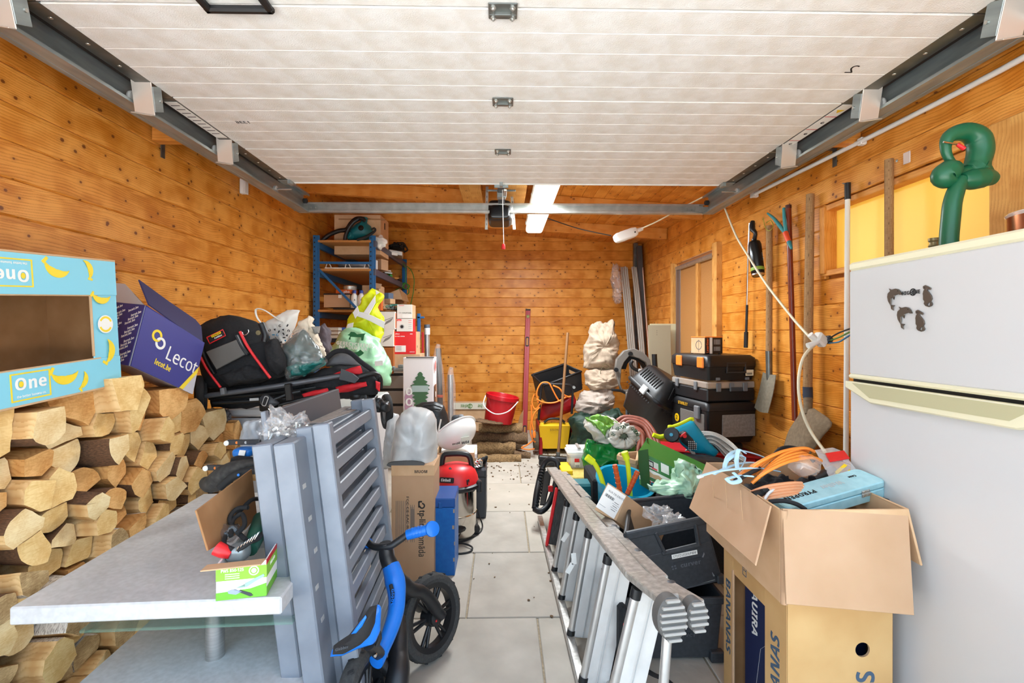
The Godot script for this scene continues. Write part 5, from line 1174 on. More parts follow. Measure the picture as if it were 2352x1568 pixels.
	for k in 2: part(t1, "orange_latch", bx(0.016, 0.075, 0.075, 0.006), M.orange, V3(-0.188, 0.118, 0.16 - k * 0.27))
	part(t1, "grip_recess", frame_mesh(0.15, 0.075, 0.012, 0.01), mat("2a2a2c", 0.5), V3(0.03, 0.085, 0.236))
	part(t1, "sticker", bx(0.06, 0.04, 0.002, 0), M.ivory, V3(0.13, 0.05, 0.236))
	for k in 7: part(t1, "print", bx(0.003, 0.014, 0.001, 0), M.ink, V3(0.11 + k * 0.006, 0.044, 0.2376))
	part(t1, "carry_handle", tube([V3(-0.1, 0.165, -0.08), V3(-0.09, 0.19, -0.08), V3(0.02, 0.19, 0.04), V3(0.03, 0.165, 0.05)], 0.009, 8, 12), M.black)
	for k in 2: part(t1, "foot_latch", bx(0.03, 0.02, 0.012, 0.003), M.midgrey, V3(-0.1 + k * 0.22, 0.01, 0.225))
	var lb = thing("laser_box", "small black and orange printed box standing on the top tool box", "box", base + V3(-0.05, 1.052, 0.0), V3(0, yaw + 6, 0))
	part(lb, "body", bx(0.15, 0.115, 0.15, 0.002), mat("231f22", 0.5), V3(0.02, 0.0575, 0))
	part(lb, "orange_lid", bx(0.152, 0.008, 0.152, 0.002), M.orange, V3(0.02, 0.117, 0))
	part(lb, "white_band", bx(0.022, 0.114, 0.001, 0), M.paper, V3(-0.005, 0.0575, 0.0756))
	txt(lb, "Laserliner", 0.018, xfm(V3(-0.034, 0.0575, 0.0755), V3(0, 0, 90)), mat("e8632a", 0.5), true, 0.1)
	for k in 7:
		for q in 2: part(lb, "print", bx(0.003, 0.03 + 0.006 * ((k * 3 + q) % 3), 0.001, 0), M.lightgrey, V3(0.022 + k * 0.008, 0.035 + q * 0.048, 0.0756))
	part(lb, "drawing_side", bx(0.001, 0.11, 0.145, 0), M.carton, V3(-0.0556, 0.0565, 0))
	part(lb, "print", ext(arc(0.028, 0.033, 0, 355, 18), 0.001), M.inkgrey, V3(-0.0565, 0.06, 0.01), V3(0, -90, 0))
	part(lb, "print", bx(0.001, 0.09, 0.003, 0), M.inkgrey, V3(-0.0565, 0.055, 0.01))

func bin8(p, F, B, m, t = 0.006):   # open tub: front and back faces, each top left, top right, bottom right, bottom left
	plate(p, "front", F, t, m, 0.002); plate(p, "back", B, t, m, 0.002)
	plate(p, "side", [F[0], B[0], B[3], F[3]], t, m, 0.002); plate(p, "side", [F[1], B[1], B[2], F[2]], t, m, 0.002)
	plate(p, "bottom", [F[3], F[2], B[2], B[3]], t, m)
	var c: Vector3 = (F[0] + F[1] + B[0] + B[1]) / 4
	var q = [F[0], F[1], B[1], B[0]]
	for i in 4: bar(p, "rim", q[i] + (q[i] - c) * 0.02, q[(i + 1) % 4] + (q[(i + 1) % 4] - c) * 0.02, 0.026, 0.014, m, 0.003)

func coil(p, called, c, r, w, turns, m, u, v, wob = 0.1, n = 3):   # loose hanks round centre c in the plane u, v
	for k in n:
		var pts = []
		for i in turns * 10 + 1:
			var a = TAU * i / 10.0 + k
			var f = 1.0 + wob * sin(a * 0.37 + k * 2.0) + wob * 0.4 * sin(a * 1.3 + k)
			pts.append(c + u * cos(a) * r * f + v * sin(a) * r * f + u.cross(v) * wob * r * 0.9 * sin(a * 0.31 + k * 1.7))
		wpart(p, called, tube(pts, w, 7, turns * 26), m)

func right_heap():
	# toy mower
	var tm = thing("toy_mower", "turquoise plastic toy lawn mower with lime bar lying on its back", "toy", V3(1.155, 0.454, -2.9))
	M.turq = mat("0f9fc4", 0.3)
	puff(tm, "deck", [1.011, 0.614, 1.075, 0.648, 1.15, 0.674, 1.166, 0.655, 1.217, 0.589, 1.257, 0.536, 1.319, 0.474, 1.292, 0.442, 1.23, 0.461, 1.147, 0.467, 1.086, 0.52, 1.059, 0.576], 2.9, 0.05, 0.07, M.turq, 0.003, 9.0, 5, 4.0)
	puff(tm, "engine", [1.05, 0.606, 1.089, 0.614, 1.136, 0.567, 1.162, 0.515, 1.144, 0.497, 1.123, 0.503, 1.071, 0.547], 2.85, 0.035, 0.03, mat("2b2c30", 0.5), 0.004, 20.0, 8, 3.0)
	wpart(tm, "lime_bar", tube([V3(0.985, 0.638, -2.82), V3(1.045, 0.658, -2.82), V3(1.118, 0.691, -2.82), V3(1.126, 0.678, -2.82)], 0.01, 8, 14), M.lime)
	wpart(tm, "bar_clip", bx(0.03, 0.035, 0.03, 0.006), M.lime, V3(0.99, 0.637, -2.81))
	wpart(tm, "wheel", lathe([0.0001, -0.025, 0.02, -0.026, 0.04, -0.024, 0.044, -0.015, 0.044, 0.015, 0.04, 0.024, 0.02, 0.026, 0.0001, 0.025], 24), M.black, V3(0.994, 0.6, -2.8), V3(75, 0, 25))
	wpart(tm, "hub", cyl(0.01, 0.012, 12), M.turq, V3(0.979, 0.608, -2.765), V3(75, 0, 25))
	wpart(tm, "red_lever", tube([V3(1.039, 0.59, -2.79), V3(1.055, 0.602, -2.79), V3(1.073, 0.615, -2.79)], 0.006, 8), M.brightred)
	wpart(tm, "red_knob", cyl(0.012, 0.012, 12), M.brightred, V3(1.065, 0.595, -2.79), V3(80, 0, 0))
	wpart(tm, "axle_bar", tube([V3(0.899, 0.59, -2.85), V3(0.938, 0.577, -2.85), V3(0.978, 0.585, -2.85)], 0.014, 8, 8), M.lime)
	for k in 24: wpart(tm, "vent_hole", cyl(0.0035, 0.003, 6), M.lightgrey, V3(1.117, 0.537, -2.805) + V3((k % 5 - 2) * 0.011, (k / 5 - 2) * 0.011, 0.004), V3(90, 0, 0))
	# hose
	var hs = thing("garden_hose", "thick brick-red garden hose coiled in front of the pet carrier", "hose", V3(0.921, 0.451, -3.2))
	var hm = nmat(hx("7a3b2a"), hx("985440"), 0.55, Vector3.ONE * 4, 0.02, 0, 131)
	for k in 8:
		var o = V3(0, 0, 0.022 * (k % 3)); var f = k / 7.0
		var p0 = (V3(0.792, 0.591, -3.3)).lerp(V3(0.868, 0.481, -3.2), f) + o; var p1 = (V3(0.85, 0.618, -3.3)).lerp(V3(0.886, 0.539, -3.2), f) + o
		var p2 = (V3(0.959, 0.603, -3.25)).lerp(V3(0.901, 0.492, -3.15), f) + o; var p3 = (V3(0.999, 0.543, -3.15)).lerp(V3(0.869, 0.418, -3.1), f) + o; var p4 = (V3(1.001, 0.472, -3.05)).lerp(V3(0.872, 0.369, -3.05), f) + o
		wpart(hs, "turn", tube([p0, p1, p2, p3, p4], 0.0155, 9, 24), hm)
	# grey cable
	var gc = thing("grey_cable", "loose coil of thin grey cable lying beside the toy mower", "cable", V3(1.369, 0.479, -2.9))
	for k in 10:
		var o = V3(0, -0.012 * k, 0.015 * (k % 3))
		wpart(gc, "turn", tube([V3(1.153, 0.565, -3) + o, V3(1.262, 0.594, -2.9) + o * 0.6, V3(1.341, 0.562, -2.85) + o, V3(1.375, 0.509, -2.75) + o, V3(1.38, 0.454, -2.7) + o], 0.0055, 6, 24), mat("b5b1aa", 0.5))
	for k in 3:
		wpart(gc, "turn", tube([V3(1.38, 0.466, -2.7), V3(1.35, 0.473, -2.75) + V3(0, 0.02 * k, 0), V3(1.283, 0.435, -2.8), V3(1.162, 0.453, -2.85), V3(1.102, 0.547, -2.9) + V3(0.03 * k, 0, 0)], 0.0055, 6, 24), mat("b5b1aa", 0.5))
	var rs = thing("red_tub", "red plastic tub showing its rim under the grey cable", "tub", V3(1.299, 0.429, -3.05))
	wpart(rs, "body", bx(0.66, 0.10, 0.24, 0.02), mat("b81f28", 0.45), V3(1.375, 0.341, -3.3), V3(0, -4, -4))
	wpart(rs, "rim", bx(0.70, 0.02, 0.26, 0.008), mat("b81f28", 0.4), V3(1.381, 0.39, -3.3), V3(0, -4, -4))
	solo("black_cover", "black curved plastic cover lying in front of the toy mower", "cover", blob(V3(0.15, 0.035, 0.09), 0.7, 0.01, 8, 9), M.black, V3(1.13, 0.463, -2.7), V3(0, 0, -4))
	for k in 2: solo("support_crate", ["dark plastic crate under the coiled hose", "dark plastic crate under the red tub"][k], "crate", bx([0.5, 0.7][k], [0.36, 0.36][k], [0.3, 0.4][k], 0.01), M.softblack, [V3(0.98, 0.18, -3.2), V3(1.2, 0.18, -2.88)][k])
	# bags and tub
	var gb = thing("grass_seed_bag", "crumpled white and green grass seed bag rolled open on the green bag", "bag", V3(0.66, 0.489, -2.95))
	M.bagwhite = nmat(hx("d2cdbf"), hx("e6e2d6"), 0.5, Vector3.ONE * 7, 0.03, 0, 141, 2.0)
	M.baggreen = nmat(hx("4f8a2a"), hx("8cba4e"), 0.4, Vector3.ONE * 5, 0.02, 0, 142, 1.5)
	puff(gb, "sheet", [0.506, 0.642, 0.533, 0.675, 0.624, 0.674, 0.723, 0.647, 0.759, 0.633, 0.822, 0.597, 0.841, 0.548, 0.808, 0.498, 0.723, 0.477, 0.66, 0.502, 0.632, 0.491, 0.561, 0.535, 0.511, 0.606], 3.0, 0.09, 0.08, M.bagwhite, 0.05, 9.0, 31, 2.5, Vector3.ZERO, 80)
	puff(gb, "green_print", [0.526, 0.676, 0.616, 0.676, 0.711, 0.643, 0.667, 0.589, 0.629, 0.53, 0.591, 0.576, 0.553, 0.622], 2.98, 0.10, 0.05, M.baggreen, 0.05, 9.0, 33, 2.5, Vector3.ZERO, 70)
	var rc = V3(0.723, 0.578, -2.86)
	var ro: FastNoiseLite = noise(77, 7.0)
	wpart(gb, "rolled_mouth", grid(func(u, v):
		var a = u * TAU; var b = v * TAU
		var n = ro.get_noise_3d(cos(a) * 0.3, sin(a) * 0.3, b * 0.08) * 0.03
		var R = 0.055 + (0.03 + n * 0.6) * cos(b)
		return V3(cos(a) * R * 1.08, sin(a) * R * 0.92 + n * 0.5, sin(b) * 0.035 + n)
		, 40, 16, true), M.bagwhite, rc)
	wpart(gb, "hollow", blob(V3(0.035, 0.03, 0.02), 1.0), nmat(hx("4f5540"), hx("8f957c"), 0.8, Vector3.ONE * 20), rc + V3(0, 0, -0.03))
	var s = "IJE GAZON - GAZON"
	for i in s.length():
		var an = deg_to_rad(165.0 - i * 9.2)
		if s[i] != " ": txt(gb, s[i], 0.019, gb.transform.affine_inverse() * xfm(rc + V3(cos(an) * 0.075, sin(an) * 0.065, 0.036), V3(0, 0, rad_to_deg(an) - 90)), mat("1f5a34"), true)
	var eb = thing("green_bag", "shiny bright green plastic bag under the grass seed bag", "bag", V3(0.66, 0.354, -2.95))
	M.gloss = nmat(hx("0b7a30"), hx("1a9a44"), 0.22, Vector3.ONE * 4, 0.02, 0, 143, 2.0)
	puff(eb, "bag", [0.539, 0.519, 0.671, 0.532, 0.836, 0.498, 0.841, 0.443, 0.753, 0.416, 0.726, 0.34, 0.624, 0.329, 0.525, 0.357, 0.506, 0.396], 3.0, 0.14, 0.1, M.gloss, 0.05, 8.0, 35, 2.6, Vector3.ZERO, 80)
	var ct = thing("clear_tub", "clear plastic tub with lid and red label standing beside the green bag", "tub", V3(0.502, 0.293, -3.15))
	wpart(ct, "body", bx(0.155, 0.115, 0.13, 0.012), clear(0.35, 0.15), V3(0.505, 0.356, -3.15))
	wpart(ct, "contents", blob(V3(0.066, 0.045, 0.055), 0.5, 0.02, 20, 6), M.whitematte, V3(0.505, 0.344, -3.15))
	wpart(ct, "lid", bx(0.165, 0.02, 0.14, 0.006), clear(0.5, 0.2), V3(0.497, 0.422, -3.15))
	wpart(ct, "lid_top", bx(0.15, 0.012, 0.12, 0.006), clear(0.5, 0.2), V3(0.499, 0.438, -3.18))
	wpart(ct, "red_label", bx(0.03, 0.022, 0.002, 0), M.brightred, V3(0.476, 0.38, -3.07))
	wpart(ct, "white_label", bx(0.036, 0.03, 0.0015, 0), M.paper, V3(0.479, 0.351, -3.072))
	for k in 6: wpart(ct, "bar_code", bx(0.002, 0.01, 0.001, 0), M.ink, V3(0.467, 0.344, -3.07) + V3(k * 0.0045, 0, 0.001))
	wpart(ct, "lid_clip", bx(0.02, 0.012, 0.13, 0.004), mat("8f8780", 0.5), V3(0.499, 0.446, -3.18))
	var yc = thing("yellow_case", "black tool case with dusty yellow lid edge under the clear tub", "case", V3(0.479, 0.117, -3))
	wpart(yc, "lid", bx(0.28, 0.03, 0.24, 0.006), nmat(hx("b39a3c"), hx("d0b65a"), 0.6, Vector3.ONE * 6), V3(0.479, 0.311, -3))
	wpart(yc, "yellow_band", bx(0.07, 0.05, 0.2, 0.004), M.yellow, V3(0.396, 0.327, -3.04))
	wpart(yc, "body", bx(0.26, 0.32, 0.22, 0.01), M.black, V3(0.484, 0.122, -3))
	var gl = thing("grey_tray", "grey plastic lid edge beside the yellow case", "lid", V3(0.605, 0.382, -2.75))
	wpart(gl, "lid", bx(0.12, 0.05, 0.2, 0.008), M.midgrey, V3(0.616, 0.372, -2.8))
	wpart(gl, "stripe", bx(0.13, 0.01, 0.21, 0.003), M.lightgrey, V3(0.613, 0.392, -2.8))
	solo("filler_crate", "dark storage crate beneath the grey lid", "crate", bx(0.3, 0.4, 0.3, 0.01), M.softblack, V3(0.64, 0.2, -2.75))
	var tc = thing("teal_case", "teal plastic power tool case standing behind the aluminium ladder", "case", V3(0.479, 0.056, -2.75))
	wpart(tc, "body", bx(0.21, 0.30, 0.12, 0.012), M.teal, V3(0.484, 0.205, -2.72))
	wpart(tc, "rib", bx(0.19, 0.02, 0.125, 0.004), M.teal, V3(0.484, 0.304, -2.72))
	wpart(tc, "label", bx(0.02, 0.02, 0.002, 0), M.paper, V3(0.477, 0.268, -2.655))
	var kb = thing("small_open_box", "small open brown carton between the lime handles", "box", V3(0.682, 0.378, -2.6))
	var F = [V3(0.617, 0.534, -2.55), V3(0.701, 0.519, -2.5), V3(0.704, 0.398, -2.5), V3(0.629, 0.394, -2.55)]; var B = [V3(0.675, 0.497, -2.75), V3(0.781, 0.504, -2.75), V3(0.781, 0.356, -2.75), V3(0.683, 0.361, -2.75)]
	bin8(kb, F, B, M.carton, 0.005)
	# turquoise bucket with garden toys standing in it
	var tb = thing("turquoise_bucket", "turquoise plastic bucket holding lime and orange toy handles", "bucket", V3(0.601, 0.307, -2.35))
	tb.position.y = 0.25
	var c0 = V3(0.597, 0.44, -2.35)
	wpart(tb, "pail", lathe([0.0001, -0.16, 0.10, -0.16, 0.135, 0.03, 0.145, 0.03, 0.145, 0.038, 0.13, 0.038, 0.098, -0.15, 0.0001, -0.15], 36), M.turq, c0, V3(16, 0, -6))
	solo("bucket_stand", "dark box under the turquoise bucket", "box", bx(0.34, 0.22, 0.3, 0.01), M.softblack, V3(c0.x, 0.11, c0.z))
	var lh = [[V3(0.403, 0.602, -2.3), V3(0.438, 0.575, -2.3), V3(0.468, 0.52, -2.3), V3(0.493, 0.432, -2.3)], [V3(0.581, 0.631, -2.28), V3(0.593, 0.594, -2.28), V3(0.602, 0.531, -2.28), V3(0.61, 0.417, -2.28)]]
	for k in 2:
		var o = thing("toy_pole", ["bent lime toy handle leaning towards the ladder", "straight lime toy handle standing beside the small open carton"][k], "handle", lh[k][3])
		wpart(o, "shaft", tube(lh[k], 0.0115, 12, 16), M.lime)
		wpart(o, "grip", tube([lh[k][0], lh[k][0].lerp(lh[k][1], 0.95)], 0.0165, 12), M.lime)
		for q in 4: wpart(o, "ridge", tube([lh[k][0].lerp(lh[k][1], 0.08 + 0.1 * q), lh[k][0].lerp(lh[k][1], 0.12 + 0.1 * q)], 0.0175, 12), M.lime)
	var oh = [[V3(0.53, 0.575, -2.26), V3(0.543, 0.511, -2.26), V3(0.557, 0.434, -2.26)], [V3(0.634, 0.549, -2.24), V3(0.61, 0.496, -2.24), V3(0.585, 0.443, -2.24)]]
	for k in 2:
		var o = thing("toy_rake", ["orange toy rake handle standing between the lime handles", "orange toy rake handle leaning outwards by the green box"][k], "handle", oh[k][2])
		wpart(o, "shaft", tube(oh[k], 0.0115, 10, 8), mat("c9531c", 0.5))
		for q in 5: wpart(o, "collar", tube([oh[k][0].lerp(oh[k][2], 0.08 + 0.17 * q), oh[k][0].lerp(oh[k][2], 0.11 + 0.17 * q)], 0.0135, 10), mat("d96326", 0.5))
		if k == 1: wpart(o, "dark_end", tube([oh[k][2], V3(0.577, 0.427, -2.24)], 0.012, 10), M.darkgrey)
	# green power tool box
	var bb = thing("garden_tool_box", "torn green and white garden tool box lying open beside the mint bag", "box", V3(0.789, 0.386, -2.5))
	var A = V3(0.797, 0.623, -2.62); var Bq = V3(0.684, 0.606, -2.4); var C = V3(0.677, 0.449, -2.36); var D = V3(0.795, 0.45, -2.58); var Lv = V3(1.092, 0.493, -2.52) - A
	var gm = mat("2f7a2c", 0.45)
	wpart(bb, "body", loft([PackedVector3Array([A, Bq, C, D]), PackedVector3Array([A + Lv, Bq + Lv, C + Lv, D + Lv])], true, true, true), gm)
	plate(bb, "end_print", [A.lerp(C, 0.04), Bq.lerp(D, 0.04), C.lerp(A, 0.04), D.lerp(Bq, 0.04)].map(func(v): return v - Lv.normalized() * 0.003), 0.002, mat("2a5c2c", 0.5))
	var nf = (C - Bq).cross(Lv).normalized()
	if nf.z < 0: nf = -nf
	var fp = func(a, b, c, e): return [Vector2(a, b), Vector2(c, b), Vector2(c, e), Vector2(a, e)].map(func(q): return Bq + Lv * q.x + (C - Bq) * q.y + nf * 0.003)
	plate(bb, "white_print", fp.call(0.05, 0.40, 0.55, 0.62), 0.002, M.paper)
	plate(bb, "torn_patch", [Vector2(0.02, 0.48), Vector2(0.10, 0.43), Vector2(0.22, 0.5), Vector2(0.3, 0.46), Vector2(0.42, 0.55), Vector2(0.34, 0.66), Vector2(0.2, 0.6), Vector2(0.08, 0.7)].map(func(q): return Bq + Lv * q.x + (C - Bq) * q.y + nf * 0.006), 0.003, M.carton)
	plate(bb, "white_print", fp.call(0.0, 0.72, 0.5, 0.99), 0.002, M.paper)
	plate(bb, "green_print", fp.call(0.0, 0.84, 0.26, 0.99), 0.004, gm)
	plate(bb, "label", fp.call(0.34, 0.04, 0.46, 0.3), 0.004, M.paper)
	plate(bb, "picture_print", fp.call(0.12, 0.12, 0.3, 0.36), 0.004, mat("d5d2c8", 0.6))
	wpart(bb, "mower_print", tube(fp.call(0.14, 0.15, 0.22, 0.3).slice(0, 4), 0.004, 6), M.ink)
	plate(bb, "red_print", fp.call(0.2, 0.3, 0.28, 0.35), 0.006, M.brightred)
	var ft = face(Bq + Lv * 0.2 + (C - Bq) * 0.79 + nf * 0.006, Lv, Bq - C)
	txt(bb, "BOSCH", 0.018, bb.transform.affine_inverse() * ft, M.brightred, true, 0.10)
	var et = face(C.lerp(D, 0.35).lerp(A, 0.13) - Lv.normalized() * 0.0055, D - C, Bq - C)
	txt(bb, "BOSCH", 0.014, bb.transform.affine_inverse() * et, M.brightred, true, 0.06)
	plate(bb, "open_flap", [A, D, D + V3(-0.03, 0.01, 0.07), A + V3(-0.03, 0.01, 0.07)], 0.004, gm)
	plate(bb, "open_flap", [Bq, C, C + V3(0.04, -0.015, 0.05), Bq + V3(0.03, 0.02, 0.05)], 0.004, mat("2f5a30", 0.5))
	solo("box_prop", "dark crate beneath the green tool box", "crate", bx(0.36, 0.34, 0.3, 0.01), M.softblack, V3(1.0, 0.17, -2.42))
	# mint bag
	var mb = thing("mint_bag", "crumpled pale mint green plastic bag in front of the green tool box", "bag", V3(0.797, 0.45, -2.15))
	puff(mb, "bag", [0.819, 0.594, 0.876, 0.587, 0.917, 0.577, 0.909, 0.525, 0.876, 0.422, 0.773, 0.443, 0.716, 0.452, 0.674, 0.482, 0.734, 0.5, 0.793, 0.515, 0.803, 0.558], 2.2, 0.08, 0.08, nmat(hx("a2cfae"), hx("bce0c4"), 0.4, Vector3.ONE * 4, 0.02, 0, 151, 1.6), 0.05, 12.0, 41, 2.6, Vector3.ZERO, 80)
	# two grey crates
	M.bin = nmat(hx("2f3236"), hx("3c3f43"), 0.5, Vector3.ONE * 6, 0.03, 0, 155)
	var c1 = thing("storage_crate", "dark grey plastic crate with white label tilted on top of its twin", "crate", V3(0.649, 0.229, -1.75), Vector3.ZERO, "dark grey storage crates")
	F = [V3(0.443, 0.468, -1.72), V3(0.73, 0.524, -1.72), V3(0.81, 0.296, -1.76), V3(0.529, 0.212, -1.76)]; B = [V3(0.567, 0.452, -2.12), V3(0.864, 0.478, -2.12), V3(0.922, 0.241, -2.1), V3(0.624, 0.19, -2.1)]
	var w = c1.transform.affine_inverse()
	var fx = F[1] - F[0]; var fy = F[0] - F[3]; var nz = fx.cross(fy).normalized()
	var fq = func(a, b): return F[0] + (F[1] - F[0]) * a + ((F[3] - F[0]).lerp(F[2] - F[1], a)) * b
	plate(c1, "front", [fq.call(0, 0.36), fq.call(1, 0.36), F[2], F[3]], 0.006, M.bin, 0.002)
	plate(c1, "front", [F[0], fq.call(0.36, 0), fq.call(0.40, 0.36), fq.call(0, 0.36)], 0.006, M.bin, 0.002)
	plate(c1, "front", [fq.call(0.86, 0), F[1], fq.call(1, 0.36), fq.call(0.82, 0.36)], 0.006, M.bin, 0.002)
	plate(c1, "front", [fq.call(0.36, 0), fq.call(0.86, 0), fq.call(0.85, 0.1), fq.call(0.37, 0.1)], 0.006, M.bin, 0.002)
	plate(c1, "back", B, 0.006, M.bin); plate(c1, "side", [F[0], B[0], B[3], F[3]], 0.006, M.bin); plate(c1, "side", [F[1], B[1], B[2], F[2]], 0.006, M.bin); plate(c1, "bottom", [F[3], F[2], B[2], B[3]], 0.006, M.bin)
	var q4 = [F[0], F[1], B[1], B[0]]
	for i in 4: bar(c1, "rim", q4[i], q4[(i + 1) % 4], 0.03 if i == 0 else 0.016, 0.016, M.bin, 0.004, nz.cross(q4[(i + 1) % 4] - q4[i]))
	bar(c1, "handle_rim", fq.call(0.36, 0.36) + nz * 0.005, fq.call(0.86, 0.36) + nz * 0.005, 0.014, 0.012, M.bin, 0.003)
	bar(c1, "handle_rim", fq.call(0.36, 0.02) + nz * 0.005, fq.call(0.40, 0.37) + nz * 0.005, 0.012, 0.014, M.bin, 0.003)
	bar(c1, "handle_rim", fq.call(0.87, 0.02) + nz * 0.005, fq.call(0.83, 0.37) + nz * 0.005, 0.012, 0.014, M.bin, 0.003)
	var lt = face(fq.call(0.63, 0.46) + nz * 0.006, fx, fy)
	wpart(c1, "label", bx(0.095, 0.017, 0.001, 0), M.paper, lt)
	txt(c1, "STOFZUIGER/PBM", 0.009, w * lt * Transform3D(Basis(), V3(0, 0, 0.0012)), M.inkgrey, false, 0.085)
	wpart(c1, "maker_plate", bx(0.105, 0.03, 0.001, 0), mat("35383c", 0.35), face(fq.call(0.63, 0.62) + nz * 0.004, fx, fy))
	txt(c1, "curver", 0.017, w * face(fq.call(0.67, 0.63) + nz * 0.005, fx, fy), mat("5a5e64", 0.4), true, 0.075)
	for k in 4: wpart(c1, "maker_mark", bx(0.006, 0.006, 0.001, 0), mat("5a5e64", 0.4), face(fq.call(0.44 + 0.035 * (k % 2), 0.60 + 0.04 * (k / 2)) + nz * 0.005, fx, fy))
	wpart(c1, "foot", bx(0.03, 0.03, 0.03, 0.004), M.bin, F[2] + V3(-0.01, 0.0, 0.012))
	for k in 4: wpart(c1, "scuff", bx(0.02, 0.006, 0.0004, 0), mat("77797c"), face(fq.call([0.15, 0.86, 0.9, 0.3][k], [0.45, 0.55, 0.9, 0.85][k]) + nz * 0.0034, fx.rotated(Vector3.BACK, k), fy))
	solo("plastic_bag", "small clear plastic bag of parts inside the tilted grey crate", "bag", blob(V3(0.05, 0.03, 0.04), 0.8, 0.03, 30, 4, 30, 20, true), clear(0.16, 0.12), V3(0.637, 0.455, -1.95))
	var c2 = thing("storage_crate", "dark grey plastic crate standing on the floor under the tilted one", "crate", V3(0.6, 0, -1.9), Vector3.ZERO, "dark grey storage crates")
	bin8(c2, [V3(0.40, 0.225, -1.735), V3(0.80, 0.225, -1.735), V3(0.785, 0.012, -1.745), V3(0.415, 0.012, -1.745)], [V3(0.40, 0.225, -2.06), V3(0.80, 0.225, -2.06), V3(0.785, 0.012, -2.05), V3(0.415, 0.012, -2.05)], M.bin)
	wpart(c2, "handle_hole", bx(0.14, 0.045, 0.008, 0.004), M.ink, V3(0.64, 0.17, -1.735))
	wpart(c2, "handle_rim", frame_mesh(0.16, 0.06, 0.01, 0.014), M.bin, V3(0.64, 0.17, -1.735))
	for x in [0.42, 0.78]: wpart(c2, "foot", bx(0.05, 0.04, 0.03, 0.004), M.bin, V3(x, 0.022, -1.735))
	wpart(c2, "label", bx(0.08, 0.017, 0.001, 0), M.paper, V3(0.63, 0.128, -1.733))
	txt(c2, "ACCESS", 0.009, c2.transform.affine_inverse() * xfm(V3(0.635, 0.128, -1.7322)), M.inkgrey)
	txt(c2, "curver", 0.018, c2.transform.affine_inverse() * xfm(V3(0.665, 0.10, -1.734)), mat("4a4d52", 0.4), true)
	# small labelled carton in the crate
	var sb = thing("labelled_carton", "small brown carton with white address label standing aslant in the grey crate", "box", V3(0.525, 0.397, -1.95))
	var e = V3(0.44, 0.572, -2); var f = V3(0.515, 0.525, -1.98); var g2 = V3(0.458, 0.439, -1.93); var h = V3(0.375, 0.478, -1.95)
	var lv = V3(0.731, 0.341, -2.12) - f
	wpart(sb, "body", loft([PackedVector3Array([e, f, g2, h]), PackedVector3Array([e + lv, f + lv, g2 + lv, h + lv])], true, true, true), M.carton)
	var eu = (f - e).normalized(); var ev = (e - h).normalized(); var en = eu.cross(ev).normalized(); var ec = (e + f + g2 + h) / 4
	wpart(sb, "label", bx((f - e).length() * 0.93, (e - h).length() * 0.86, 0.0012, 0), M.paper, face(ec + en * 0.004 - eu * 0.003, eu, ev))
	var lab = face(ec + en * 0.005, eu, ev)
	var w2 = sb.transform.affine_inverse()
	txt(sb, "ALN EN ENHTI", 0.008, w2 * lab * Transform3D(Basis(), V3(0.004, 0.033, 0)), M.inkgrey)
	for k in 14: wpart(sb, "bar_code", bx(0.0012 + 0.0012 * (k % 3 / 2), 0.012, 0.0006, 0), M.ink, lab * Transform3D(Basis(), V3(-0.035 + k * 0.003, 0.012, 0)))
	for k in 6: wpart(sb, "print", bx(0.02 + 0.01 * (k % 2), 0.0022, 0.0006, 0), M.lightgrey if k % 2 else M.inkgrey, lab * Transform3D(Basis(), V3(0.02 - 0.045 * int(k == 5), 0.005 - k * 0.008, 0)))
	solo("small_bag", "grey plastic bag scrap lying beside the labelled carton in the crate", "bag", blob(V3(0.035, 0.02, 0.03), 0.8, 0.025, 40, 5, 24, 16, true), clear(0.16, 0.12), V3(0.664, 0.47, -1.86))

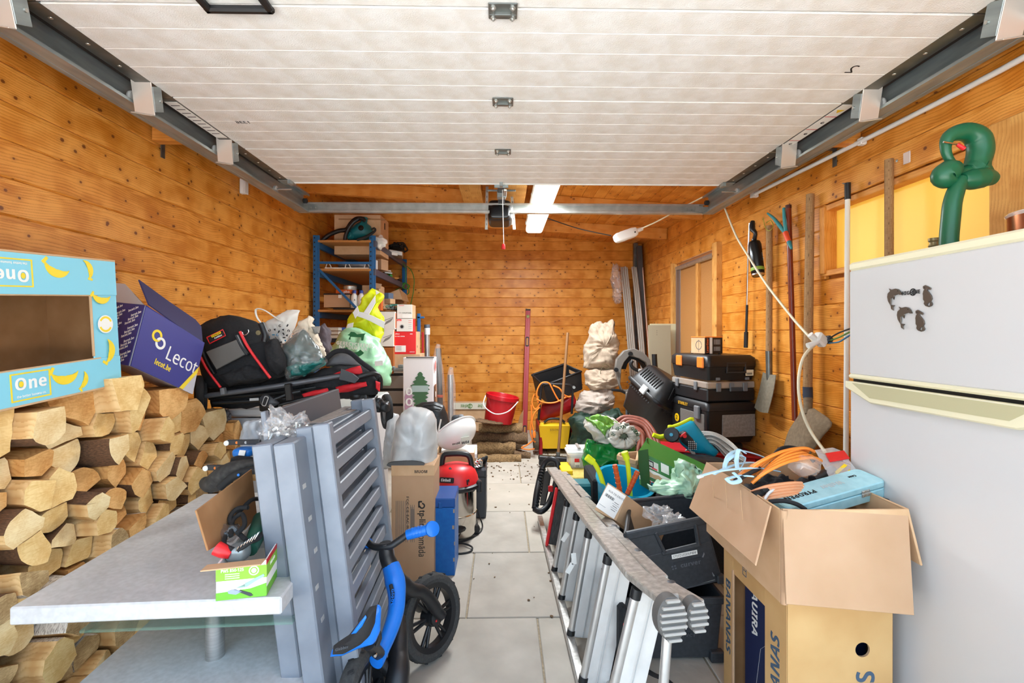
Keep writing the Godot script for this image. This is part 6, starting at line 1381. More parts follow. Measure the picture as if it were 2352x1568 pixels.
func boxes_and_fridge():
	var X = 1.08
	M.enamel = mat("cac9c8", 0.3); M.cream = mat("e3dcbc", 0.45)
	var fr = thing("fridge", "white fridge freezer with cream trim standing against the garden tool wall", "fridge", V3(1.4, 0, -1.174))
	wpart(fr, "cabinet", bx(0.575, 1.375, 0.59, 0.008), M.enamel, V3(1.42, 0.70, -1.174))
	wpart(fr, "top", bx(0.63, 0.026, 0.602, 0.006), M.cream, V3(1.393, 1.404, -1.174))
	wpart(fr, "freezer_door", bx(0.05, 0.32, 0.60, 0.004), M.enamel, V3(X + 0.025, 1.232, -1.174))
	wpart(fr, "fridge_door", bx(0.05, 0.99, 0.60, 0.008), M.enamel, V3(X + 0.025, 0.54, -1.174))
	wpart(fr, "door_trim", bx(0.055, 0.014, 0.605, 0.005), M.cream, V3(X + 0.025, 1.066, -1.174))
	var hd = wpart(fr, "handle", ext([-0.302, 0.0, 0.302, 0.0, 0.302, -0.018, 0.20, -0.052, -0.20, -0.056, -0.302, -0.02], 0.022, 0.004), M.cream, V3(X - 0.002, 1.050, -1.174), V3(0, -90, 0))
	part(hd, "recess", ext([-0.27, -0.003, 0.235, -0.003, 0.185, -0.036, -0.20, -0.04], 0.0235, 0.0), mat("b9b48f", 0.5), V3(0, 0, 0))
	wpart(fr, "gap", bx(0.04, 0.012, 0.59, 0), M.ink, V3(X + 0.03, 1.055, -1.174))
	var fw = fr.transform.affine_inverse()
	txt(fr, "HIGH", 0.010, fw * xfm(V3(1.079, 1.306, -1.258), V3(0, -90, 0)), M.ink, true)
	txt(fr, "NE", 0.010, fw * xfm(V3(1.078, 1.307, -1.226), V3(0, -90, 0)), M.ink, true)
	wpart(fr, "logo_ring", ext(arc(0.0075, 0.0098, 0, 355, 24), 0.001), M.ink, V3(1.079, 1.307, -1.24), V3(0, -90, 0))
	txt(fr, "1", 0.013, fw * xfm(V3(1.079, 1.306, -1.239), V3(0, -90, 0)), M.ink, true)
	# four flat metal magnets
	M.magnet = mat("6f655c", 0.35, 0.7)
	var dol = [V3(1.076, 1.323, -1.314), V3(1.076, 1.319, -1.305), V3(1.076, 1.321, -1.292), V3(1.076, 1.318, -1.282), V3(1.076, 1.313, -1.276), V3(1.076, 1.303, -1.271), V3(1.076, 1.303, -1.278), V3(1.076, 1.305, -1.282), V3(1.076, 1.302, -1.295), V3(1.076, 1.291, -1.297), V3(1.076, 1.294, -1.3), V3(1.076, 1.298, -1.301), V3(1.076, 1.295, -1.306), V3(1.076, 1.277, -1.306), V3(1.076, 1.275, -1.294), V3(1.076, 1.271, -1.299), V3(1.076, 1.261, -1.298), V3(1.076, 1.266, -1.306), V3(1.076, 1.275, -1.308), V3(1.076, 1.288, -1.317), V3(1.076, 1.3, -1.32), V3(1.076, 1.31, -1.318), V3(1.076, 1.316, -1.31)]
	var sea = [V3(1.076, 1.319, -1.205), V3(1.076, 1.321, -1.199), V3(1.076, 1.318, -1.193), V3(1.076, 1.312, -1.183), V3(1.076, 1.308, -1.185), V3(1.076, 1.311, -1.193), V3(1.076, 1.307, -1.194), V3(1.076, 1.301, -1.188), V3(1.076, 1.293, -1.182), V3(1.076, 1.285, -1.18), V3(1.076, 1.278, -1.184), V3(1.076, 1.275, -1.191), V3(1.076, 1.271, -1.194), V3(1.076, 1.267, -1.191), V3(1.076, 1.269, -1.186), V3(1.076, 1.276, -1.185), V3(1.076, 1.278, -1.182), V3(1.076, 1.272, -1.179), V3(1.076, 1.267, -1.182), V3(1.076, 1.265, -1.189), V3(1.076, 1.268, -1.198), V3(1.076, 1.274, -1.203), V3(1.076, 1.28, -1.201), V3(1.076, 1.285, -1.205), V3(1.076, 1.294, -1.205), V3(1.076, 1.3, -1.206), V3(1.076, 1.307, -1.204), V3(1.076, 1.31, -1.201), V3(1.076, 1.314, -1.205)]
	var dn = [V3(1.076, 1.292, -1.292), V3(1.076, 1.24, -1.259)]
	var off = [Vector3.ZERO, V3(1.076, 1.24, -1.259) - V3(1.076, 1.292, -1.292)]
	for k in 2:
		var o = thing("magnet", ["flat steel dolphin magnet beside the maker lettering on the fridge", "flat steel dolphin magnet in the lower row on the fridge"][k], "magnet", dn[k], Vector3.ZERO, "fridge magnets")
		plate(o, "body", dol.map(func(v): return v + off[k]), 0.003, M.magnet, 0.0006)
		wpart(o, "eye", cyl(0.001, 0.0035, 8), M.ink, V3(1.075, 1.314, -1.283) + off[k], V3(0, 0, 90))
	var so = V3(1.076, 1.231, -1.215) - V3(1.076, 1.293, -1.193)
	for k in 2:
		var o = thing("magnet", ["flat steel seahorse magnet high on the freezer door", "flat steel seahorse magnet beside the lower dolphin"][k], "magnet", V3(1.076, 1.293, -1.193) + so * k, Vector3.ZERO, "fridge magnets")
		plate(o, "body", sea.map(func(v): return v + so * k), 0.003, M.magnet, 0.0006)
		wpart(o, "eye", cyl(0.001, 0.0035, 8), M.ink, V3(1.075, 1.315, -1.2) + so * k, V3(0, 0, 90))
	# on top of the fridge
	var cp = thing("copper_roll", "roll of shiny copper tape lying on top of the fridge", "tape", V3(1.40, 1.417, -1.16))
	part(cp, "roll", lathe([0.05, 0.0, 0.108, 0.0, 0.108, 0.088, 0.05, 0.088, 0.05, 0.0], 40), mat("b87048", 0.25, 0.9))
	part(cp, "film_edge", lathe([0.1085, 0.08, 0.111, 0.086, 0.1085, 0.09], 40), clear(0.4, 0.1))
	var nz = thing("hose_nozzle", "grey and brass hose connector standing on top of the fridge", "nozzle", V3(1.30, 1.417, -1.42))
	part(nz, "base", lathe([0.0001, 0.0, 0.033, 0.0, 0.034, 0.02, 0.02, 0.032, 0.013, 0.035, 0.0001, 0.035], 20), M.midgrey)
	part(nz, "neck", lathe([0.013, 0.034, 0.011, 0.04, 0.014, 0.044, 0.011, 0.05, 0.011, 0.056, 0.014, 0.06, 0.014, 0.068, 0.0001, 0.07], 20), mat("8a7a55", 0.4, 0.6))
	solo("white_dish", "shallow white plastic dish lying beside the green hanger on the fridge", "dish", lathe([0.0001, 0.008, 0.05, 0.012, 0.075, 0.006, 0.08, 0.0, 0.07, 0.004, 0.0001, 0.002], 28), M.white, V3(1.24, 1.417, -1.30))
	# banana carton standing on end
	var bc = thing("banana_carton", "brown banana carton standing on end beneath the open carton", "box", V3(0.89, 0, -1.43))
	M.banana = nmat(hx("c59a62"), hx("d2aa72"), 0.8, V3(2, 2, 2), 0.008, 0, 161)
	var fc = CSGBox3D.new(); fc.name = "front"; fc.size = V3(0.28, 0.497, 0.006); fc.material = M.banana
	var ho = CSGCylinder3D.new(); ho.name = "hand_hole"; ho.radius = 0.0195; ho.height = 0.05; ho.sides = 28; ho.operation = CSGShape3D.OPERATION_SUBTRACTION; ho.rotation_degrees.x = 90; ho.position = V3(0.06, 0.105, 0); ho.material = M.cartonpale
	fc.add_child(ho); bc.add_child(fc); fc.position = V3(0.89, 0.258, -1.25) - bc.position
	wpart(bc, "side", bxs([V3(0, 0, 0.127), V3(0.006, 0.5, 0.106), V3(0, 0, -0.148), V3(0.006, 0.5, 0.064), V3(0, 0.205, -0.02), V3(0.006, 0.09, 0.19)], 0.001), M.banana, V3(0.752, 0.258, -1.43))
	wpart(bc, "side", bx(0.006, 0.5, 0.36, 0.001), M.banana, V3(1.028, 0.258, -1.43))
	wpart(bc, "back", bx(0.276, 0.5, 0.006, 0.001), M.inner, V3(0.89, 0.258, -1.608))
	wpart(bc, "top", bx(0.276, 0.006, 0.36, 0.001), M.banana, V3(0.89, 0.508, -1.43))
	wpart(bc, "corrugated_edge", bx(0.008, 0.42, 0.012, 0.003), M.cartonpale, V3(0.749, 0.22, -1.543))
	wpart(bc, "corner_edge", bx(0.012, 0.5, 0.03, 0.003), M.cartondark, V3(1.034, 0.258, -1.27))
	M.bluegrey = mat("41566b", 0.7)
	var bw = bc.transform.affine_inverse()
	txt(bc, "BANANAS", 0.030, bw * face(V3(0.7485, 0.26, -1.578), Vector3.DOWN, Vector3.BACK), M.bluegrey, true, 0.24)
	txt(bc, "BANANAS", 0.042, bw * face(V3(0.7485, 0.24, -1.303), Vector3.UP, Vector3.FORWARD), M.bluegrey, true, 0.26)
	txt(bc, "BANANAS", 0.05, bw * face(V3(0.958, 0.155, -1.2465), Vector3.UP, Vector3.LEFT), M.bluegrey, true, 0.3)
	wpart(bc, "print", frame_mesh(0.022, 0.036, 0.0015, 0.001, 0), M.bluegrey, V3(0.7485, 0.465, -1.47), V3(0, -90, 0))
	for k in 6: wpart(bc, "print", bx(0.001, 0.003, 0.004, 0), M.bluegrey, V3(0.7485, 0.478 - 0.007 * (k / 2), -1.465 - 0.008 * (k % 2)))
	var ib = thing("blue_inner_box", "dark blue and white printed box inside the banana carton", "box", V3(0.905, 0.02, -1.44))
	part(ib, "body", bx(0.21, 0.44, 0.26, 0.003), mat("1f2b52", 0.5), V3(0, 0.22, 0))
	part(ib, "white_print", ext([-0.10, -0.19, 0.10, -0.19, 0.10, 0.13, 0.05, 0.11, 0.0, 0.05, -0.05, 0.0, -0.07, -0.1, -0.09, -0.2], 0.001), M.paper, V3(-0.106, 0.20, 0.02), V3(0, -90, 0))
	txt(ib, "LAUIRA", 0.032, xfm(V3(-0.1065, 0.30, -0.065), V3(0, -90, 0)) * xfm(Vector3.ZERO, V3(0, 0, -90)), M.paper, true, 0.16)
	for k in 9: part(ib, "bar_code", bx(0.001, 0.05, 0.0015, 0), M.ink, V3(-0.107, 0.12, 0.02 + k * 0.004))
	# open carton with hanging flaps
	var oc = thing("open_carton", "open light brown carton with hanging flaps full of cables", "box", V3(0.87, 0.515, -1.42))
	var x0 = 0.705; var x1 = 1.032; var z0 = -1.2; var z1 = -1.64; var y0 = 0.515; var y1 = 0.752; var xm = 0.8685; var zm = -1.42
	wpart(oc, "body", bxs([V3(xm, y0 + 0.003, zm), V3(0.327, 0.006, 0.44), V3(x0, (y0 + y1) / 2, zm), V3(0.006, y1 - y0, 0.44), V3(x1, (y0 + y1) / 2, zm), V3(0.006, y1 - y0, 0.44), V3(xm, (y0 + y1) / 2, z0), V3(0.327, y1 - y0, 0.006), V3(xm, (y0 + y1) / 2, z1), V3(0.327, y1 - y0, 0.006)], 0.0015), M.carton)
	wpart(oc, "corner_fold", cyl(0.009, y1 - y0, 10), M.cartonpale, V3(x0 + 0.006, (y0 + y1) / 2, z0 + 0.001))
	plate(oc, "front_flap", [V3(0.708, 0.755, -1.2), V3(1.031, 0.741, -1.2), V3(0.998, 0.514, -1.146), V3(0.685, 0.544, -1.146)], 0.005, M.cartonpale, 0.001)
	plate(oc, "side_flap", [V3(0.682, 0.76, -1.2), V3(0.605, 0.642, -1.14), V3(0.625, 0.614, -1.584), V3(0.701, 0.756, -1.638)], 0.005, M.cartonpale, 0.001)
	plate(oc, "side_flap", [V3(x1, y1, -1.2), V3(x1, y1, -1.63), V3(x1 + 0.03, y1 - 0.14, -1.63), V3(x1 + 0.025, y1 - 0.14, -1.19)], 0.006, M.carton, 0.001)
	plate(oc, "back_flap", [V3(x0, y1, z1), V3(x1, y1, z1), V3(x1, y1 - 0.15, z1 - 0.03), V3(x0, y1 - 0.15, z1 - 0.03)], 0.005, M.cartonpale, 0.001)
	for k in 3: wpart(oc, "crease", bx(0.0015, 0.17, 0.0006, 0), M.carton, (V3(0.682, 0.76, -1.2)).lerp(V3(0.701, 0.756, -1.638), 0.25 + 0.22 * k).lerp((V3(0.605, 0.642, -1.14)).lerp(V3(0.625, 0.614, -1.584), 0.25 + 0.22 * k), 0.5) + V3(-0.003, 0.003, 0.003), V3(0, 50, 15))
	# light blue case
	M.skyblue = nmat(hx("9ccfd8"), hx("b2dfe6"), 0.4, Vector3.ONE * 6, 0.02, 0, 171)
	var pc = thing("light_blue_case", "long light blue metal case with black lettering on the open carton", "case", V3(0.916, 0.729, -1.344), Vector3.ZERO)
	pc.basis = Basis(Vector3.BACK, deg_to_rad(9)) * Basis(Vector3.UP, deg_to_rad(12)) * Basis(Vector3.RIGHT, deg_to_rad(9))
	part(pc, "base", ext(rrect(0.335, 0.09, 0.017, 5), 0.029, 0.002), M.skyblue, V3(0, 0.0, 0), V3(-90, 0, 0))
	part(pc, "lid", ext(rrect(0.335, 0.09, 0.017, 5), 0.019, 0.003), M.skyblue, V3(0, 0.026, 0), V3(-90, 0, 0))
	var hg = part(pc, "hinge", bxs([Vector3.ZERO, V3(0.028, 0.02, 0.003), V3(0, 0, 0.002), V3(0.03, 0.004, 0.004)], 0.001), M.galv2, V3(0.09, 0.016, 0.0462))
	for q in 4: part(hg, "screw", cyl(0.0022, 0.002, 8), M.chrome, V3([-0.008, 0.008][q % 2], [-0.006, 0.006][q / 2], 0.002), V3(90, 0, 0))
	txt(pc, "PYROPEN", 0.0156, face(V3(-0.09, 0.0363, 0.006), Vector3.LEFT, Vector3.BACK), M.ink, true, 0.10)
	txt(pc, "Weller", 0.017, face(V3(0.024, 0.0363, 0.0), Vector3.LEFT, Vector3.BACK), mat("c6cfd0", 0.3), true)
	txt(pc, "Case", 0.0085, face(V3(0.11, 0.0363, -0.012), Vector3.LEFT, Vector3.BACK), M.ink, true)
	# cable hanks
	var og = thing("orange_cable_hank", "thick hank of bright orange cable piled in the open carton", "cable", V3(0.84, 0.782, -1.44))
	M.orangec = mat("f08a2e", 0.45)
	for k in 13:
		var f = k / 12.0; var lift = V3(0, 0.055 - 0.06 * absf(f - 0.35), 0.035 - 0.1 * f)
		var c = V3(0.847, 0.775, -1.44) + lift
		var r = 0.125 - 0.014 * (k % 4)
		wpart(og, "turn", tube([c + V3(-r, -0.045, 0.03), c + V3(-r * 0.7, -0.012, 0.035), c + V3(-r * 0.1, 0.014, 0.02), c + V3(r * 0.6, 0.018, -0.01), c + V3(r, 0.0, -0.04)], 0.0052, 7, 24), M.orangec)
	for k in 5:
		var c = V3(0.772, 0.766, -1.356) + V3(0, -0.006 * k, 0.006 * k)
		wpart(og, "turn", tube([c + V3(-0.08, -0.025, 0.01), c + V3(-0.03, -0.002, 0.016), c + V3(0.04, 0.006, 0.01), c + V3(0.09, 0.0, -0.01)], 0.0052, 7, 20), mat("e8a070", 0.4))
	wpart(og, "film_wrap", blob(V3(0.045, 0.03, 0.03), 0.9, 0.008, 30, 3, 30, 18), clear(0.12, 0.06, Color(1, 0.9, 0.85)), V3(0.895, 0.805, -1.404))
	var bl = thing("flat_cable_hank", "loose loops of pale blue flat cable on the orange hank", "cable", V3(0.736, 0.779, -1.5))
	M.paleblue = mat("b4d9ea", 0.45)
	for pts in [[V3(0.558, 0.795, -1.344), V3(0.615, 0.805, -1.356), V3(0.69, 0.805, -1.38), V3(0.767, 0.796, -1.416), V3(0.84, 0.779, -1.44)], [V3(0.673, 0.793, -1.44), V3(0.694, 0.819, -1.464), V3(0.744, 0.828, -1.5), V3(0.819, 0.808, -1.524), V3(0.868, 0.785, -1.536)], [V3(0.661, 0.79, -1.416), V3(0.677, 0.809, -1.44), V3(0.718, 0.823, -1.464), V3(0.754, 0.81, -1.476), V3(0.708, 0.792, -1.416)], [V3(0.694, 0.799, -1.404), V3(0.709, 0.816, -1.44), V3(0.728, 0.839, -1.464), V3(0.754, 0.826, -1.476)], [V3(0.838, 0.799, -1.464), V3(0.857, 0.816, -1.488), V3(0.889, 0.822, -1.5), V3(0.927, 0.811, -1.512)], [V3(0.613, 0.79, -1.38), V3(0.693, 0.796, -1.44), V3(0.772, 0.793, -1.488), V3(0.833, 0.784, -1.5)], [V3(0.637, 0.788, -1.344), V3(0.684, 0.788, -1.368), V3(0.722, 0.786, -1.368)], [V3(0.664, 0.797, -1.368), V3(0.672, 0.783, -1.344), V3(0.641, 0.78, -1.332), V3(0.632, 0.788, -1.344)]]:
		wpart(bl, "strand", tube(pts, 0.0066, 8, 24, 0.35), M.paleblue)
	wpart(bl, "clear_plug", bx(0.02, 0.008, 0.008, 0.001), clear(0.5, 0.1), V3(0.558, 0.794, -1.344), V3(0, 20, 8))
	var kc = thing("black_cable_hank", "black cables and hoses buried between the orange hank and the light blue case", "cable", V3(0.818, 0.736, -1.38))
	for pts in [[V3(0.878, 0.773, -1.56), V3(0.924, 0.81, -1.584), V3(0.976, 0.814, -1.596), V3(1.02, 0.795, -1.596), V3(1.042, 0.768, -1.584)], [V3(0.657, 0.78, -1.344), V3(0.709, 0.787, -1.38), V3(0.767, 0.796, -1.416)], [V3(0.721, 0.759, -1.32), V3(0.811, 0.755, -1.368), V3(0.911, 0.756, -1.404), V3(0.994, 0.757, -1.44)], [V3(0.714, 0.747, -1.272), V3(0.747, 0.753, -1.26), V3(0.775, 0.748, -1.248), V3(0.798, 0.734, -1.248)], [V3(1.078, 0.724, -1.344), V3(1.076, 0.73, -1.32), V3(1.082, 0.717, -1.32), V3(1.063, 0.707, -1.308), V3(1.034, 0.705, -1.296)]]:
		wpart(kc, "cable", tube(pts, 0.006, 8, 20), M.rubber)
	wpart(kc, "rubber_sleeve", tube([V3(0.694, 0.747, -1.32), V3(0.759, 0.753, -1.344)], 0.011, 12), M.black)
	wpart(kc, "rubber_sleeve", tube([V3(0.918, 0.766, -1.404), V3(1.021, 0.777, -1.464)], 0.012, 12), M.black)
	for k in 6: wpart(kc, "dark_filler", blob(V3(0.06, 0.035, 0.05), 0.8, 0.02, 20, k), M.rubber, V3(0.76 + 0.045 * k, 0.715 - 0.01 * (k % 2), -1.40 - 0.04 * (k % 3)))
	solo("white_cable", "white cable arching over the black sleeve beside the light blue case", "cable", tube([V3(0.714, 0.743, -1.296), V3(0.743, 0.756, -1.32), V3(0.784, 0.76, -1.344), V3(0.823, 0.761, -1.356), V3(0.861, 0.758, -1.356)], 0.004, 8, 20), M.white)
	# blister packs
	var bp = thing("blister_pack", "clear blister pack with red header and yellow card in the open carton", "pack", V3(1.028, 0.787, -1.44))
	var tl = V3(1.011, 0.819, -1.488); var tr2 = V3(1.078, 0.824, -1.5); var brr = V3(1.063, 0.778, -1.404); var bll = V3(0.983, 0.765, -1.38)
	wpart(bp, "shell", loft([PackedVector3Array([tl, tr2, brr, bll]), PackedVector3Array([tl, tr2, brr, bll].map(func(v): return v + V3(-0.01, 0.005, -0.03)))], true, true, true), clear(0.25, 0.1))
	plate(bp, "red_header", [tl.lerp(bll, 0.02), tr2.lerp(brr, 0.02), tr2.lerp(brr, 0.36), tl.lerp(bll, 0.34)].map(func(v): return v + V3(0, 0.004, 0.004)), 0.003, M.brightred)
	plate(bp, "yellow_card", [V3(1.002, 0.779, -1.428), V3(1.041, 0.802, -1.44), V3(1.048, 0.794, -1.44), V3(1, 0.775, -1.416)], 0.003, M.yellow)
	plate(bp, "yellow_card", [V3(0.989, 0.77, -1.386), V3(1.037, 0.79, -1.416), V3(1.044, 0.777, -1.398), V3(1.009, 0.768, -1.386)], 0.003, M.yellow)
	var b2 = thing("clear_case", "small smoky clear plastic case beside the blister pack", "case", V3(1.12, 0.771, -1.464))
	wpart(b2, "shell", bx(0.045, 0.05, 0.03, 0.012), clear(0.45, 0.12, Color(0.75, 0.76, 0.8)), V3(1.125, 0.766, -1.488), V3(20, 10, 30))
	wpart(b2, "white_insert", bx(0.025, 0.03, 0.012, 0.004), mat("b9bcc8", 0.4), V3(1.129, 0.769, -1.488), V3(20, 10, 30))

func log_pile():
	# split firewood stacked along the side wall, sawn ends to the room: packed cells, rounded where bark is left
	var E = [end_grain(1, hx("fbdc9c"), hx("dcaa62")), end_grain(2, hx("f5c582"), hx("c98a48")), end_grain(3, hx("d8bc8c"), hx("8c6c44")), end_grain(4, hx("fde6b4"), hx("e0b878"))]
	var S = [pine(61, hx("e8c48c"), hx("d0a066"), hx("96602e"), 1, 256, 64, 0.5, 0.15, 0.8), pine(62, hx("dca868"), hx("bb8044"), hx("86501f"), 1, 256, 64, 0.5, 0.15, 0.8)]
	var brown = nmat(hx("4a3423"), hx("8a6242"), 0.95, V3(5, 16, 16), 0.05, 0, 181, 3.0)
	var birch = nmat(hx("6a5a4a"), hx("e8e0d4"), 0.7, V3(18, 5, 5), 0.04, 0, 182, 1.0, 0.2, 0.32)
	var r = RandomNumberGenerator.new(); r.seed = 5
	var top = [Vector2(1.1, 0.97), Vector2(1.34, 0.985), Vector2(1.72, 1.02), Vector2(2.08, 0.955), Vector2(2.3, 0.83), Vector2(2.57, 0.70), Vector2(2.9, 0.62)]
	var pts = []; var ids = []; var y = 0.05; var row = 0
	var tall = func(d):
		for i in top.size() - 1:
			if d <= top[i + 1].x: return lerpf(top[i].y, top[i + 1].y, (d - top[i].x) / (top[i + 1].x - top[i].x))
		return 0.6
	while y < 1.05:
		var d = 1.12 + (0.06 if row % 2 else 0.0); var col = 0
		while d < 2.85:
			var p = Vector2(d + r.randf_range(-0.032, 0.032), y + r.randf_range(-0.026, 0.026))
			if p.y < tall.call(p.x) - 0.035:
				pts.append(p); ids.append([row, col]); col += 1
			d += r.randf_range(0.09, 0.135)
		y += 0.083; row += 1
	var ord = ["first", "second", "third", "fourth", "fifth", "sixth", "seventh", "eighth", "ninth", "tenth", "eleventh", "twelfth", "thirteenth", "fourteenth", "fifteenth", "sixteenth", "seventeenth", "eighteenth", "nineteenth", "twentieth", "last"]
	for i in pts.size():
		var c: Vector2 = pts[i]
		var P = PackedVector2Array([c + Vector2(-0.13, -0.1), c + Vector2(0.13, -0.1), c + Vector2(0.13, 0.1), c + Vector2(-0.13, 0.1)])
		for q in pts:
			var v: Vector2 = q - c
			if v == Vector2.ZERO or v.length() > 0.36: continue
			var n = v.normalized(); var k = v.length() / 2; var o = PackedVector2Array()
			for a in P.size():
				var p0 = P[a]; var p1 = P[(a + 1) % P.size()]
				var d0 = (p0 - c).dot(n) - k; var d1 = (p1 - c).dot(n) - k
				if d0 <= 0: o.append(p0)
				if d0 * d1 < 0: o.append(p0.lerp(p1, d0 / (d0 - d1)))
			P = o
			if P.size() < 3: break
		if P.size() < 3: continue
		var lim = PackedVector2Array([Vector2(c.x - 0.2, 0.003), Vector2(c.x + 0.2, 0.003), Vector2(c.x + 0.2, tall.call(c.x) + 0.03), Vector2(c.x - 0.2, tall.call(c.x) + 0.03)])
		var cut = Geometry2D.intersect_polygons(P, lim)
		if cut.is_empty(): continue
		P = cut[0]
		var cen = Vector2.ZERO
		for q in P: cen += q / P.size()
		var far = 0.0
		for q in P: far = maxf(far, q.distance_to(cen))
		var an = r.randf() * TAU; var rad = far * r.randf_range(0.92, 1.2); var cc = cen + Vector2.from_angle(an) * rad * 0.46
		if r.randf() < 0.12: cc = cen; rad = far * 0.88
		var ci = moved(disc(rad, 36), cc)
		cut = Geometry2D.intersect_polygons(P, ci)
		if cut.is_empty() or cut[0].size() < 3: continue
		P = inset(cut[0] if not Geometry2D.is_polygon_clockwise(cut[0]) else Array(cut[0]), 0.0045)
		if Geometry2D.is_polygon_clockwise(P): P.reverse()
		# points along the straight edges too, a little uneven
		var Q = PackedVector2Array(); var arcp = []
		for a in P.size():
			var p0 = P[a]; var p1 = P[(a + 1) % P.size()]; var n = maxi(1, int(p0.distance_to(p1) / 0.025))
			var is_arc = absf(p0.distance_to(cc) - rad) < 0.006 and absf(p1.distance_to(cc) - rad) < 0.006
			for b in n:
				Q.append(p0.lerp(p1, float(b) / n) + Vector2(r.randf_range(-1, 1), r.randf_range(-1, 1)) * (0.0012 if is_arc else 0.0022)); arcp.append(is_arc)
		var kind = ["wedge-split", "half-round split", "small split", "round"][3 if cc == cen else (1 if arcp.count(true) > Q.size() * 0.42 else (2 if far < 0.062 else 0))]
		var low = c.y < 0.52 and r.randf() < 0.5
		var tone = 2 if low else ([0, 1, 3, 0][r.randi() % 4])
		var white = arcp.has(true) and (r.randf() < (0.45 if c.y < 0.6 else 0.12))
		var L = 0.33; var front = r.randf_range(-0.05, 0.05); var yaw = r.randf_range(-7, 9); var tiltz = r.randf_range(-4, 5)
		var st = SurfaceTool.new(); st.begin(Mesh.PRIMITIVE_TRIANGLES); st.set_smooth_group(-1)
		var slant = Vector2(r.randf_range(-0.12, 0.12), r.randf_range(-0.12, 0.12))
		var pos = func(v, x): return V3(x + ((v - cen).dot(slant) if x > 0 else 0.0), v.y - cen.y, -(v.x - cen.x))
		var qc = Vector2.ZERO
		for q in Q: qc += q / Q.size()
		for a in Q.size():
			for v in [qc, Q[(a + 1) % Q.size()], Q[a]]:
				st.set_uv((v - cc) + Vector2(0.125, 0.125)); st.add_vertex(pos.call(v, 0.001))
		st.generate_normals()
		var em = st.commit()
		var sides = [SurfaceTool.new(), SurfaceTool.new()]; var any = [false, false]
		for s in sides:
			s.begin(Mesh.PRIMITIVE_TRIANGLES)
			if s == sides[0]: s.set_smooth_group(-1)
		for a in Q.size():
			var b = (a + 1) % Q.size(); var w = 1 if arcp[a] else 0; any[w] = true
			var qd = [pos.call(Q[a], 0.001), pos.call(Q[b], 0.001), pos.call(Q[b], -L), pos.call(Q[a], -L)]
			var uv = [Vector2(0, a * 0.02), Vector2(0, a * 0.02 + 0.02), Vector2(L, a * 0.02 + 0.02), Vector2(L, a * 0.02)]
			for t in [0, 2, 1, 0, 3, 2]:
				sides[w].set_uv(uv[t]); sides[w].add_vertex(qd[t])
		var lab = "%s %s log, %s row from the floor, %s from the door end" % [["pale", "honey", "greyed", "cream"][tone], kind, ord[ids[i][0]], ord[mini(ids[i][1], 20)]]
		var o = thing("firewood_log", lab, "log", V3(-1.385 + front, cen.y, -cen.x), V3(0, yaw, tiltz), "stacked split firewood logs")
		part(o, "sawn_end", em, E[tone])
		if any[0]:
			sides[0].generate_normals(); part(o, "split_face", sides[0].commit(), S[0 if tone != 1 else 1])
		if any[1]:
			sides[1].generate_normals(); part(o, "bark", sides[1].commit(), birch if white else brown)

func banana(p, T, k, m):   # two printed bananas joined at the stalk
	for q in [0.0, 26.0]:
		var o = PackedVector2Array(); var n = 14
		for i in n + 1:
			var t = float(i) / n; o.append(Vector2.from_angle(deg_to_rad(200 + 130 * t)) * (0.05 + 0.004 * sin(t * PI)))
		for i in n + 1:
			var t = 1.0 - float(i) / n; o.append(Vector2.from_angle(deg_to_rad(200 + 130 * t)) * (0.05 - 0.025 * sin(t * PI)))
		o = moved(o, Vector2(0.0, 0.036), q * 0.9, Vector2(k, k))
		wpart(p, "banana_print", ext(o, 0.0008), m, T * Transform3D(Basis(), V3(0, 0, q * 0.00003)))
	wpart(p, "banana_print", ext(moved([-0.006, -0.012, 0.006, -0.012, 0.005, 0.014, -0.005, 0.014], Vector2(-0.047, 0.026) * k, -20, Vector2(k, k)), 0.0009), m, T)

func wheel_mesh(r, w): return lathe([r * 0.72, -w * 0.4, r * 0.84, -w * 0.5, r * 0.95, -w * 0.42, r, -w * 0.2, r, w * 0.2, r * 0.95, w * 0.42, r * 0.84, w * 0.5, r * 0.72, w * 0.4, r * 0.72, -w * 0.4], 40)

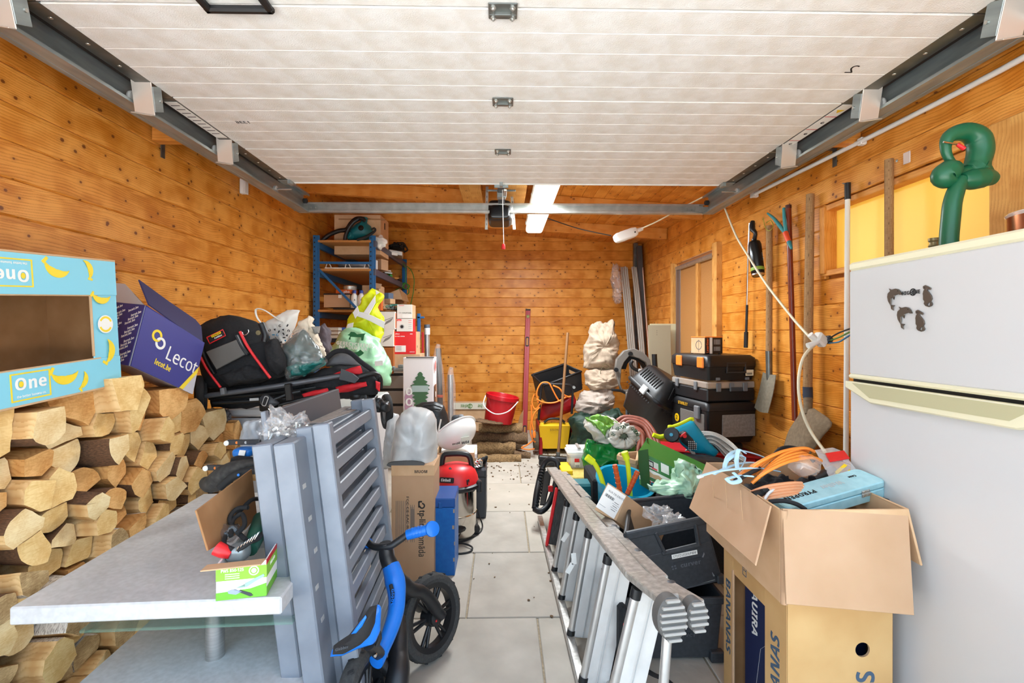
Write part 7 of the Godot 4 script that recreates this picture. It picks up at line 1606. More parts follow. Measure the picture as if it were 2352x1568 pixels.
func left_heap():
	# banana carton lying on its side on the logs
	var bc = thing("fruit_carton", "pale blue fruit carton printed with yellow bananas lying on the firewood", "box", V3(-1.5, 1.0, -1.4))
	var lb = mat("86cfe2", 0.55); var ye = mat("f3d52e", 0.55); var X = -1.372
	var T = Transform3D(Basis(Vector3.RIGHT, deg_to_rad(4.0)), V3(X, 1.212, -1.42))
	var pw = func(z, y): return T * V3(0, y, z)
	for b in [[0.0, 0.158, 0.62, 0.118, "top_band"], [0.0, -0.165, 0.62, 0.10, "bottom_band"], [-0.258, 0.0, 0.105, 0.23, "side_band"], [0.27, 0.0, 0.08, 0.23, "side_band"]]:
		wpart(bc, b[4], bx(0.006, b[3], b[2], 0.0015), lb, T * Transform3D(Basis(), V3(0.003 if b[4] != "side_band" else 0.0, b[1], b[0])))
	wpart(bc, "rim_edge", bxs([V3(0, 0.098, 0.03), V3(0.008, 0.005, 0.52), V3(0, -0.114, 0.03), V3(0.008, 0.005, 0.52), V3(0, 0.0, -0.205), V3(0.007, 0.21, 0.005), V3(0, 0.219, 0), V3(0.011, 0.006, 0.62), V3(0, -0.217, 0), V3(0.011, 0.006, 0.62)], 0.001), M.carton, T * Transform3D(Basis(), V3(0.001, 0, 0)))
	wpart(bc, "inner_back", bx(0.006, 0.43, 0.62, 0.001), M.inner, T * Transform3D(Basis(), V3(-0.24, 0, 0)))
	for y in [0.215, -0.215]: wpart(bc, "wall", bx(0.24, 0.006, 0.62, 0.001), M.inner, T * Transform3D(Basis(), V3(-0.12, y, 0)))
	for z in [0.308, -0.308]: wpart(bc, "wall", bx(0.24, 0.43, 0.006, 0.001), M.inner, T * Transform3D(Basis(), V3(-0.12, 0, z)))
	wpart(bc, "hand_hole", ext([-0.014, -0.045, 0.004, -0.045, 0.026, 0.0, 0.02, 0.012, 0.0, 0.05, -0.014, 0.045], 0.008), mat("4a3524", 0.9), T * xfm(V3(-0.236, 0.015, -0.10), V3(0, 90, 0)))
	wpart(bc, "inner_seam", bx(0.004, 0.42, 0.004, 0), M.cartondark, T * Transform3D(Basis(), V3(-0.236, 0, 0.03)))
	var fp = func(z, y, roll): return T * Transform3D(Basis(Vector3.UP, PI / 2) * Basis(Vector3.BACK, deg_to_rad(roll)), V3(0.0068, y, z))
	var w = bc.transform.affine_inverse()
	for k in 2:
		var q = [fp.call(0.018, -0.163, 0), fp.call(0.05, 0.16, 180)][k]
		wpart(bc, "logo_frame", frame_mesh(0.118, 0.08, 0.004, 0.001, 0), ye, q)
		txt(bc, "One", 0.035, w * q * xfm(V3(0, 0.008, 0.0004)), M.paper, true, 0.092)
		wpart(bc, "logo_dot", ext(disc(0.0085, 14, 0.75), 0.001), ye, q * xfm(V3(-0.0295, 0.008, 0.0009)))
		txt(bc, "the better banana co.", 0.0065, w * q * xfm(V3(0, -0.027, 0.0002)), M.paper)
	for b in [[0.155, -0.168, 100, 0.85], [-0.085, -0.165, -10, 0.78], [-0.17, -0.19, 60, 0.5], [0.17, 0.15, -60, 0.85], [-0.075, 0.165, -25, 0.72], [-0.215, 0.185, 100, 0.55], [-0.235, 0.075, -15, 0.62], [-0.275, -0.1, 75, 0.7]]:
		banana(bc, fp.call(b[0], b[1], b[2]), b[3] * 1.2, ye)
	wpart(bc, "round_badge", ext(disc(0.031, 28), 0.001), M.paper, fp.call(-0.253, 0.0, 0))
	wpart(bc, "round_badge", ext(arc(0.02, 0.027, 20, 150, 14), 0.0016), ye, fp.call(-0.253, 0.0, 0)); wpart(bc, "round_badge", ext(arc(0.02, 0.027, 200, 330, 14), 0.0016), ye, fp.call(-0.253, 0.0, 0))
	# dark blue carton
	var lc = thing("blue_carton", "dark blue carton with interlocked ring emblem and raised flap on the firewood", "box", V3(-1.408, 0.992, -2))
	var TL = V3(-1.412, 1.308, -1.92); var TR = V3(-1.372, 1.154, -2.22); var BR = V3(-1.368, 0.929, -2.14); var BL = V3(-1.414, 1.075, -1.84)
	var bv = V3(-1.59, 1.325, -1.99) - TL
	M.lecot = mat("3a3c86", 0.45)
	wpart(lc, "body", loft([PackedVector3Array([TL, TR, BR, BL]), PackedVector3Array([TL + bv, TR + bv, BR + bv, BL + bv])], true, true, true), mat("c9c6cc", 0.5))
	var u = (TR - TL).normalized(); var v = (TL - BL); v = (v - u * v.dot(u)).normalized(); var nn = u.cross(v).normalized()
	if nn.z < 0: nn = -nn
	var fq = func(a, b): return TL.lerp(TR, a).lerp(BL.lerp(BR, a), b)
	plate(lc, "blue_print", [fq.call(0, 0), fq.call(1, 0), fq.call(0.99, 0.48), fq.call(0.74, 1.0), fq.call(0, 1)].map(func(q): return q + nn * 0.004), 0.003, M.lecot)
	plate(lc, "yellow_stripe", [fq.call(0.99, 0.48), fq.call(0.985, 0.60), fq.call(0.80, 1.0), fq.call(0.74, 1.0)].map(func(q): return q + nn * 0.004), 0.004, ye)
	plate(lc, "raised_flap", [TL + nn * 0.005, TR + nn * 0.005, V3(-1.441, 1.225, -2.3), V3(-1.443, 1.263, -2.28), V3(-1.454, 1.336, -2.1), V3(-1.455, 1.415, -1.95)], 0.005, mat("33335f", 0.55))
	plate(lc, "white_flap", [TL, TL + bv, V3(-1.678, 1.411, -2.1), V3(-1.598, 1.409, -2.05)], 0.004, mat("cfd2d8", 0.5))
	var su = (TL - (TL + bv)).normalized(); var sv = TL - BL; sv = (sv - su * sv.dot(su)).normalized(); var sn = su.cross(sv).normalized()
	if sn.z < 0: sn = -sn
	plate(lc, "side_print", [TL, TL + bv, BL + bv, BL].map(func(q): return q + sn * 0.003), 0.002, M.lecot)
	var lw = lc.transform.affine_inverse(); var sl = bv.length()
	for k in 13:
		for j in 2:
			txt(lc, "lecot.be", 0.010, lw * face(BL.lerp(TL, 0.04 + 0.073 * k) + bv * (0.30 + 0.5 * j - 0.06 * (k % 3)) + sn * 0.0045, su + sv * 0.45, sv), M.paper, true)
	var ft = face(fq.call(0.69, 0.54) + nn * 0.006, u, v)
	txt(lc, "Lecot", 0.055, lw * ft, M.paper, false, 0.175)
	txt(lc, "lecot.be", 0.022, lw * face(fq.call(0.42, 0.77) + nn * 0.006, u, v), ye, true, 0.085)
	wpart(lc, "emblem", ext(arc(0.015, 0.025, 10, 340, 24), 0.001), ye, face(fq.call(0.24, 0.36) + nn * 0.006, u, v)); wpart(lc, "emblem", ext(arc(0.015, 0.025, 190, 520, 24), 0.0012), M.paper, face(fq.call(0.31, 0.45) + nn * 0.0065, u, v))
	# white chest that carries the heap
	var wc = thing("white_chest", "white chest almost buried under the backpack and folded stroller", "chest", V3(-1.17, 0, -3.0))
	part(wc, "body", bx(0.75, 0.72, 0.70, 0.015), M.enamel, V3(0, 0.37, 0)); part(wc, "lid", bx(0.76, 0.05, 0.71, 0.012), M.enamel, V3(0, 0.765, 0))
	solo("grey_film", "crumpled dark grey film between the firewood and the white chest", "film", blob(V3(0.05, 0.035, 0.05), 0.7, 0.03, 25, 4, 30, 20, true), mat("58585c", 0.25), V3(-1.496, 0.758, -2.55))
	# black backpack
	var bp = thing("tool_backpack", "black tool backpack with red piping and grey panel lying on the heap", "backpack", V3(-1.338, 0.939, -2.5))
	puff(bp, "body", [-1.567, 1.231, -1.518, 1.258, -1.467, 1.285, -1.407, 1.292, -1.365, 1.285, -1.322, 1.274, -1.28, 1.254, -1.244, 1.232, -1.227, 1.2, -1.218, 1.162, -1.184, 1.173, -1.164, 1.157, -1.133, 1.087, -1.119, 1.029, -1.126, 0.979, -1.195, 0.957, -1.322, 0.935, -1.456, 0.912, -1.518, 0.913, -1.54, 0.984, -1.558, 1.081, -1.554, 1.153], 2.5, 0.11, 0.12, M.softblack, 0.014, 8.0, 51, 3.2)
	puff(bp, "side_pocket", [-1.187, 1.143, -1.148, 1.167, -1.123, 1.143, -1.097, 1.082, -1.088, 1.023, -1.123, 0.986, -1.161, 1.013], 2.42, 0.05, 0.05, M.softblack, 0.015, 12.0, 52)
	puff(bp, "lower_pocket", [-1.413, 0.989, -1.327, 1.023, -1.242, 1.049, -1.195, 1.014, -1.169, 0.975, -1.263, 0.954, -1.37, 0.937], 2.41, 0.05, 0.05, M.softblack, 0.02, 12.0, 53)
	plate(bp, "grey_panel", [V3(-1.447, 1.107, -2.365), V3(-1.297, 1.168, -2.365), V3(-1.257, 1.094, -2.365), V3(-1.396, 1.021, -2.365)], 0.012, mat("66625d", 0.8), 0.003)
	wpart(bp, "piping", tube([V3(-1.282, 1.206, -2.36), V3(-1.257, 1.155, -2.36), V3(-1.229, 1.109, -2.36), V3(-1.179, 1.039, -2.36), V3(-1.135, 0.979, -2.36)], 0.007, 8, 20), M.brightred); wpart(bp, "piping", tube([V3(-1.477, 1.081, -2.37), V3(-1.45, 1.028, -2.37), V3(-1.416, 0.979, -2.37), V3(-1.38, 0.932, -2.37)], 0.006, 8, 20), M.brightred)
	wpart(bp, "badge", tube([V3(-1.436, 1.177, -2.352), V3(-1.359, 1.215, -2.352), V3(-1.347, 1.187, -2.352), V3(-1.422, 1.147, -2.352), V3(-1.436, 1.177, -2.352)], 0.003, 6), M.brightred)
	plate(bp, "badge_field", [V3(-1.44, 1.177, -2.358), V3(-1.363, 1.215, -2.358), V3(-1.35, 1.187, -2.358), V3(-1.425, 1.147, -2.358)], 0.006, M.ink)
	var ba = face(V3(-1.388, 1.192, -2.345), V3(-1.35, 1.215, -2.35) - V3(-1.433, 1.175, -2.35), Vector3.UP)
	wpart(bp, "badge_print", ext(rrect(0.05, 0.012, 0.004), 0.001), M.yellow, ba)
	txt(bp, "STANLEY", 0.007, bp.transform.affine_inverse() * ba * xfm(V3(0, 0, 0.0006)), M.ink, true, 0.042); txt(bp, "FatMax", 0.008, bp.transform.affine_inverse() * ba * xfm(V3(0.004, -0.014, 0)), M.paper, true)
	wpart(bp, "ring", tube([V3(-1.275, 1.204, -2.37), V3(-1.271, 1.189, -2.37), V3(-1.256, 1.191, -2.37), V3(-1.245, 1.204, -2.37), V3(-1.247, 1.215, -2.37)], 0.003, 6, 16), M.chrome)
	wpart(bp, "strap", tube([V3(-1.302, 1.187, -2.37), V3(-1.277, 1.134, -2.37), V3(-1.247, 1.091, -2.37)], 0.016, 8, 8, 0.4), M.black); wpart(bp, "strap", tube([V3(-1.473, 1.123, -2.38), V3(-1.447, 1.059, -2.38), V3(-1.413, 0.999, -2.38)], 0.014, 8, 8, 0.4), M.black)
	wpart(bp, "buckle", tube([V3(-1.199, 1.248, -2.4), V3(-1.186, 1.215, -2.4), V3(-1.178, 1.187, -2.4), V3(-1.184, 1.157, -2.4)], 0.016, 8, 10), M.black); wpart(bp, "brass_stud", cyl(0.012, 0.01, 12), mat("8a7f5c", 0.4, 0.6), V3(-1.207, 1.2, -2.39), V3(90, 0, 0))
	# tote, cushion in film, cream sack
	var tt = thing("tote_bag", "white cotton tote bag printed with a ring of small icons behind the backpack", "bag", V3(-1.251, 1.111, -2.75))
	puff(tt, "bag", [-1.349, 1.252, -1.281, 1.299, -1.234, 1.329, -1.158, 1.331, -1.17, 1.287, -1.197, 1.21, -1.227, 1.111, -1.303, 1.081, -1.344, 1.136], 2.75, 0.05, 0.05, M.whitematte, 0.02, 8.0, 55, 3.0)
	wpart(tt, "handle", tube([V3(-1.32, 1.222, -2.7), V3(-1.366, 1.275, -2.7), V3(-1.38, 1.314, -2.7), V3(-1.373, 1.334, -2.7), V3(-1.332, 1.326, -2.7), V3(-1.269, 1.285, -2.7), V3(-1.228, 1.258, -2.7)], 0.011, 8, 24, 0.3), M.whitematte)
	for k in 26:
		var c = V3(-1.231, 1.173, -2.675) + V3(cos(k * 2.4), sin(k * 2.4), 0) * (0.02 + 0.0024 * k)
		var s = [bx(0.014, 0.006, 0.002, 0), ext(arc(0.004, 0.007, 0, 300, 10), 0.002), ext([-0.006, -0.005, 0.006, -0.005, 0, 0.007], 0.002)][k % 3]
		wpart(tt, "icon_print", s, mat("3f9fc8", 0.7) if k % 4 == 1 else M.ink, c, V3(0, 0, k * 40))
	var cu = thing("cushion", "dark green cushion in shiny clear film lying against the cream sack", "cushion", V3(-1.046, 0.979, -2.55))
	puff(cu, "cushion", [-1.051, 1.221, -1.007, 1.165, -0.971, 1.113, -0.932, 1.05, -0.948, 1.03, -1.023, 0.986, -1.121, 0.959, -1.142, 1.021, -1.165, 1.129, -1.105, 1.184], 2.55, 0.07, 0.06, nmat(hx("16332f"), hx("2a4a44"), 0.3, Vector3.ONE * 3, 0.02, 0, 191, 1.5), 0.02, 10.0, 56, 2.6)
	puff(cu, "teal_end", [-1.122, 1.023, -1.056, 1.05, -0.932, 1.061, -0.926, 1.041, -1.011, 0.986, -1.106, 0.962], 2.52, 0.06, 0.05, nmat(hx("0f5c58"), hx("1f7a72"), 0.35, Vector3.ONE * 6, 0.03, 0, 192, 2.0), 0.03, 16.0, 57, 2.6)
	puff(cu, "film", [-1.047, 1.227, -0.999, 1.17, -0.96, 1.113, -0.917, 1.044, -0.94, 1.021, -1.019, 0.978, -1.122, 0.95, -1.144, 1.021, -1.167, 1.129, -1.106, 1.189], 2.53, 0.085, 0.07, M.filmthin, 0.02, 14.0, 58, 2.6)
	var cs = thing("cream_sack", "cream coloured sack with ruffled mouth behind the green cushion", "sack", V3(-1.052, 1.03, -2.65))
	puff(cs, "sack", [-1.153, 1.205, -1.125, 1.258, -1.091, 1.282, -1.07, 1.296, -1.053, 1.277, -1.058, 1.25, -1.044, 1.222, -1.001, 1.13, -0.967, 1.051, -0.955, 1.022, -1.008, 1.018, -1.115, 1.114], 2.66, 0.05, 0.06, nmat(hx("d8c7ae"), hx("e9dcc8"), 0.8, Vector3.ONE * 6, 0.02, 0, 193, 1.5), 0.03, 14.0, 59, 2.5)
	puff(cs, "grey_lining", [-1.045, 1.233, -0.998, 1.236, -1.005, 1.198, -1.026, 1.19], 2.64, 0.02, 0.02, mat("8d8a84", 0.7), 0.01)
	solo("purple_bundle", "grey-violet cloth bundle behind the cream sack", "cloth", blob(V3(0.055, 0.09, 0.06), 0.8, 0.03, 12, 9), mat("594f55", 0.8), V3(-1.11, 1.149, -2.95))
	# green bag and vest
	var gb = thing("recycled_bag", "pale green printed plastic bag under the high-visibility vest", "bag", V3(-1.025, 0.822, -3.6))
	puff(gb, "bag", [-1.177, 1.223, -1.086, 1.239, -1.006, 1.197, -0.931, 1.122, -0.866, 1.031, -0.831, 0.946, -0.844, 0.809, -0.902, 0.796, -0.993, 0.822, -1.251, 0.855, -1.313, 1.034, -1.277, 1.103, -1.219, 1.193], 3.6, 0.13, 0.12, nmat(hx("8fc79c"), hx("b4dfb8"), 0.4, Vector3.ONE * 3, 0.015, 0, 194, 1.6), 0.035, 9.0, 61, 2.4)
	var gw = gb.transform.affine_inverse(); var dg = mat("1f6e3c", 0.5)
	txt(gb, "GERECYCLEERD.", 0.025, gw * face(V3(-1.051, 1.117, -3.42), V3(1, -0.1, 0), Vector3.UP), M.paper, true, 0.26)
	txt(gb, "NATUURLIJK", 0.022, gw * face(V3(-1.063, 1.092, -3.42), V3(1, -0.1, 0), Vector3.UP), M.paper, true, 0.2)
	wpart(gb, "arc_print", ext(arc(0.055, 0.09, 205, 325, 16), 0.002), dg, face(V3(-1.049, 1.117, -3.405), V3(1, -0.1, 0), Vector3.UP))
	wpart(gb, "lion_print", ext([-0.06, -0.02, -0.045, -0.02, -0.045, 0.0, 0.03, 0.0, 0.03, -0.022, 0.045, -0.022, 0.05, 0.015, 0.06, 0.03, 0.045, 0.028, 0.0, 0.02, -0.02, 0.035, -0.045, 0.036, -0.055, 0.02, -0.068, 0.012, -0.05, 0.006], 0.002), dg, face(V3(-1.035, 1.169, -3.42), V3(1, -0.05, 0), Vector3.UP))
	wpart(gb, "white_label", bx(0.06, 0.034, 0.002, 0), M.paper, face(V3(-0.894, 0.98, -3.47), V3(1, 0.1, 0.1), Vector3.UP))
	var hv = thing("safety_vest", "bright yellow high-visibility vest with white reflective bands draped over the green bag", "vest", V3(-1.037, 1.247, -3.7))
	M.hivis = nmat(hx("cfd800"), hx("e2ec10"), 0.6, Vector3.ONE * 3, 0.02, 0, 195)
	puff(hv, "cloth", [-1.006, 1.546, -0.98, 1.536, -0.949, 1.513, -0.919, 1.496, -0.915, 1.476, -0.949, 1.446, -0.979, 1.412, -0.955, 1.355, -0.909, 1.311, -0.922, 1.217, -0.949, 1.109, -1.039, 1.187, -1.123, 1.23, -1.213, 1.224, -1.189, 1.321, -1.159, 1.365, -1.116, 1.412, -1.059, 1.493], 3.72, 0.05, 0.05, M.hivis, 0.03, 9.0, 62, 6.0)
	var rf = mat("f0eff0", 0.35)
	for q in [[V3(-1.108, 1.326, -3.655), V3(-1.089, 1.359, -3.655), V3(-1.054, 1.355, -3.655), V3(-0.988, 1.329, -3.655), V3(-0.896, 1.283, -3.655), V3(-0.903, 1.233, -3.655), V3(-1.009, 1.289, -3.655), V3(-1.064, 1.312, -3.655)], [V3(-0.967, 1.484, -3.65), V3(-0.965, 1.428, -3.65), V3(-1.014, 1.339, -3.65), V3(-1.056, 1.352, -3.65)], [V3(-1.102, 1.402, -3.652), V3(-1.088, 1.36, -3.652), V3(-1.118, 1.306, -3.652), V3(-1.137, 1.352, -3.652)], [V3(-1.131, 1.278, -3.65), V3(-1.138, 1.231, -3.65), V3(-1.19, 1.223, -3.65), V3(-1.174, 1.267, -3.65)], [V3(-1.098, 1.227, -3.65), V3(-1.019, 1.19, -3.65), V3(-0.929, 1.155, -3.65), V3(-0.941, 1.111, -3.65), V3(-1.019, 1.167, -3.65)], [V3(-0.966, 1.524, -3.655), V3(-0.935, 1.506, -3.655), V3(-0.963, 1.487, -3.655)]]:
		plate(hv, "reflective_band", q, 0.006, rf, 0.001)
	# folded stroller
	var sr = thing("folded_stroller", "folded black and red child stroller with grey frame lying on the chest", "stroller", V3(-1.115, 0.894, -2.5))
	M.frametube = mat("5c5d61", 0.4, 0.3)
	wpart(sr, "main_tube", tube([V3(-1.476, 0.887, -2.4), V3(-1.295, 0.91, -2.42), V3(-1.099, 0.937, -2.45), V3(-0.936, 0.961, -2.5), V3(-0.831, 0.977, -2.52), V3(-0.731, 0.983, -2.55)], 0.013, 12, 24), M.frametube)
	wpart(sr, "rear_tube", tube([V3(-0.802, 0.947, -2.5), V3(-0.729, 0.977, -2.52), V3(-0.68, 0.983, -2.55), V3(-0.66, 0.957, -2.58), V3(-0.661, 0.904, -2.6)], 0.014, 12, 20), M.black)
	for pts in [[V3(-1.446, 0.85, -2.42), V3(-1.279, 0.857, -2.43), V3(-1.093, 0.867, -2.45)], [V3(-1.504, 0.864, -2.48), V3(-1.249, 0.883, -2.5), V3(-1.034, 0.907, -2.52), V3(-0.863, 0.937, -2.55)], [V3(-1.135, 0.869, -2.4), V3(-1.079, 0.892, -2.42), V3(-1.023, 0.905, -2.44)], [V3(-1.127, 0.837, -2.43), V3(-1.005, 0.866, -2.45), V3(-0.891, 0.882, -2.5)]]: wpart(sr, "lower_tube", tube(pts, 0.0085, 10, 16), M.black)
	wpart(sr, "cross_strap", bx(0.03, 0.085, 0.03, 0.004), M.black, V3(-1.071, 0.903, -2.42), V3(0, 0, 7)); wpart(sr, "sticker", bx(0.045, 0.013, 0.002, 0), M.lightgrey, V3(-1.236, 0.869, -2.405), V3(0, 0, 3))
	wpart(sr, "lock_plate", ext([-0.05, -0.02, 0.03, -0.04, 0.05, -0.015, 0.02, 0.01, -0.04, 0.035], 0.012, 0.002), M.darkgrey, V3(-0.788, 0.981, -2.47)); wpart(sr, "clamp", bx(0.02, 0.035, 0.03, 0.004), M.midgrey, V3(-1.373, 0.913, -2.38), V3(0, 0, 8))
	puff(sr, "seat", [-1.075, 0.954, -0.976, 1.008, -0.852, 1.03, -0.762, 1.025, -0.694, 0.991, -0.663, 0.935, -0.68, 0.866, -0.84, 0.843, -0.981, 0.867, -1.075, 0.89], 2.6, 0.09, 0.1, M.softblack, 0.02, 9.0, 63, 2.8)
	puff(sr, "folded_fabric", [-1.59, 0.924, -1.484, 0.948, -1.299, 0.971, -1.16, 0.994, -0.974, 0.979, -0.974, 0.869, -1.206, 0.811, -1.391, 0.793, -1.563, 0.798], 2.6, 0.04, 0.06, M.softblack, 0.03, 12.0, 64, 2.8)
	puff(sr, "canopy", [-0.962, 1.053, -0.922, 1.086, -0.88, 1.096, -0.833, 1.086, -0.798, 1.058, -0.779, 1.02, -0.864, 1.015, -0.969, 1.016], 2.64, 0.06, 0.06, mat("5b5b5e", 0.85), 0.006)
	wpart(sr, "canopy_trim", tube([V3(-0.947, 1.052, -2.56), V3(-0.901, 1.094, -2.56), V3(-0.855, 1.105, -2.56), V3(-0.807, 1.091, -2.56), V3(-0.752, 1.043, -2.56), V3(-0.694, 1.001, -2.56), V3(-0.66, 0.959, -2.56)], 0.013, 8, 24), M.softblack)
	var rd = nmat(hx("c0141f"), hx("d91f2c"), 0.7, Vector3.ONE * 4, 0.02, 0, 196)
	puff(sr, "red_panel", [-0.889, 0.984, -0.819, 1.009, -0.749, 1.027, -0.736, 0.981, -0.808, 0.977], 2.53, 0.02, 0.02, rd, 0.008); puff(sr, "red_panel", [-1.029, 0.886, -0.969, 0.904, -0.898, 0.919, -0.889, 0.897, -0.958, 0.879, -1.018, 0.868], 2.47, 0.02, 0.02, rd, 0.006)
	puff(sr, "red_panel", [-0.869, 0.92, -0.768, 0.942, -0.712, 0.947, -0.707, 0.924, -0.802, 0.895, -0.864, 0.884], 2.51, 0.03, 0.02, rd, 0.01); puff(sr, "red_panel", [-0.668, 0.949, -0.645, 0.94, -0.649, 0.89, -0.668, 0.906], 2.53, 0.02, 0.02, rd, 0.004)
	puff(sr, "footrest", [-1.205, 0.88, -1.19, 0.895, -1.165, 0.893, -1.13, 0.871, -1.109, 0.85, -1.145, 0.828, -1.19, 0.831, -1.205, 0.85], 2.4, 0.02, 0.02, M.darkgrey, 0.003); puff(sr, "footrest_pad", [-1.236, 0.837, -1.127, 0.832, -1.084, 0.819, -1.192, 0.793, -1.231, 0.804], 2.45, 0.02, 0.02, M.black, 0.003)
	wpart(sr, "emblem", ext(rrect(0.022, 0.05, 0.008), 0.004), M.lightgrey, V3(-1.162, 0.866, -2.365), V3(0, 0, -20)); wpart(sr, "emblem_field", ext(rrect(0.016, 0.043, 0.006), 0.0046), M.ink, V3(-1.162, 0.866, -2.365), V3(0, 0, -20))
	for q in 2:
		var wh = wpart(sr, "wheel", wheel_mesh(0.088, 0.035), M.rubber, [V3(-1.492, 0.903, -2.38), V3(-1.524, 0.882, -2.46)][q], V3(0, 35, 90))
		part(wh, "hub", cyl(0.05, 0.02, 24, -1, 0.005), M.darkgrey); part(wh, "rim", lathe([0.06, -0.012, 0.068, -0.012, 0.068, 0.012, 0.06, 0.012, 0.06, -0.012], 32), M.midgrey)
	var bw = wpart(sr, "wheel", wheel_mesh(0.10, 0.04), M.rubber, V3(-0.664, 0.75, -2.75), V3(0, 25, 90)); part(bw, "hub", cyl(0.05, 0.03, 20, -1, 0.005), M.darkgrey)
	for k in 5: wpart(sr, "bracket", blob(V3(0.035, 0.03, 0.035), 0.6, 0.01, 20, k), M.black, V3(-0.781, 0.871, -2.58) + V3(0.032 * k, -0.018 * k, -0.01 * k))
	# rolls in white film on the long carton
	M.wrapfilm = nmat(hx("b9bcbd"), hx("d2d4d3"), 0.25, Vector3.ONE * 2, 0.01, 0, 201, 1.6)
	for k in 2:
		var o = thing("wrapped_bundle", ["tall bundle wrapped in shiny grey-white film standing on the long carton", "slimmer film-wrapped bundle behind the slatted grey panels"][k], "bundle", [V3(-0.455, 0.521, -2.45), V3(-0.623, 0.452, -2.7)][k])
		if k == 0: puff(o, "wrap", [-0.572, 0.522, -0.559, 0.655, -0.539, 0.754, -0.51, 0.803, -0.466, 0.821, -0.4, 0.816, -0.357, 0.796, -0.338, 0.754, -0.335, 0.654, -0.344, 0.52], 2.45, 0.12, 0.14, M.wrapfilm, 0.018, 7.0, 65, 4.0)
		else: puff(o, "wrap", [-0.676, 0.44, -0.662, 0.624, -0.647, 0.721, -0.618, 0.753, -0.589, 0.745, -0.579, 0.672, -0.586, 0.44], 2.7, 0.07, 0.08, M.wrapfilm, 0.02, 9.0, 66, 3.0)
		if k == 0: wpart(o, "foam_end", ext(moved(disc(0.07, 20, 1.3), Vector2.ZERO, 0, Vector2(1, 0.25)), 0.02), mat("5a5a5a", 0.9), V3(-0.47, 0.563, -2.33))
	var tp = thing("network_carton", "tall plain brown carton with rotated black lettering beside the slatted panels", "box", V3(-0.435, 0, -2.42))
	wpart(tp, "body", bx(0.205, 0.562, 0.2, 0.003), M.cartonpale, V3(-0.465, 0.234, -2.42) + V3(0.0, 0.0, -0.0))
	tp.get_child(0).position = V3(0, 0.281, 0)
	part(tp, "tape", bx(0.206, 0.05, 0.201, 0.001), M.carton, V3(0, 0.535, 0.0005))
	txt(tp, "MUOM", 0.014, xfm(V3(0.04, 0.53, 0.1012)), M.ink, true); txt(tp, "tp-link", 0.028, xfm(V3(0.045, 0.295, 0.1005), V3(0, 0, -90)), M.ink, true, 0.10); txt(tp, "omāda", 0.03, xfm(V3(0.043, 0.17, 0.1005), V3(0, 0, -90)), M.ink, false, 0.10)
	part(tp, "emblem", ext(arc(0.008, 0.0145, -90, 180, 18), 0.001), M.ink, V3(0.045, 0.365, 0.1005), V3(0, 0, -90)); part(tp, "emblem", bx(0.007, 0.03, 0.001, 0), M.ink, V3(0.03, 0.372, 0.1005)); part(tp, "emblem", bx(0.014, 0.007, 0.001, 0), M.ink, V3(0.038, 0.385, 0.1005))
	txt(tp, "FCC CE EAC RoHS", 0.012, xfm(V3(-0.025, 0.31, 0.1005), V3(0, 0, -90)), M.ink, false, 0.2)
	for k in 7: part(tp, "print", bx(0.0022, 0.20, 0.0008, 0), M.inkgrey, V3(-0.08 + 0.009 * k, 0.29, 0.1005)); part(tp, "print", bx(0.0018, 0.18 - 0.02 * (k % 3), 0.0008, 0), M.inkgrey, V3(-0.01 + 0.003 * k, 0.28, 0.1005))
	var bb = thing("blue_metal_box", "tall chipped blue metal box with clasp standing beside the tall plain carton", "box", V3(-0.30, 0, -2.47))
	part(bb, "body", bx(0.115, 0.335, 0.2, 0.003), nmat(hx("0b5aa6"), hx("1468b4"), 0.4, Vector3.ONE * 5, 0.02, 0.1, 205), V3(0.005, 0.168, 0)); part(bb, "lid", bx(0.117, 0.045, 0.202, 0.004), mat("1b4f94", 0.35), V3(0.005, 0.36, 0)); part(bb, "clasp", bx(0.02, 0.03, 0.008, 0.003), mat("2a62ac", 0.3, 0.4), V3(-0.008, 0.35, 0.103))
	for k in 8: part(bb, "rust_chip", bx(0.004 + 0.003 * (k % 3), 0.01 + 0.008 * (k % 2), 0.0008, 0), mat("a8917a", 0.9), V3([-0.05, 0.061][k % 2] - 0.003 * (k % 3), 0.04 + 0.04 * k, 0.1002))
	# wet and dry vacuum
	var vc = thing("vacuum", "red and steel drum vacuum cleaner with black handle and hose", "vacuum cleaner", V3(-0.279, 0, -2.851))
	part(vc, "drum", lathe([0.0001, 0.02, 0.115, 0.02, 0.12, 0.03, 0.122, 0.14, 0.126, 0.145, 0.122, 0.15, 0.122, 0.30, 0.0001, 0.30], 44), mat("cfcac2", 0.12, 1.0))
	part(vc, "collar", lathe([0.11, 0.285, 0.14, 0.29, 0.148, 0.30, 0.148, 0.315, 0.13, 0.325, 0.10, 0.325, 0.11, 0.285], 44), M.black)
	part(vc, "head", lathe([0.135, 0.322, 0.13, 0.35, 0.115, 0.385, 0.095, 0.41, 0.05, 0.425, 0.0001, 0.428], 40), M.brightred)
	part(vc, "name_plate", ext(rrect(0.085, 0.03, 0.005), 0.004), M.ink, V3(-0.04, 0.362, 0.122), V3(-24, -12, 0)); txt(vc, "Einhell", 0.015, xfm(V3(-0.045, 0.363, 0.1255), V3(-24, -12, 0)), M.paper, true, 0.055)
	part(vc, "red_mark", bx(0.01, 0.01, 0.002, 0), M.brightred, V3(-0.008, 0.362, 0.1285), V3(-24, -12, 0)); part(vc, "switch", cyl(0.016, 0.014, 14, -1, 0.003), M.black, V3(-0.02, 0.41, 0.07), V3(15, 0, 0))
	part(vc, "handle", tube([V3(-0.085, 0.39, -0.01), V3(-0.075, 0.465, -0.01), V3(-0.04, 0.478, -0.01), V3(0.04, 0.478, -0.01), V3(0.08, 0.46, -0.01), V3(0.095, 0.385, -0.01)], 0.016, 10, 24), M.black)
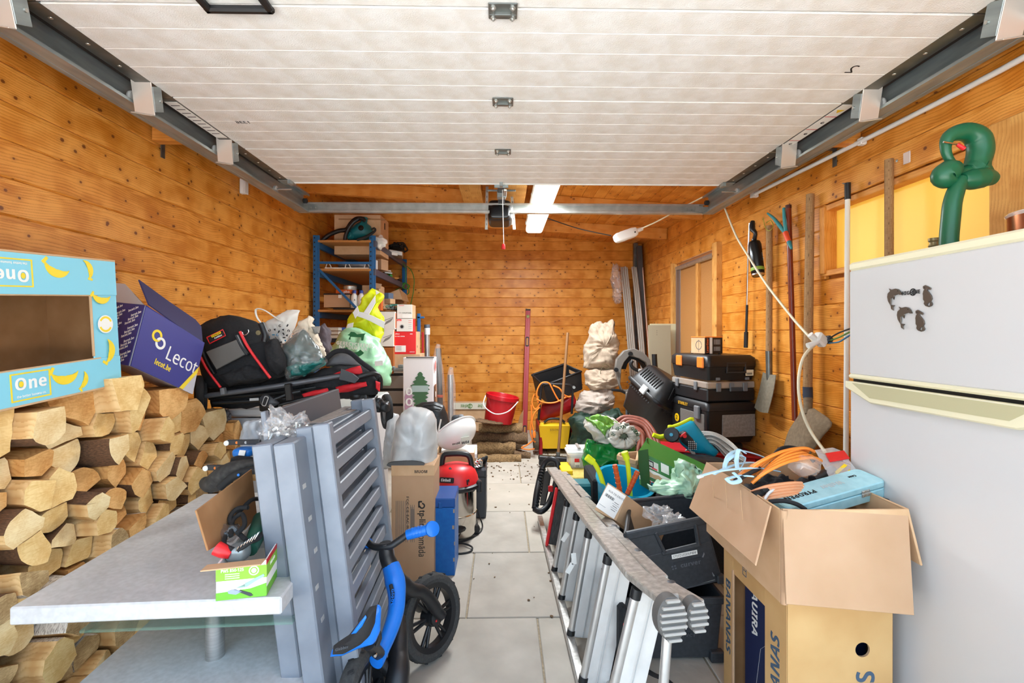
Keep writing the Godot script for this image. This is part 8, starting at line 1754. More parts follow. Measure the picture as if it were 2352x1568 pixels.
	for s in [-1, 1]: part(vc, "latch", bx(0.03, 0.07, 0.035, 0.006), M.black, V3(s * 0.14, 0.30, 0.04))
	for k in 5: part(vc, "vent_rib", bx(0.008, 0.03, 0.01, 0.002), M.ink, V3(0.10 - 0.006 * k, 0.345, 0.06 + 0.012 * k), V3(0, 40, 0))
	wpart(vc, "suction_hose", tube([V3(-0.289, 0.08, -2.72), V3(-0.237, 0.08, -2.75), V3(-0.194, 0.064, -2.85), V3(-0.174, 0.032, -2.95)], 0.022, 12, 16), M.black); wpart(vc, "foot_caster", cyl(0.03, 0.03, 14, -1, 0.005), M.black, V3(-0.166, 0, -2.861) + V3(0, 0.03, 0), V3(90, 0, 0))
	wpart(vc, "power_cord", tube([V3(-0.169, 0.339, -3), V3(-0.166, 0.22, -2.95), V3(-0.15, 0.118, -2.9), V3(-0.126, 0.018, -2.95), V3(-0.136, 0.002, -2.88), V3(-0.178, 0.005, -2.8), V3(-0.236, 0.007, -2.74), V3(-0.28, 0.009, -2.73)], 0.005, 6, 30), M.rubber); wpart(vc, "power_cord", tube([V3(-0.284, 0.006, -2.72), V3(-0.22, 0.014, -2.7), V3(-0.171, 0.012, -2.66), V3(-0.178, 0.006, -2.62), V3(-0.224, 0.004, -2.6), V3(-0.271, 0.004, -2.6)], 0.005, 6, 24), M.rubber)
	# black case, helmet carton, black seat
	var bk = thing("black_case", "narrow black plastic case with cables on top beside the steel drum vacuum", "case", V3(-0.149, 0, -3.102))
	part(bk, "body", bx(0.08, 0.32, 0.22, 0.01), M.darkgrey, V3(0, 0.16, -0.1)); part(bk, "seam", bx(0.084, 0.012, 0.224, 0.003), M.black, V3(0, 0.27, -0.1))
	for k in 4: part(bk, "cable", tube([V3(-0.03, 0.32, -0.02), V3(-0.02 + 0.02 * k, 0.36 + 0.008 * k, -0.06), V3(0.03, 0.33, -0.12), V3(0.0, 0.325, -0.04 * k)], 0.007, 6, 16), M.rubber)
	part(bk, "foil_piece", blob(V3(0.03, 0.02, 0.025), 0.7, 0.015, 50, 3, 20, 14, true), M.chrome, V3(-0.01, 0.355, 0.0))
	var hc = thing("helmet_carton", "open brown carton holding the white helmet behind the vacuum", "box", V3(-0.315, 0, -3.25))
	carton(hc, 0.26, 0.415, 0.22, M.carton, M.inner); part(hc, "papers", bx(0.24, 0.03, 0.2, 0.002), M.paper, V3(0.02, 0.395, 0.0), V3(4, 3, 0)); part(hc, "dark_contents", bx(0.22, 0.02, 0.19, 0.01), M.ink, V3(0, 0.385, 0))
	var hm = thing("safety_helmet", "white safety helmet with printed stickers lying on its side on the open carton", "helmet", V3(-0.319, 0.434, -3.2))
	var hs = blob(V3(0.112, 0.12, 0.145), 0.95, 0.0, 1, 1, 40, 24, false, func(p): return V3(p.x, maxf(p.y, -0.005), p.z))
	var hT = xfm(V3(0.0, 0.115, 0.0), V3(0, 90, 0)) ; hT.basis = Basis(Vector3.RIGHT, deg_to_rad(-42)) * Basis(Vector3.BACK, deg_to_rad(-147)) * Basis(Vector3.UP, deg_to_rad(82))
	part(hm, "shell", hs, mat("eceae6", 0.25), hT); part(hm, "brim", lathe([0.10, 0.0, 0.128, -0.002, 0.13, 0.004, 0.11, 0.012, 0.10, 0.0], 40), mat("eceae6", 0.25), hT * Transform3D(Basis().scaled(V3(0.95, 1, 1.22)), V3(0, -0.002, 0)))
	part(hm, "crown_ridge", tube(range(13).map(func(i): return hT * V3(0.114 * sin(0.7) * 1.0, 0.122 * sin(PI * i / 12.0) * 0.75, -0.147 * cos(PI * i / 12.0) * 0.8)), 0.006, 6), mat("e2e0dc", 0.3))
	for k in 2:
		part(hm, "sticker", bx(0.055, 0.05, 0.003, 0), mat("d8e4d4", 0.5), V3(0.018 + 0.06 * k, 0.065 + 0.006 * k, 0.106), V3(8, 12 + 6 * k, 8))
		txt(hm, "PDM", 0.016, xfm(V3(0.018 + 0.06 * k, 0.055 + 0.006 * k, 0.1085), V3(8, 12 + 6 * k, 188)), M.ink, true)
	part(hm, "red_mark", bx(0.012, 0.012, 0.003, 0), M.brightred, V3(-0.095, 0.08, 0.07), V3(0, -40, 0)); part(hm, "harness", blob(V3(0.035, 0.03, 0.03), 0.7), M.darkgrey, V3(0.01, 0.185, -0.02)); part(hm, "ear_cup", blob(V3(0.022, 0.032, 0.03), 0.7), M.midgrey, V3(0.04, 0.19, 0.0))
	var bs = thing("child_seat", "black moulded plastic seat shell with padded back behind the wrapped bundle", "seat", V3(-0.486, 0.377, -3.35))
	puff(bs, "shell", [-0.616, 0.689, -0.57, 0.71, -0.478, 0.713, -0.416, 0.688, -0.398, 0.626, -0.373, 0.549, -0.355, 0.472, -0.416, 0.435, -0.462, 0.426, -0.524, 0.596, -0.607, 0.643], 3.4, 0.08, 0.1, M.black, 0.006, 8.0, 67, 3.0); wpart(bs, "seat_slot", tube([V3(-0.545, 0.702, -3.29), V3(-0.477, 0.708, -3.29), V3(-0.418, 0.687, -3.29), V3(-0.432, 0.672, -3.29), V3(-0.507, 0.684, -3.29), V3(-0.545, 0.702, -3.29)], 0.005, 6), M.ink); wpart(bs, "steel_leg", tube([V3(-0.422, 0.611, -3.28), V3(-0.437, 0.543, -3.28), V3(-0.449, 0.439, -3.28)], 0.007, 8), M.chrome)

func table_and_slats():
	# grey two-tier table
	M.stonegrey = nmat(hx("c6c6c6"), hx("d2d2d2"), 0.5, V3(3, 3, 3), 0.012, 0, 211)
	M.stonegrey.detail_enabled = true; M.stonegrey.detail_blend_mode = BaseMaterial3D.BLEND_MODE_MUL; M.stonegrey.detail_albedo = ntex(212, 0.06, hx("ececea"), hx("ffffff"), 0.4, 0.4)
	var tb = thing("grey_table", "low grey stone-look table with steel column and glass shelf before the firewood", "table", V3(-0.88, 0, -1.56), V3(0, 3, 0))
	part(tb, "tabletop", bx(0.62, 0.043, 0.80, 0.004), M.stonegrey, V3(0.01, 0.534, 0))
	part(tb, "glass_shelf", bx(0.52, 0.008, 0.66, 0.002), clear(0.25, 0.05, Color(0.5, 0.7, 0.62)), V3(0.06, 0.45, 0.0))
	part(tb, "lower_board", bx(0.60, 0.05, 0.80, 0.004), M.stonegrey, V3(0.06, 0.265, 0.0)); part(tb, "plinth", bx(0.45, 0.24, 0.5, 0.004), M.stonegrey, V3(0.06, 0.12, 0))
	for z in [0.2, -0.25]: part(tb, "column", cyl(0.024, 0.225, 24), nmat(hx("b5b5b3"), hx("d0d0ce"), 0.3, V3(2, 30, 2), 0.02, 0.9, 213), V3(0.06, 0.40, z))
	# open grinder box on it
	var gb = thing("grinder_box", "green and white grinder box with raised lid full of tools on the grey table", "box", V3(-0.66, 0.556, -1.31), V3(0, 11, 0))
	carton(gb, 0.112, 0.088, 0.28, M.paper, M.carton)
	var gr = mat("6cb52e", 0.5)
	part(gb, "green_print", bx(0.112, 0.03, 0.0008, 0), mat("8cc63a", 0.5), V3(0, 0.062, 0.1402)); part(gb, "green_print", ext([-0.056, 0.0, 0.056, 0.0, 0.056, 0.032, 0.02, 0.022, -0.056, 0.018], 0.0008), gr, V3(0, 0.001, 0.1402))
	part(gb, "green_print", bx(0.0008, 0.03, 0.28, 0), mat("8cc63a", 0.5), V3(0.0562, 0.062, 0)); part(gb, "green_print", bx(0.0008, 0.02, 0.28, 0), gr, V3(0.0562, 0.012, 0)); part(gb, "red_print", bx(0.0008, 0.012, 0.28, 0), M.red, V3(0.0562, 0.083, 0))
	txt(gb, "PWS 850-125", 0.0075, xfm(V3(-0.02, 0.071, 0.1408)), M.paper, true, 0.05); txt(gb, "PWS 850", 0.0075, xfm(V3(0.0568, 0.066, 0.09), V3(0, 90, 0)), M.paper, true)
	for k in 3: part(gb, "print", bx(0.032, 0.0018, 0.0006, 0), M.paper, V3(-0.02, 0.062 - 0.005 * k, 0.1408))
	part(gb, "badge", ext(arc(0.009, 0.0115, 0, 355, 20), 0.0008), M.paper, V3(0.028, 0.066, 0.1408)); part(gb, "badge", ext(disc(0.006, 14), 0.0008), M.paper, V3(0.028, 0.066, 0.1408))
	for q in [[[-0.012, 0.022, 0.008, 0.03, 0.032, 0.042, 0.05, 0.05, 0.052, 0.044, 0.032, 0.034, 0.012, 0.022], mat("9cc7b4", 0.5)], [[-0.022, 0.02, -0.008, 0.036, 0.01, 0.036, 0.008, 0.022, -0.008, 0.014], mat("d8d4d0", 0.5)], [[-0.002, 0.016, 0.022, 0.006, 0.026, 0.0, 0.02, -0.002, -0.006, 0.012], M.darkgrey], [[-0.03, 0.016, -0.014, 0.02, 0.002, 0.012, -0.012, 0.006, -0.028, 0.01], mat("9aa8c0", 0.4)]]: part(gb, "grinder_print", ext(q[0], 0.001), q[1], V3(0, 0.006, 0.1412))
	plate(gb, "lid", [V3(-0.725, 0.665, -1.19), V3(-0.742, 0.771, -1.17), V3(-0.775, 0.78, -1.49), V3(-0.747, 0.623, -1.47)], 0.005, M.inner, 0.001)
	part(gb, "torn_flap", bx(0.13, 0.003, 0.04, 0.001), M.carton, V3(-0.012, 0.09, 0.155), V3(-6, 0, 1))
	var gt = thing("angle_grinder", "dark green angle grinder with black cord lying in the grinder box", "power tool", V3(-0.64, 0.62, -1.32))
	wpart(gt, "body", tube([V3(-0.65, 0.644, -1.24), V3(-0.661, 0.661, -1.3), V3(-0.692, 0.671, -1.38)], [0.02, 0.023, 0.019], 12, 8), mat("1f5040", 0.4)); wpart(gt, "gear_head", blob(V3(0.025, 0.02, 0.025), 0.6), M.galv, V3(-0.666, 0.647, -1.22)); wpart(gt, "front_handle", tube([V3(-0.691, 0.65, -1.21), V3(-0.669, 0.654, -1.22)], 0.013, 10), M.black)
	for pts in [[V3(-0.658, 0.669, -1.24), V3(-0.708, 0.681, -1.28), V3(-0.733, 0.702, -1.3), V3(-0.73, 0.717, -1.33), V3(-0.7, 0.72, -1.33)], [V3(-0.702, 0.676, -1.25), V3(-0.725, 0.696, -1.3), V3(-0.712, 0.706, -1.32), V3(-0.683, 0.692, -1.28), V3(-0.686, 0.682, -1.25)], [V3(-0.658, 0.659, -1.2), V3(-0.637, 0.672, -1.22), V3(-0.637, 0.665, -1.27), V3(-0.669, 0.674, -1.34)], [V3(-0.741, 0.695, -1.35), V3(-0.72, 0.721, -1.38), V3(-0.719, 0.713, -1.42)], [V3(-0.725, 0.674, -1.27), V3(-0.702, 0.667, -1.22), V3(-0.669, 0.663, -1.2)]]: wpart(gt, "cord", tube(pts, 0.006, 8, 24), M.rubber)
	for k in 7: wpart(gt, "flat_spring", bx(0.02, 0.002, 0.006, 0), M.chrome, V3(-0.658, 0.663, -1.2) + V3(0.006 * k, 0.004 * k, -0.004 * k), V3(0, 0, 60))
	solo("red_tool", "red plastic power tool nose lying in the front corner of the grinder box", "power tool", tube([V3(-0.709, 0.667, -1.2), V3(-0.693, 0.659, -1.2), V3(-0.674, 0.65, -1.2)].map(func(v): return v - V3(-0.693, 0.659, -1.2)), [0.017, 0.016, 0.01], 14, 8), M.brightred, V3(-0.693, 0.659, -1.2))
	solo("clear_goggle", "smoky clear plastic goggle lying on cords in the grinder box", "goggles", blob(V3(0.035, 0.02, 0.025), 0.8, 0.01, 30, 3), clear(0.3, 0.1, Color(0.4, 0.4, 0.4)), V3(-0.728, 0.673, -1.28))
	# clamps and rubber behind the box
	var ca = thing("clamp_arms", "pair of black perforated arms with blue cup behind the grinder box", "clamp", V3(-0.896, 0.747, -1.62))
	for q in [[V3(-1.015, 0.739, -1.66), V3(-0.876, 0.754, -1.6), 0], [V3(-0.996, 0.804, -1.75), V3(-0.852, 0.817, -1.7), 1]]:
		var a = bar(ca, "arm", q[0], q[1], 0.018, 0.014, M.darkgrey, 0.003)
		wpart(ca, "end_cap", cyl(0.009, 0.02, 14), M.paper, q[0] + V3(0.004, 0, 0.004), V3(90, 0, 0))
		for k in 2: wpart(ca, "hole", cyl(0.005, 0.0165, 10), M.orange if k == 0 else M.lightgrey, q[0].lerp(q[1], 0.33 + 0.27 * k), V3(90, 0, 0))
	wpart(ca, "blue_cup", blob(V3(0.035, 0.016, 0.03), 0.6), mat("1e78d0", 0.3), V3(-0.907, 0.782, -1.7)); wpart(ca, "sticker", bx(0.022, 0.018, 0.002, 0), M.paper, V3(-0.897, 0.787, -1.665), V3(-20, 0, -5))
	puff(ca, "black_body", [-0.936, 0.755, -0.93, 0.773, -0.911, 0.779, -0.829, 0.77, -0.822, 0.735, -0.888, 0.74, -0.933, 0.746], 1.66, 0.03, 0.03, M.softblack, 0.004)
	var rt = thing("rubber_tyre", "thick dusty black rubber tyre piece leaning behind the grinder box lid", "tyre", V3(-0.883, 0.729, -1.56))
	wpart(rt, "tread", tube([V3(-0.984, 0.708, -1.6), V3(-0.951, 0.706, -1.58), V3(-0.91, 0.733, -1.57), V3(-0.861, 0.761, -1.57), V3(-0.8, 0.776, -1.56), V3(-0.765, 0.77, -1.56)], [0.018, 0.03, 0.034, 0.026, 0.018, 0.012], 14, 24), nmat(hx("232221"), hx("4a4743"), 0.85, Vector3.ONE * 8)); wpart(rt, "inner_rim", tube([V3(-0.888, 0.714, -1.52), V3(-0.854, 0.744, -1.52), V3(-0.807, 0.765, -1.52), V3(-0.759, 0.768, -1.52)], 0.012, 10, 16), M.rubber); wpart(rt, "blue_dot", cyl(0.004, 0.004, 8), mat("1e78d0"), V3(-0.819, 0.76, -1.5), V3(90, 0, 0))
	# grey painted panels and posts leaning in a bundle
	M.greypaint = nmat(hx("747a84"), hx("80868f"), 0.42, Vector3.ONE * 3, 0.012, 0, 221)
	M.dusty = nmat(hx("6f6a68"), hx("8b8078"), 0.8, Vector3.ONE * 5, 0.02, 0, 222)
	var U = V3(-0.125, 1, 0).normalized()
	for k in 2:
		var F = [V3(-0.496, 0.941, -1.33), V3(-0.547, 0.929, -1.345)][k]; var B = [V3(-0.514, 0.937, -1.84), V3(-0.563, 0.93, -1.87)][k]
		var A = (B - F).normalized(); var W = (B - F).length(); var H = F.y / U.y + 0.0; var N = A.cross(U).normalized(); var V = N.cross(A).normalized()
		if N.x < 0: N = -N
		var o = thing("slatted_panel", ["grey painted slatted panel foremost in the leaning bundle beside the bike", "grey painted slatted panel directly behind the foremost one"][k], "panel", F - U * H, Vector3.ZERO, "grey slatted panels")
		var fb = Basis(A, U, A.cross(U).normalized())
		for s in 2:
			var c = [F, B][s] - U * (H / 2 - 0.01)
			wpart(o, "stile", bx(0.036, H, 0.046, 0.003), M.greypaint, Transform3D(fb, c))
		for j in 12:
			var h = H - 0.045 - 0.073 * j
			wpart(o, "slat", bx(W, 0.037, 0.022, 0.003), M.greypaint, Transform3D(fb, F - U * (H - h) + A * (W / 2)))
	for k in 2:
		var a = [V3(-0.637, 0.905, -1.275), V3(-0.569, 0.913, -1.25)][k]; var H = a.y / U.y
		var o = thing("grey_post", ["thick grey painted post at the table end of the leaning bundle", "thick grey painted post with scratched edge between its twin and the slats"][k], "post", a - U * H, Vector3.ZERO, "thick grey posts")
		wpart(o, "post", bx(0.055, H, 0.10, 0.004), M.greypaint, Transform3D(Basis(U.cross(Vector3.BACK).normalized(), U, Vector3.BACK), a - U * (H / 2) + V3(0, 0, -0.05)))
		for j in 5: wpart(o, "scuff", bx(0.0015, 0.012, 0.02, 0), M.lightgrey, Transform3D(Basis(U.cross(Vector3.BACK).normalized(), U, Vector3.BACK), a - U * (0.12 + 0.09 * j) + V3(0.0277, 0, -0.03 - 0.01 * (j % 3))))
	for k in 2:
		var a = [V3(-0.57, 0.929, -1.36), V3(-0.555, 0.934, -1.42)][k]; var b = [V3(-0.616, 0.905, -1.92), V3(-0.58, 0.897, -1.95)][k]
		var o = thing("grey_board", ["grey board on edge with dusty top behind the bag of fittings", "grey board on edge with dusty top beside the slats"][k], "board", (a + b) / 2 - V3(0, 0.7, 0), Vector3.ZERO, "dusty grey boards")
		bar(o, "board", a - V3(0, 0.10, 0), b - V3(0, 0.10, 0), 0.20, 0.03, M.greypaint, 0.003); bar(o, "dusty_edge", a, b, 0.004, 0.028, M.dusty, 0.001)
		for q in [a, b]: wpart(o, "leg", bx(0.035, 0.75, 0.04, 0.003), M.greypaint, q.lerp((a + b) / 2, 0.05) - V3(0, 0.5, 0))
	var fb2 = thing("flat_board", "dark grey flat board with chipped top edge standing behind the leaning bundle", "board", V3(-0.734, 0.828, -1.75))
	plate(fb2, "board", [V3(-0.724, 0.958, -1.46), V3(-0.693, 0.965, -2.02), V3(-0.677, 0.751, -2.02), V3(-0.677, 0.745, -1.46)], 0.028, mat("57585d", 0.5), 0.003); plate(fb2, "edge_strip", [V3(-0.718, 0.965, -1.44), V3(-0.703, 0.968, -1.44), V3(-0.668, 0.751, -1.44), V3(-0.691, 0.751, -1.44)], 0.02, M.greypaint, 0.002)
	for k in 8: wpart(fb2, "chip", bx(0.004, 0.008, 0.012, 0), mat("b3a48e"), (V3(-0.706, 0.958, -1.97)).lerp(V3(-0.736, 0.919, -1.72), (k * 0.37) - floor(k * 0.37)) + V3(0.016, -0.02 * (k % 3), 0))
	var fg = thing("fitting_bag", "clear plastic bag of screws and fittings lying on the grey boards", "bag", V3(-0.618, 0.938, -1.38))
	wpart(fg, "film", blob(V3(0.052, 0.026, 0.05), 0.8, 0.035, 26, 5, 44, 28, true), clear(0.09, 0.1), V3(-0.615, 0.934, -1.38), V3(0, 0, 10)); wpart(fg, "film_neck", blob(V3(0.02, 0.035, 0.02), 0.8, 0.02, 40, 6, 24, 18, true), clear(0.09, 0.1), V3(-0.64, 0.956, -1.38), V3(0, 0, 30))
	for k in 22: wpart(fg, "fitting", cyl(0.004, 0.012 + 0.008 * (k % 3), 8), M.galv2 if k % 3 else M.paper, V3(-0.613, 0.919, -1.38) + V3(rng.randf_range(-0.045, 0.045), rng.randf_range(-0.014, 0.01), rng.randf_range(-0.03, 0.03)), V3(rng.randf() * 180, rng.randf() * 180, 0))
	solo("grey_film_wrap", "translucent grey film hanging behind the thick grey post", "film", blob(V3(0.04, 0.09, 0.04), 0.7, 0.02, 18, 7), nmat(hx("9a9ea4"), hx("b9bcc0"), 0.3, Vector3.ONE * 4, 0.02, 0, 223), V3(-0.949, 0.774, -1.85))

func bike_and_ladder():
	# balance bike
	var bk = thing("balance_bike", "blue and black child balance bike leaning against the slatted grey panel", "balance bike", V3(-0.275, 0, -1.787))
	var BL = mat("1473d6", 0.3); var BK = mat("1c1c1e", 0.4)
	var n = V3(0.79, 0.17, 0.585).normalized(); var hub = V3(-0.269, 0.15, -1.78)
	var WT = Transform3D(Basis(n.cross(Vector3.UP).normalized(), n, n.cross(Vector3.UP).normalized().cross(n)), hub)
	for q in 2:
		var T = WT if q == 0 else Transform3D(Basis(Vector3.UP, 0.5) * WT.basis, V3(-0.378, 0.169, -1.32))
		var w = wpart(bk, "wheel", lathe([0.113, -0.02, 0.128, -0.025, 0.141, -0.02, 0.147, -0.008, 0.147, 0.008, 0.141, 0.02, 0.128, 0.025, 0.113, 0.02, 0.113, -0.02], 56), nmat(hx("2a2a2a"), hx("454442"), 0.85, Vector3.ONE * 12, 0.03, 0, 231), T)
		part(w, "rim", lathe([0.098, -0.016, 0.115, -0.021, 0.116, 0.021, 0.098, 0.016, 0.098, -0.016], 48), BK)
		part(w, "hub", lathe([0.0001, -0.026, 0.03, -0.022, 0.034, 0.0, 0.03, 0.024, 0.0001, 0.028], 28), BK)
		for k in 6:
			for s in [-0.12, 0.12]:
				var a = TAU * k / 6 + s
				part(w, "spoke", tube([V3(cos(a) * 0.025, 0.006, sin(a) * 0.025), V3(cos(a) * 0.102, 0.004, sin(a) * 0.102)], 0.0065, 8), BK)
		for k in 26: part(w, "tread_block", bx(0.012, 0.016, 0.004, 0.001), M.rubber, Transform3D(Basis(Vector3.UP, -TAU * k / 26.0 + PI / 2), V3(cos(TAU * k / 26.0), 0, sin(TAU * k / 26.0)) * 0.1465) * xfm(V3(0, 0.007 * (1 if k % 2 else -1), 0), V3(0, 0, 25)))
	wpart(bk, "hub_cover", lathe([0.0001, 0.006, 0.02, 0.005, 0.027, 0.0, 0.027, -0.01, 0.0001, -0.01], 28), M.ink, WT * Transform3D(Basis(), V3(0.0, 0.036, 0.0))); wpart(bk, "hub_mark", bx(0.006, 0.002, 0.006, 0), M.brightred, WT * Transform3D(Basis(), V3(0.012, 0.043, -0.004)))
	wpart(bk, "fork", tube([V3(-0.352, 0.392, -1.6), V3(-0.336, 0.355, -1.62), V3(-0.314, 0.318, -1.65), V3(-0.288, 0.297, -1.68), V3(-0.262, 0.252, -1.71), V3(-0.237, 0.197, -1.735), V3(-0.216, 0.17, -1.74)], [0.02, 0.026, 0.024, 0.021, 0.022, 0.022, 0.016], 14, 30), BK)
	wpart(bk, "fork", tube([V3(-0.353, 0.327, -1.66), V3(-0.339, 0.237, -1.74), V3(-0.315, 0.154, -1.83)], [0.022, 0.02, 0.018], 12, 12), BK)
	wpart(bk, "stem", tube([V3(-0.392, 0.502, -1.6), V3(-0.389, 0.479, -1.6), V3(-0.385, 0.453, -1.6), V3(-0.372, 0.421, -1.6)], [0.02, 0.024, 0.025, 0.028], 14, 12), BK)
	wpart(bk, "handlebar", tube([V3(-0.454, 0.496, -1.62), V3(-0.431, 0.491, -1.6), V3(-0.405, 0.492, -1.59), V3(-0.374, 0.495, -1.59), V3(-0.35, 0.506, -1.6), V3(-0.32, 0.522, -1.62)], 0.0115, 12, 24), BK)
	wpart(bk, "grip", tube([V3(-0.323, 0.519, -1.62), V3(-0.301, 0.525, -1.62), V3(-0.271, 0.532, -1.62), V3(-0.245, 0.539, -1.62)], [0.0165, 0.0175, 0.0165, 0.016], 16, 10), BL); wpart(bk, "grip_end", lathe([0.0001, 0.008, 0.012, 0.008, 0.025, 0.004, 0.026, -0.003, 0.016, -0.012, 0.0001, -0.012], 28), BL, aim(V3(-0.238, 0.539, -1.62), V3(-0.232, 0.557, -1.58) - V3(-0.264, 0.535, -1.62)))
	for k in 4: wpart(bk, "grip_ridge", tube([V3(-0.304, 0.525, -1.62).lerp(V3(-0.264, 0.535, -1.62), k / 4.0), V3(-0.304, 0.525, -1.62).lerp(V3(-0.264, 0.535, -1.62), k / 4.0 + 0.08)], 0.0185, 14), BL)
	wpart(bk, "grip", tube([V3(-0.485, 0.468, -1.66), V3(-0.452, 0.493, -1.62)], 0.016, 12), BL)
	wpart(bk, "frame", tube([V3(-0.373, 0.427, -1.6), V3(-0.357, 0.398, -1.58), V3(-0.342, 0.364, -1.55), V3(-0.334, 0.33, -1.5), V3(-0.338, 0.306, -1.43), V3(-0.348, 0.288, -1.36), V3(-0.353, 0.284, -1.34)], [0.028, 0.033, 0.027, 0.025, 0.023, 0.02, 0.021], 16, 36), BL)
	wpart(bk, "name_strip", tube([V3(-0.356, 0.401, -1.527), V3(-0.348, 0.372, -1.522), V3(-0.344, 0.349, -1.502), V3(-0.346, 0.327, -1.476)], [0.006, 0.007, 0.007, 0.005], 8, 10), M.ink)
	txt(bk, "Globber", 0.009, bk.transform.affine_inverse() * face(V3(-0.344, 0.365, -1.502), V3(-0.344, 0.332, -1.485) - V3(-0.351, 0.394, -1.52), V3(1, 0.1, 0.2)), BL, true, 0.065)
	wpart(bk, "rear_arm", tube([V3(-0.323, 0.302, -1.53), V3(-0.322, 0.269, -1.5), V3(-0.318, 0.227, -1.46), V3(-0.308, 0.203, -1.42), V3(-0.312, 0.156, -1.38)], [0.012, 0.026, 0.03, 0.034, 0.036], 14, 20), BK); wpart(bk, "rear_arm", tube([V3(-0.374, 0.228, -1.44), V3(-0.349, 0.209, -1.43), V3(-0.321, 0.192, -1.42)], [0.02, 0.019, 0.022], 12, 10), BK)
	puff(bk, "saddle_base", [-0.444, 0.369, -0.439, 0.387, -0.398, 0.409, -0.342, 0.487, -0.32, 0.502, -0.313, 0.491, -0.316, 0.431, -0.329, 0.402, -0.375, 0.388, -0.414, 0.371], 1.24, 0.018, 0.02, BL, 0.0, 8, 3, 4.0)
	puff(bk, "saddle_pad", [-0.432, 0.386, -0.43, 0.406, -0.393, 0.43, -0.358, 0.474, -0.338, 0.504, -0.32, 0.508, -0.325, 0.462, -0.338, 0.431, -0.358, 0.412, -0.38, 0.4, -0.404, 0.387], 1.225, 0.028, 0.01, nmat(hx("1d1c1d"), hx("2e2c2c"), 0.9, Vector3.ONE * 20, 0.05, 0, 232), 0.0, 8, 3, 3.0)
	puff(bk, "saddle_stripe", [-0.378, 0.45, -0.359, 0.476, -0.342, 0.497, -0.339, 0.491, -0.35, 0.469, -0.365, 0.452], 1.2, 0.006, 0.01, BL, 0.0); txt(bk, "Globber", 0.006, bk.transform.affine_inverse() * xfm(V3(-0.398, 0.421, -1.19), V3(-30, 0, 12)), M.darkgrey, true)
	wpart(bk, "seat_clamp", tube([V3(-0.35, 0.387, -1.26), V3(-0.344, 0.344, -1.3), V3(-0.348, 0.292, -1.36)], 0.016, 12), BK); wpart(bk, "seat_bolt", cyl(0.004, 0.008, 8), M.chrome, V3(-0.336, 0.35, -1.27), V3(90, 0, 0)); wpart(bk, "seat_lever", tube([V3(-0.329, 0.382, -1.26), V3(-0.322, 0.401, -1.26), V3(-0.324, 0.416, -1.26)], 0.006, 8), BK)
	# step ladder lying on its side
	var ld = thing("step_ladder", "aluminium step ladder with red platform and black top bow lying on its side", "ladder", V3(0.26, 0, -2.0))
	var Lo = func(d): return V3(lerpf(0.272, 0.236, (d - 1.2) / 1.85), 0.022, -d)
	var up = [V3(0.405, 0.505, -1.22), V3(0.371, 0.478, -1.4), V3(0.335, 0.446, -1.84), V3(0.319, 0.385, -2.35), V3(0.287, 0.335, -3.0)]
	var Up = func(d):
		for i in 4:
			if d <= -up[i + 1].z: return up[i].lerp(up[i + 1], (d + up[i].z) / (up[i].z - up[i + 1].z))
		return up[4]
	M.worn = nmat(hx("9c978f"), hx("d2cec7"), 0.3, V3(7, 7, 7), 0.02, 0.4, 241)
	for i in 4:
		bar(ld, "stile", up[i] + V3(0.02, 0.012, 0), up[i + 1] + V3(0.02, 0.012, 0), 0.022, 0.062, M.worn, 0.003)
		bar(ld, "rear_stile", up[i] + V3(0.095, -0.005, 0), up[i + 1] + V3(0.08, -0.005, -0.0), 0.024, 0.045, M.worn, 0.003)
	for k in 7: wpart(ld, "rivet_hole", lathe([0.0001, 0.001, 0.009, 0.001, 0.012, 0], 14), M.darkgrey, Up.call(1.35 + 0.25 * k) + V3(0.098, 0.008, 0))
	bar(ld, "stile", Lo.call(1.1), Lo.call(3.05), 0.03, 0.03, M.worn, 0.003); bar(ld, "rear_stile", Lo.call(1.1) + V3(0.10, 0, 0), Lo.call(2.9) + V3(0.09, 0, 0), 0.03, 0.03, M.worn, 0.003)
	for k in 5:
		var d = 2.35 - 0.25 * k; var a = Lo.call(d); var b = Up.call(d); var y = (b - a).normalized(); var N = y.cross(Vector3.BACK).normalized(); var h = (b - a).length()
		if N.x < 0: N = -N
		var T = Transform3D(Basis(N, y, N.cross(y)), (a + b) / 2)
		wpart(ld, "tread", bx(0.085, h - 0.02, 0.02, 0.002), M.aluflat, T * xfm(V3(0.045, 0, 0), V3(0, 8, 0))); wpart(ld, "tread_nose", tube([T * V3(0, -h / 2 + 0.01, 0.006), T * V3(0, h / 2 - 0.015, 0.006)], 0.0135, 14), M.alu)
		wpart(ld, "tread_groove", bx(0.003, h - 0.03, 0.001, 0), M.lightgrey, T * Transform3D(Basis(), V3(0.045, 0, 0.0165))); wpart(ld, "end_cap", cyl(0.016, 0.028, 14), M.black, aim(T * V3(0, h / 2 - 0.02, 0.006), y)); wpart(ld, "end_cap", cyl(0.016, 0.028, 14), M.black, aim(T * V3(0, -h / 2 + 0.02, 0.006), y))
	for k in 2:
		var d = [2.62, 2.8][k]; var a = Lo.call(d); var b = Up.call(d); var y = (b - a).normalized(); var N = y.cross(Vector3.BACK).normalized(); var h = (b - a).length() * 0.86
		if N.x < 0: N = -N
		var T = Transform3D(Basis(N, y, N.cross(y)), (a + b) / 2)
		if k == 0:
			wpart(ld, "platform_mat", bx(0.075, h, 0.02, 0.003), nmat(hx("252423"), hx("6a6764"), 0.8, V3(40, 2, 40), 0.04, 0, 242), T * Transform3D(Basis(), V3(0.035, 0, 0)))
			for s in [-0.008, 0.078]: wpart(ld, "red_edge", bx(0.016, h + 0.02, 0.03, 0.005), M.brightred, T * Transform3D(Basis(), V3(s, 0, 0.004)))
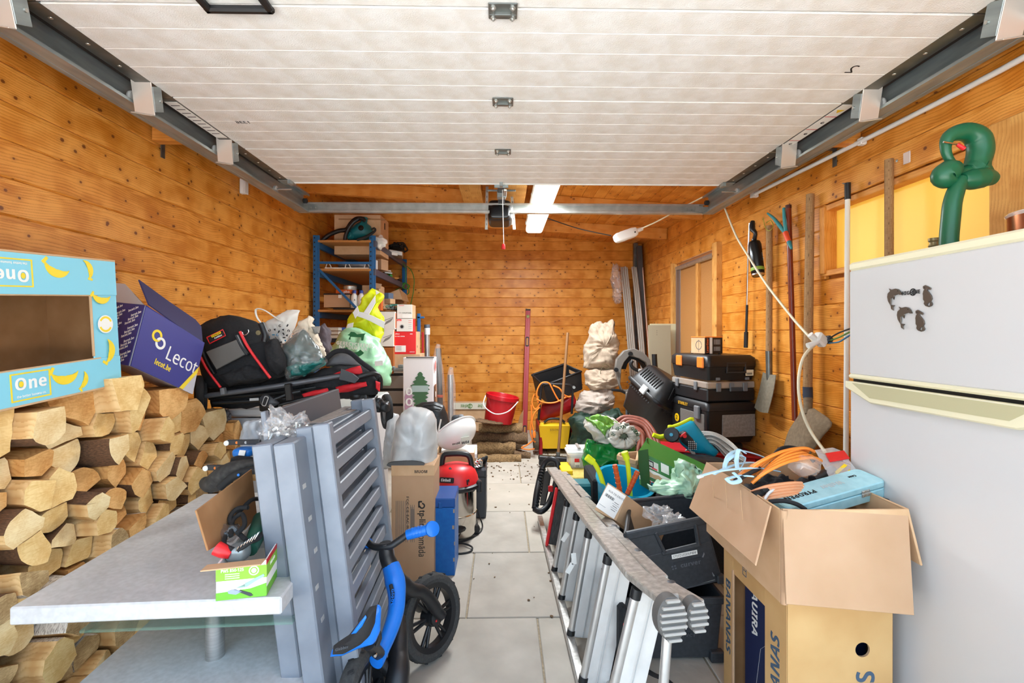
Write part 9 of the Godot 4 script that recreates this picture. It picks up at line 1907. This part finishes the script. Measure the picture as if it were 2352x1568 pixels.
	wpart(ld, "top_bow", tube([V3(0.196, 0.115, -2.95), V3(0.213, 0.201, -3), V3(0.248, 0.294, -3.1), V3(0.275, 0.353, -3.12), V3(0.313, 0.381, -3.1), V3(0.351, 0.364, -3.08), V3(0.347, 0.289, -3.05), V3(0.317, 0.2, -3), V3(0.277, 0.136, -2.95), V3(0.231, 0.11, -2.92), V3(0.196, 0.115, -2.95)], 0.019, 12, 50), M.black)
	for k in 14: wpart(ld, "bow_rib", cyl(0.022, 0.01, 12), M.black, aim(V3(0.199, 0.121, -2.95).lerp(V3(0.257, 0.314, -3.1), k / 13.0), V3(0.257, 0.314, -3.1) - V3(0.199, 0.121, -2.95)))
	plate(ld, "bow_web", [V3(0.229, 0.133, -2.96), V3(0.266, 0.3, -3.08), V3(0.317, 0.328, -3.08), V3(0.294, 0.221, -3.02), V3(0.26, 0.136, -2.95)], 0.02, M.blackgloss, 0.004); wpart(ld, "red_button", bx(0.03, 0.035, 0.02, 0.004), M.brightred, V3(0.296, 0.235, -2.96))
	for q in [[V3(0.415, 0.495, -1.18), 0.046, 7], [V3(0.485, 0.49, -1.2), 0.034, 5]]:
		var fo = wpart(ld, "foot", lathe([0.0001, 0.016, q[1] - 0.008, 0.016, q[1], 0.01, q[1], -0.02, 0.0001, -0.02], 28), mat("5f5c58", 0.7), aim(q[0], V3(0.15, 0.1, 1)) * Transform3D(Basis().scaled(V3(1.15, 1, 0.85)), Vector3.ZERO))
		for k in q[2]:
			var c = (k - (q[2] - 1) / 2.0) * 2.0 / q[2]
			part(fo, "foot_ridge", bx(0.006, 0.012, q[1] * 1.8 * sqrt(maxf(0.05, 1 - c * c)), 0.002), mat("a5a19a", 0.7), V3(c * q[1], 0.018, 0))
	wpart(ld, "cross_bar", tube([V3(0.425, 0.47, -1.22), V3(0.375, 0.02, -1.18)], 0.0125, 14), M.alu)
	for q in [[V3(0.287, 0.26, -2.2), 15], [V3(0.29, 0.278, -1.95), -25], [V3(0.274, 0.239, -1.95), 10]]: wpart(ld, "paper_tag", bx(0.02, 0.045, 0.0012, 0), M.paper, q[0], V3(0, 0, -q[1] - 20))
	var rb = thing("black_case", "long black case with red lettering behind the ladder treads beside the grey crates", "case", V3(0.395, 0, -1.9))
	part(rb, "body", bx(0.03, 0.30, 0.7, 0.01), M.softblack, V3(0, 0.15, 0)); for k in 2: txt(rb, "FLEX", 0.035, xfm(V3(0.005, [0.2, 0.1][k], 0.351), V3(0, 0, 80)), M.brightred, true)
	solo("black_strap", "loose black webbing strap curling on the floor under the grey crates", "strap", tube([V3(0.466, 0.066, -1.62), V3(0.498, 0.067, -1.58), V3(0.528, 0.076, -1.54), V3(0.556, 0.066, -1.5)], 0.012, 8, 16, 0.25), M.rubber)

func V3(x, y, z) -> Vector3: return Vector3(x, y, z)
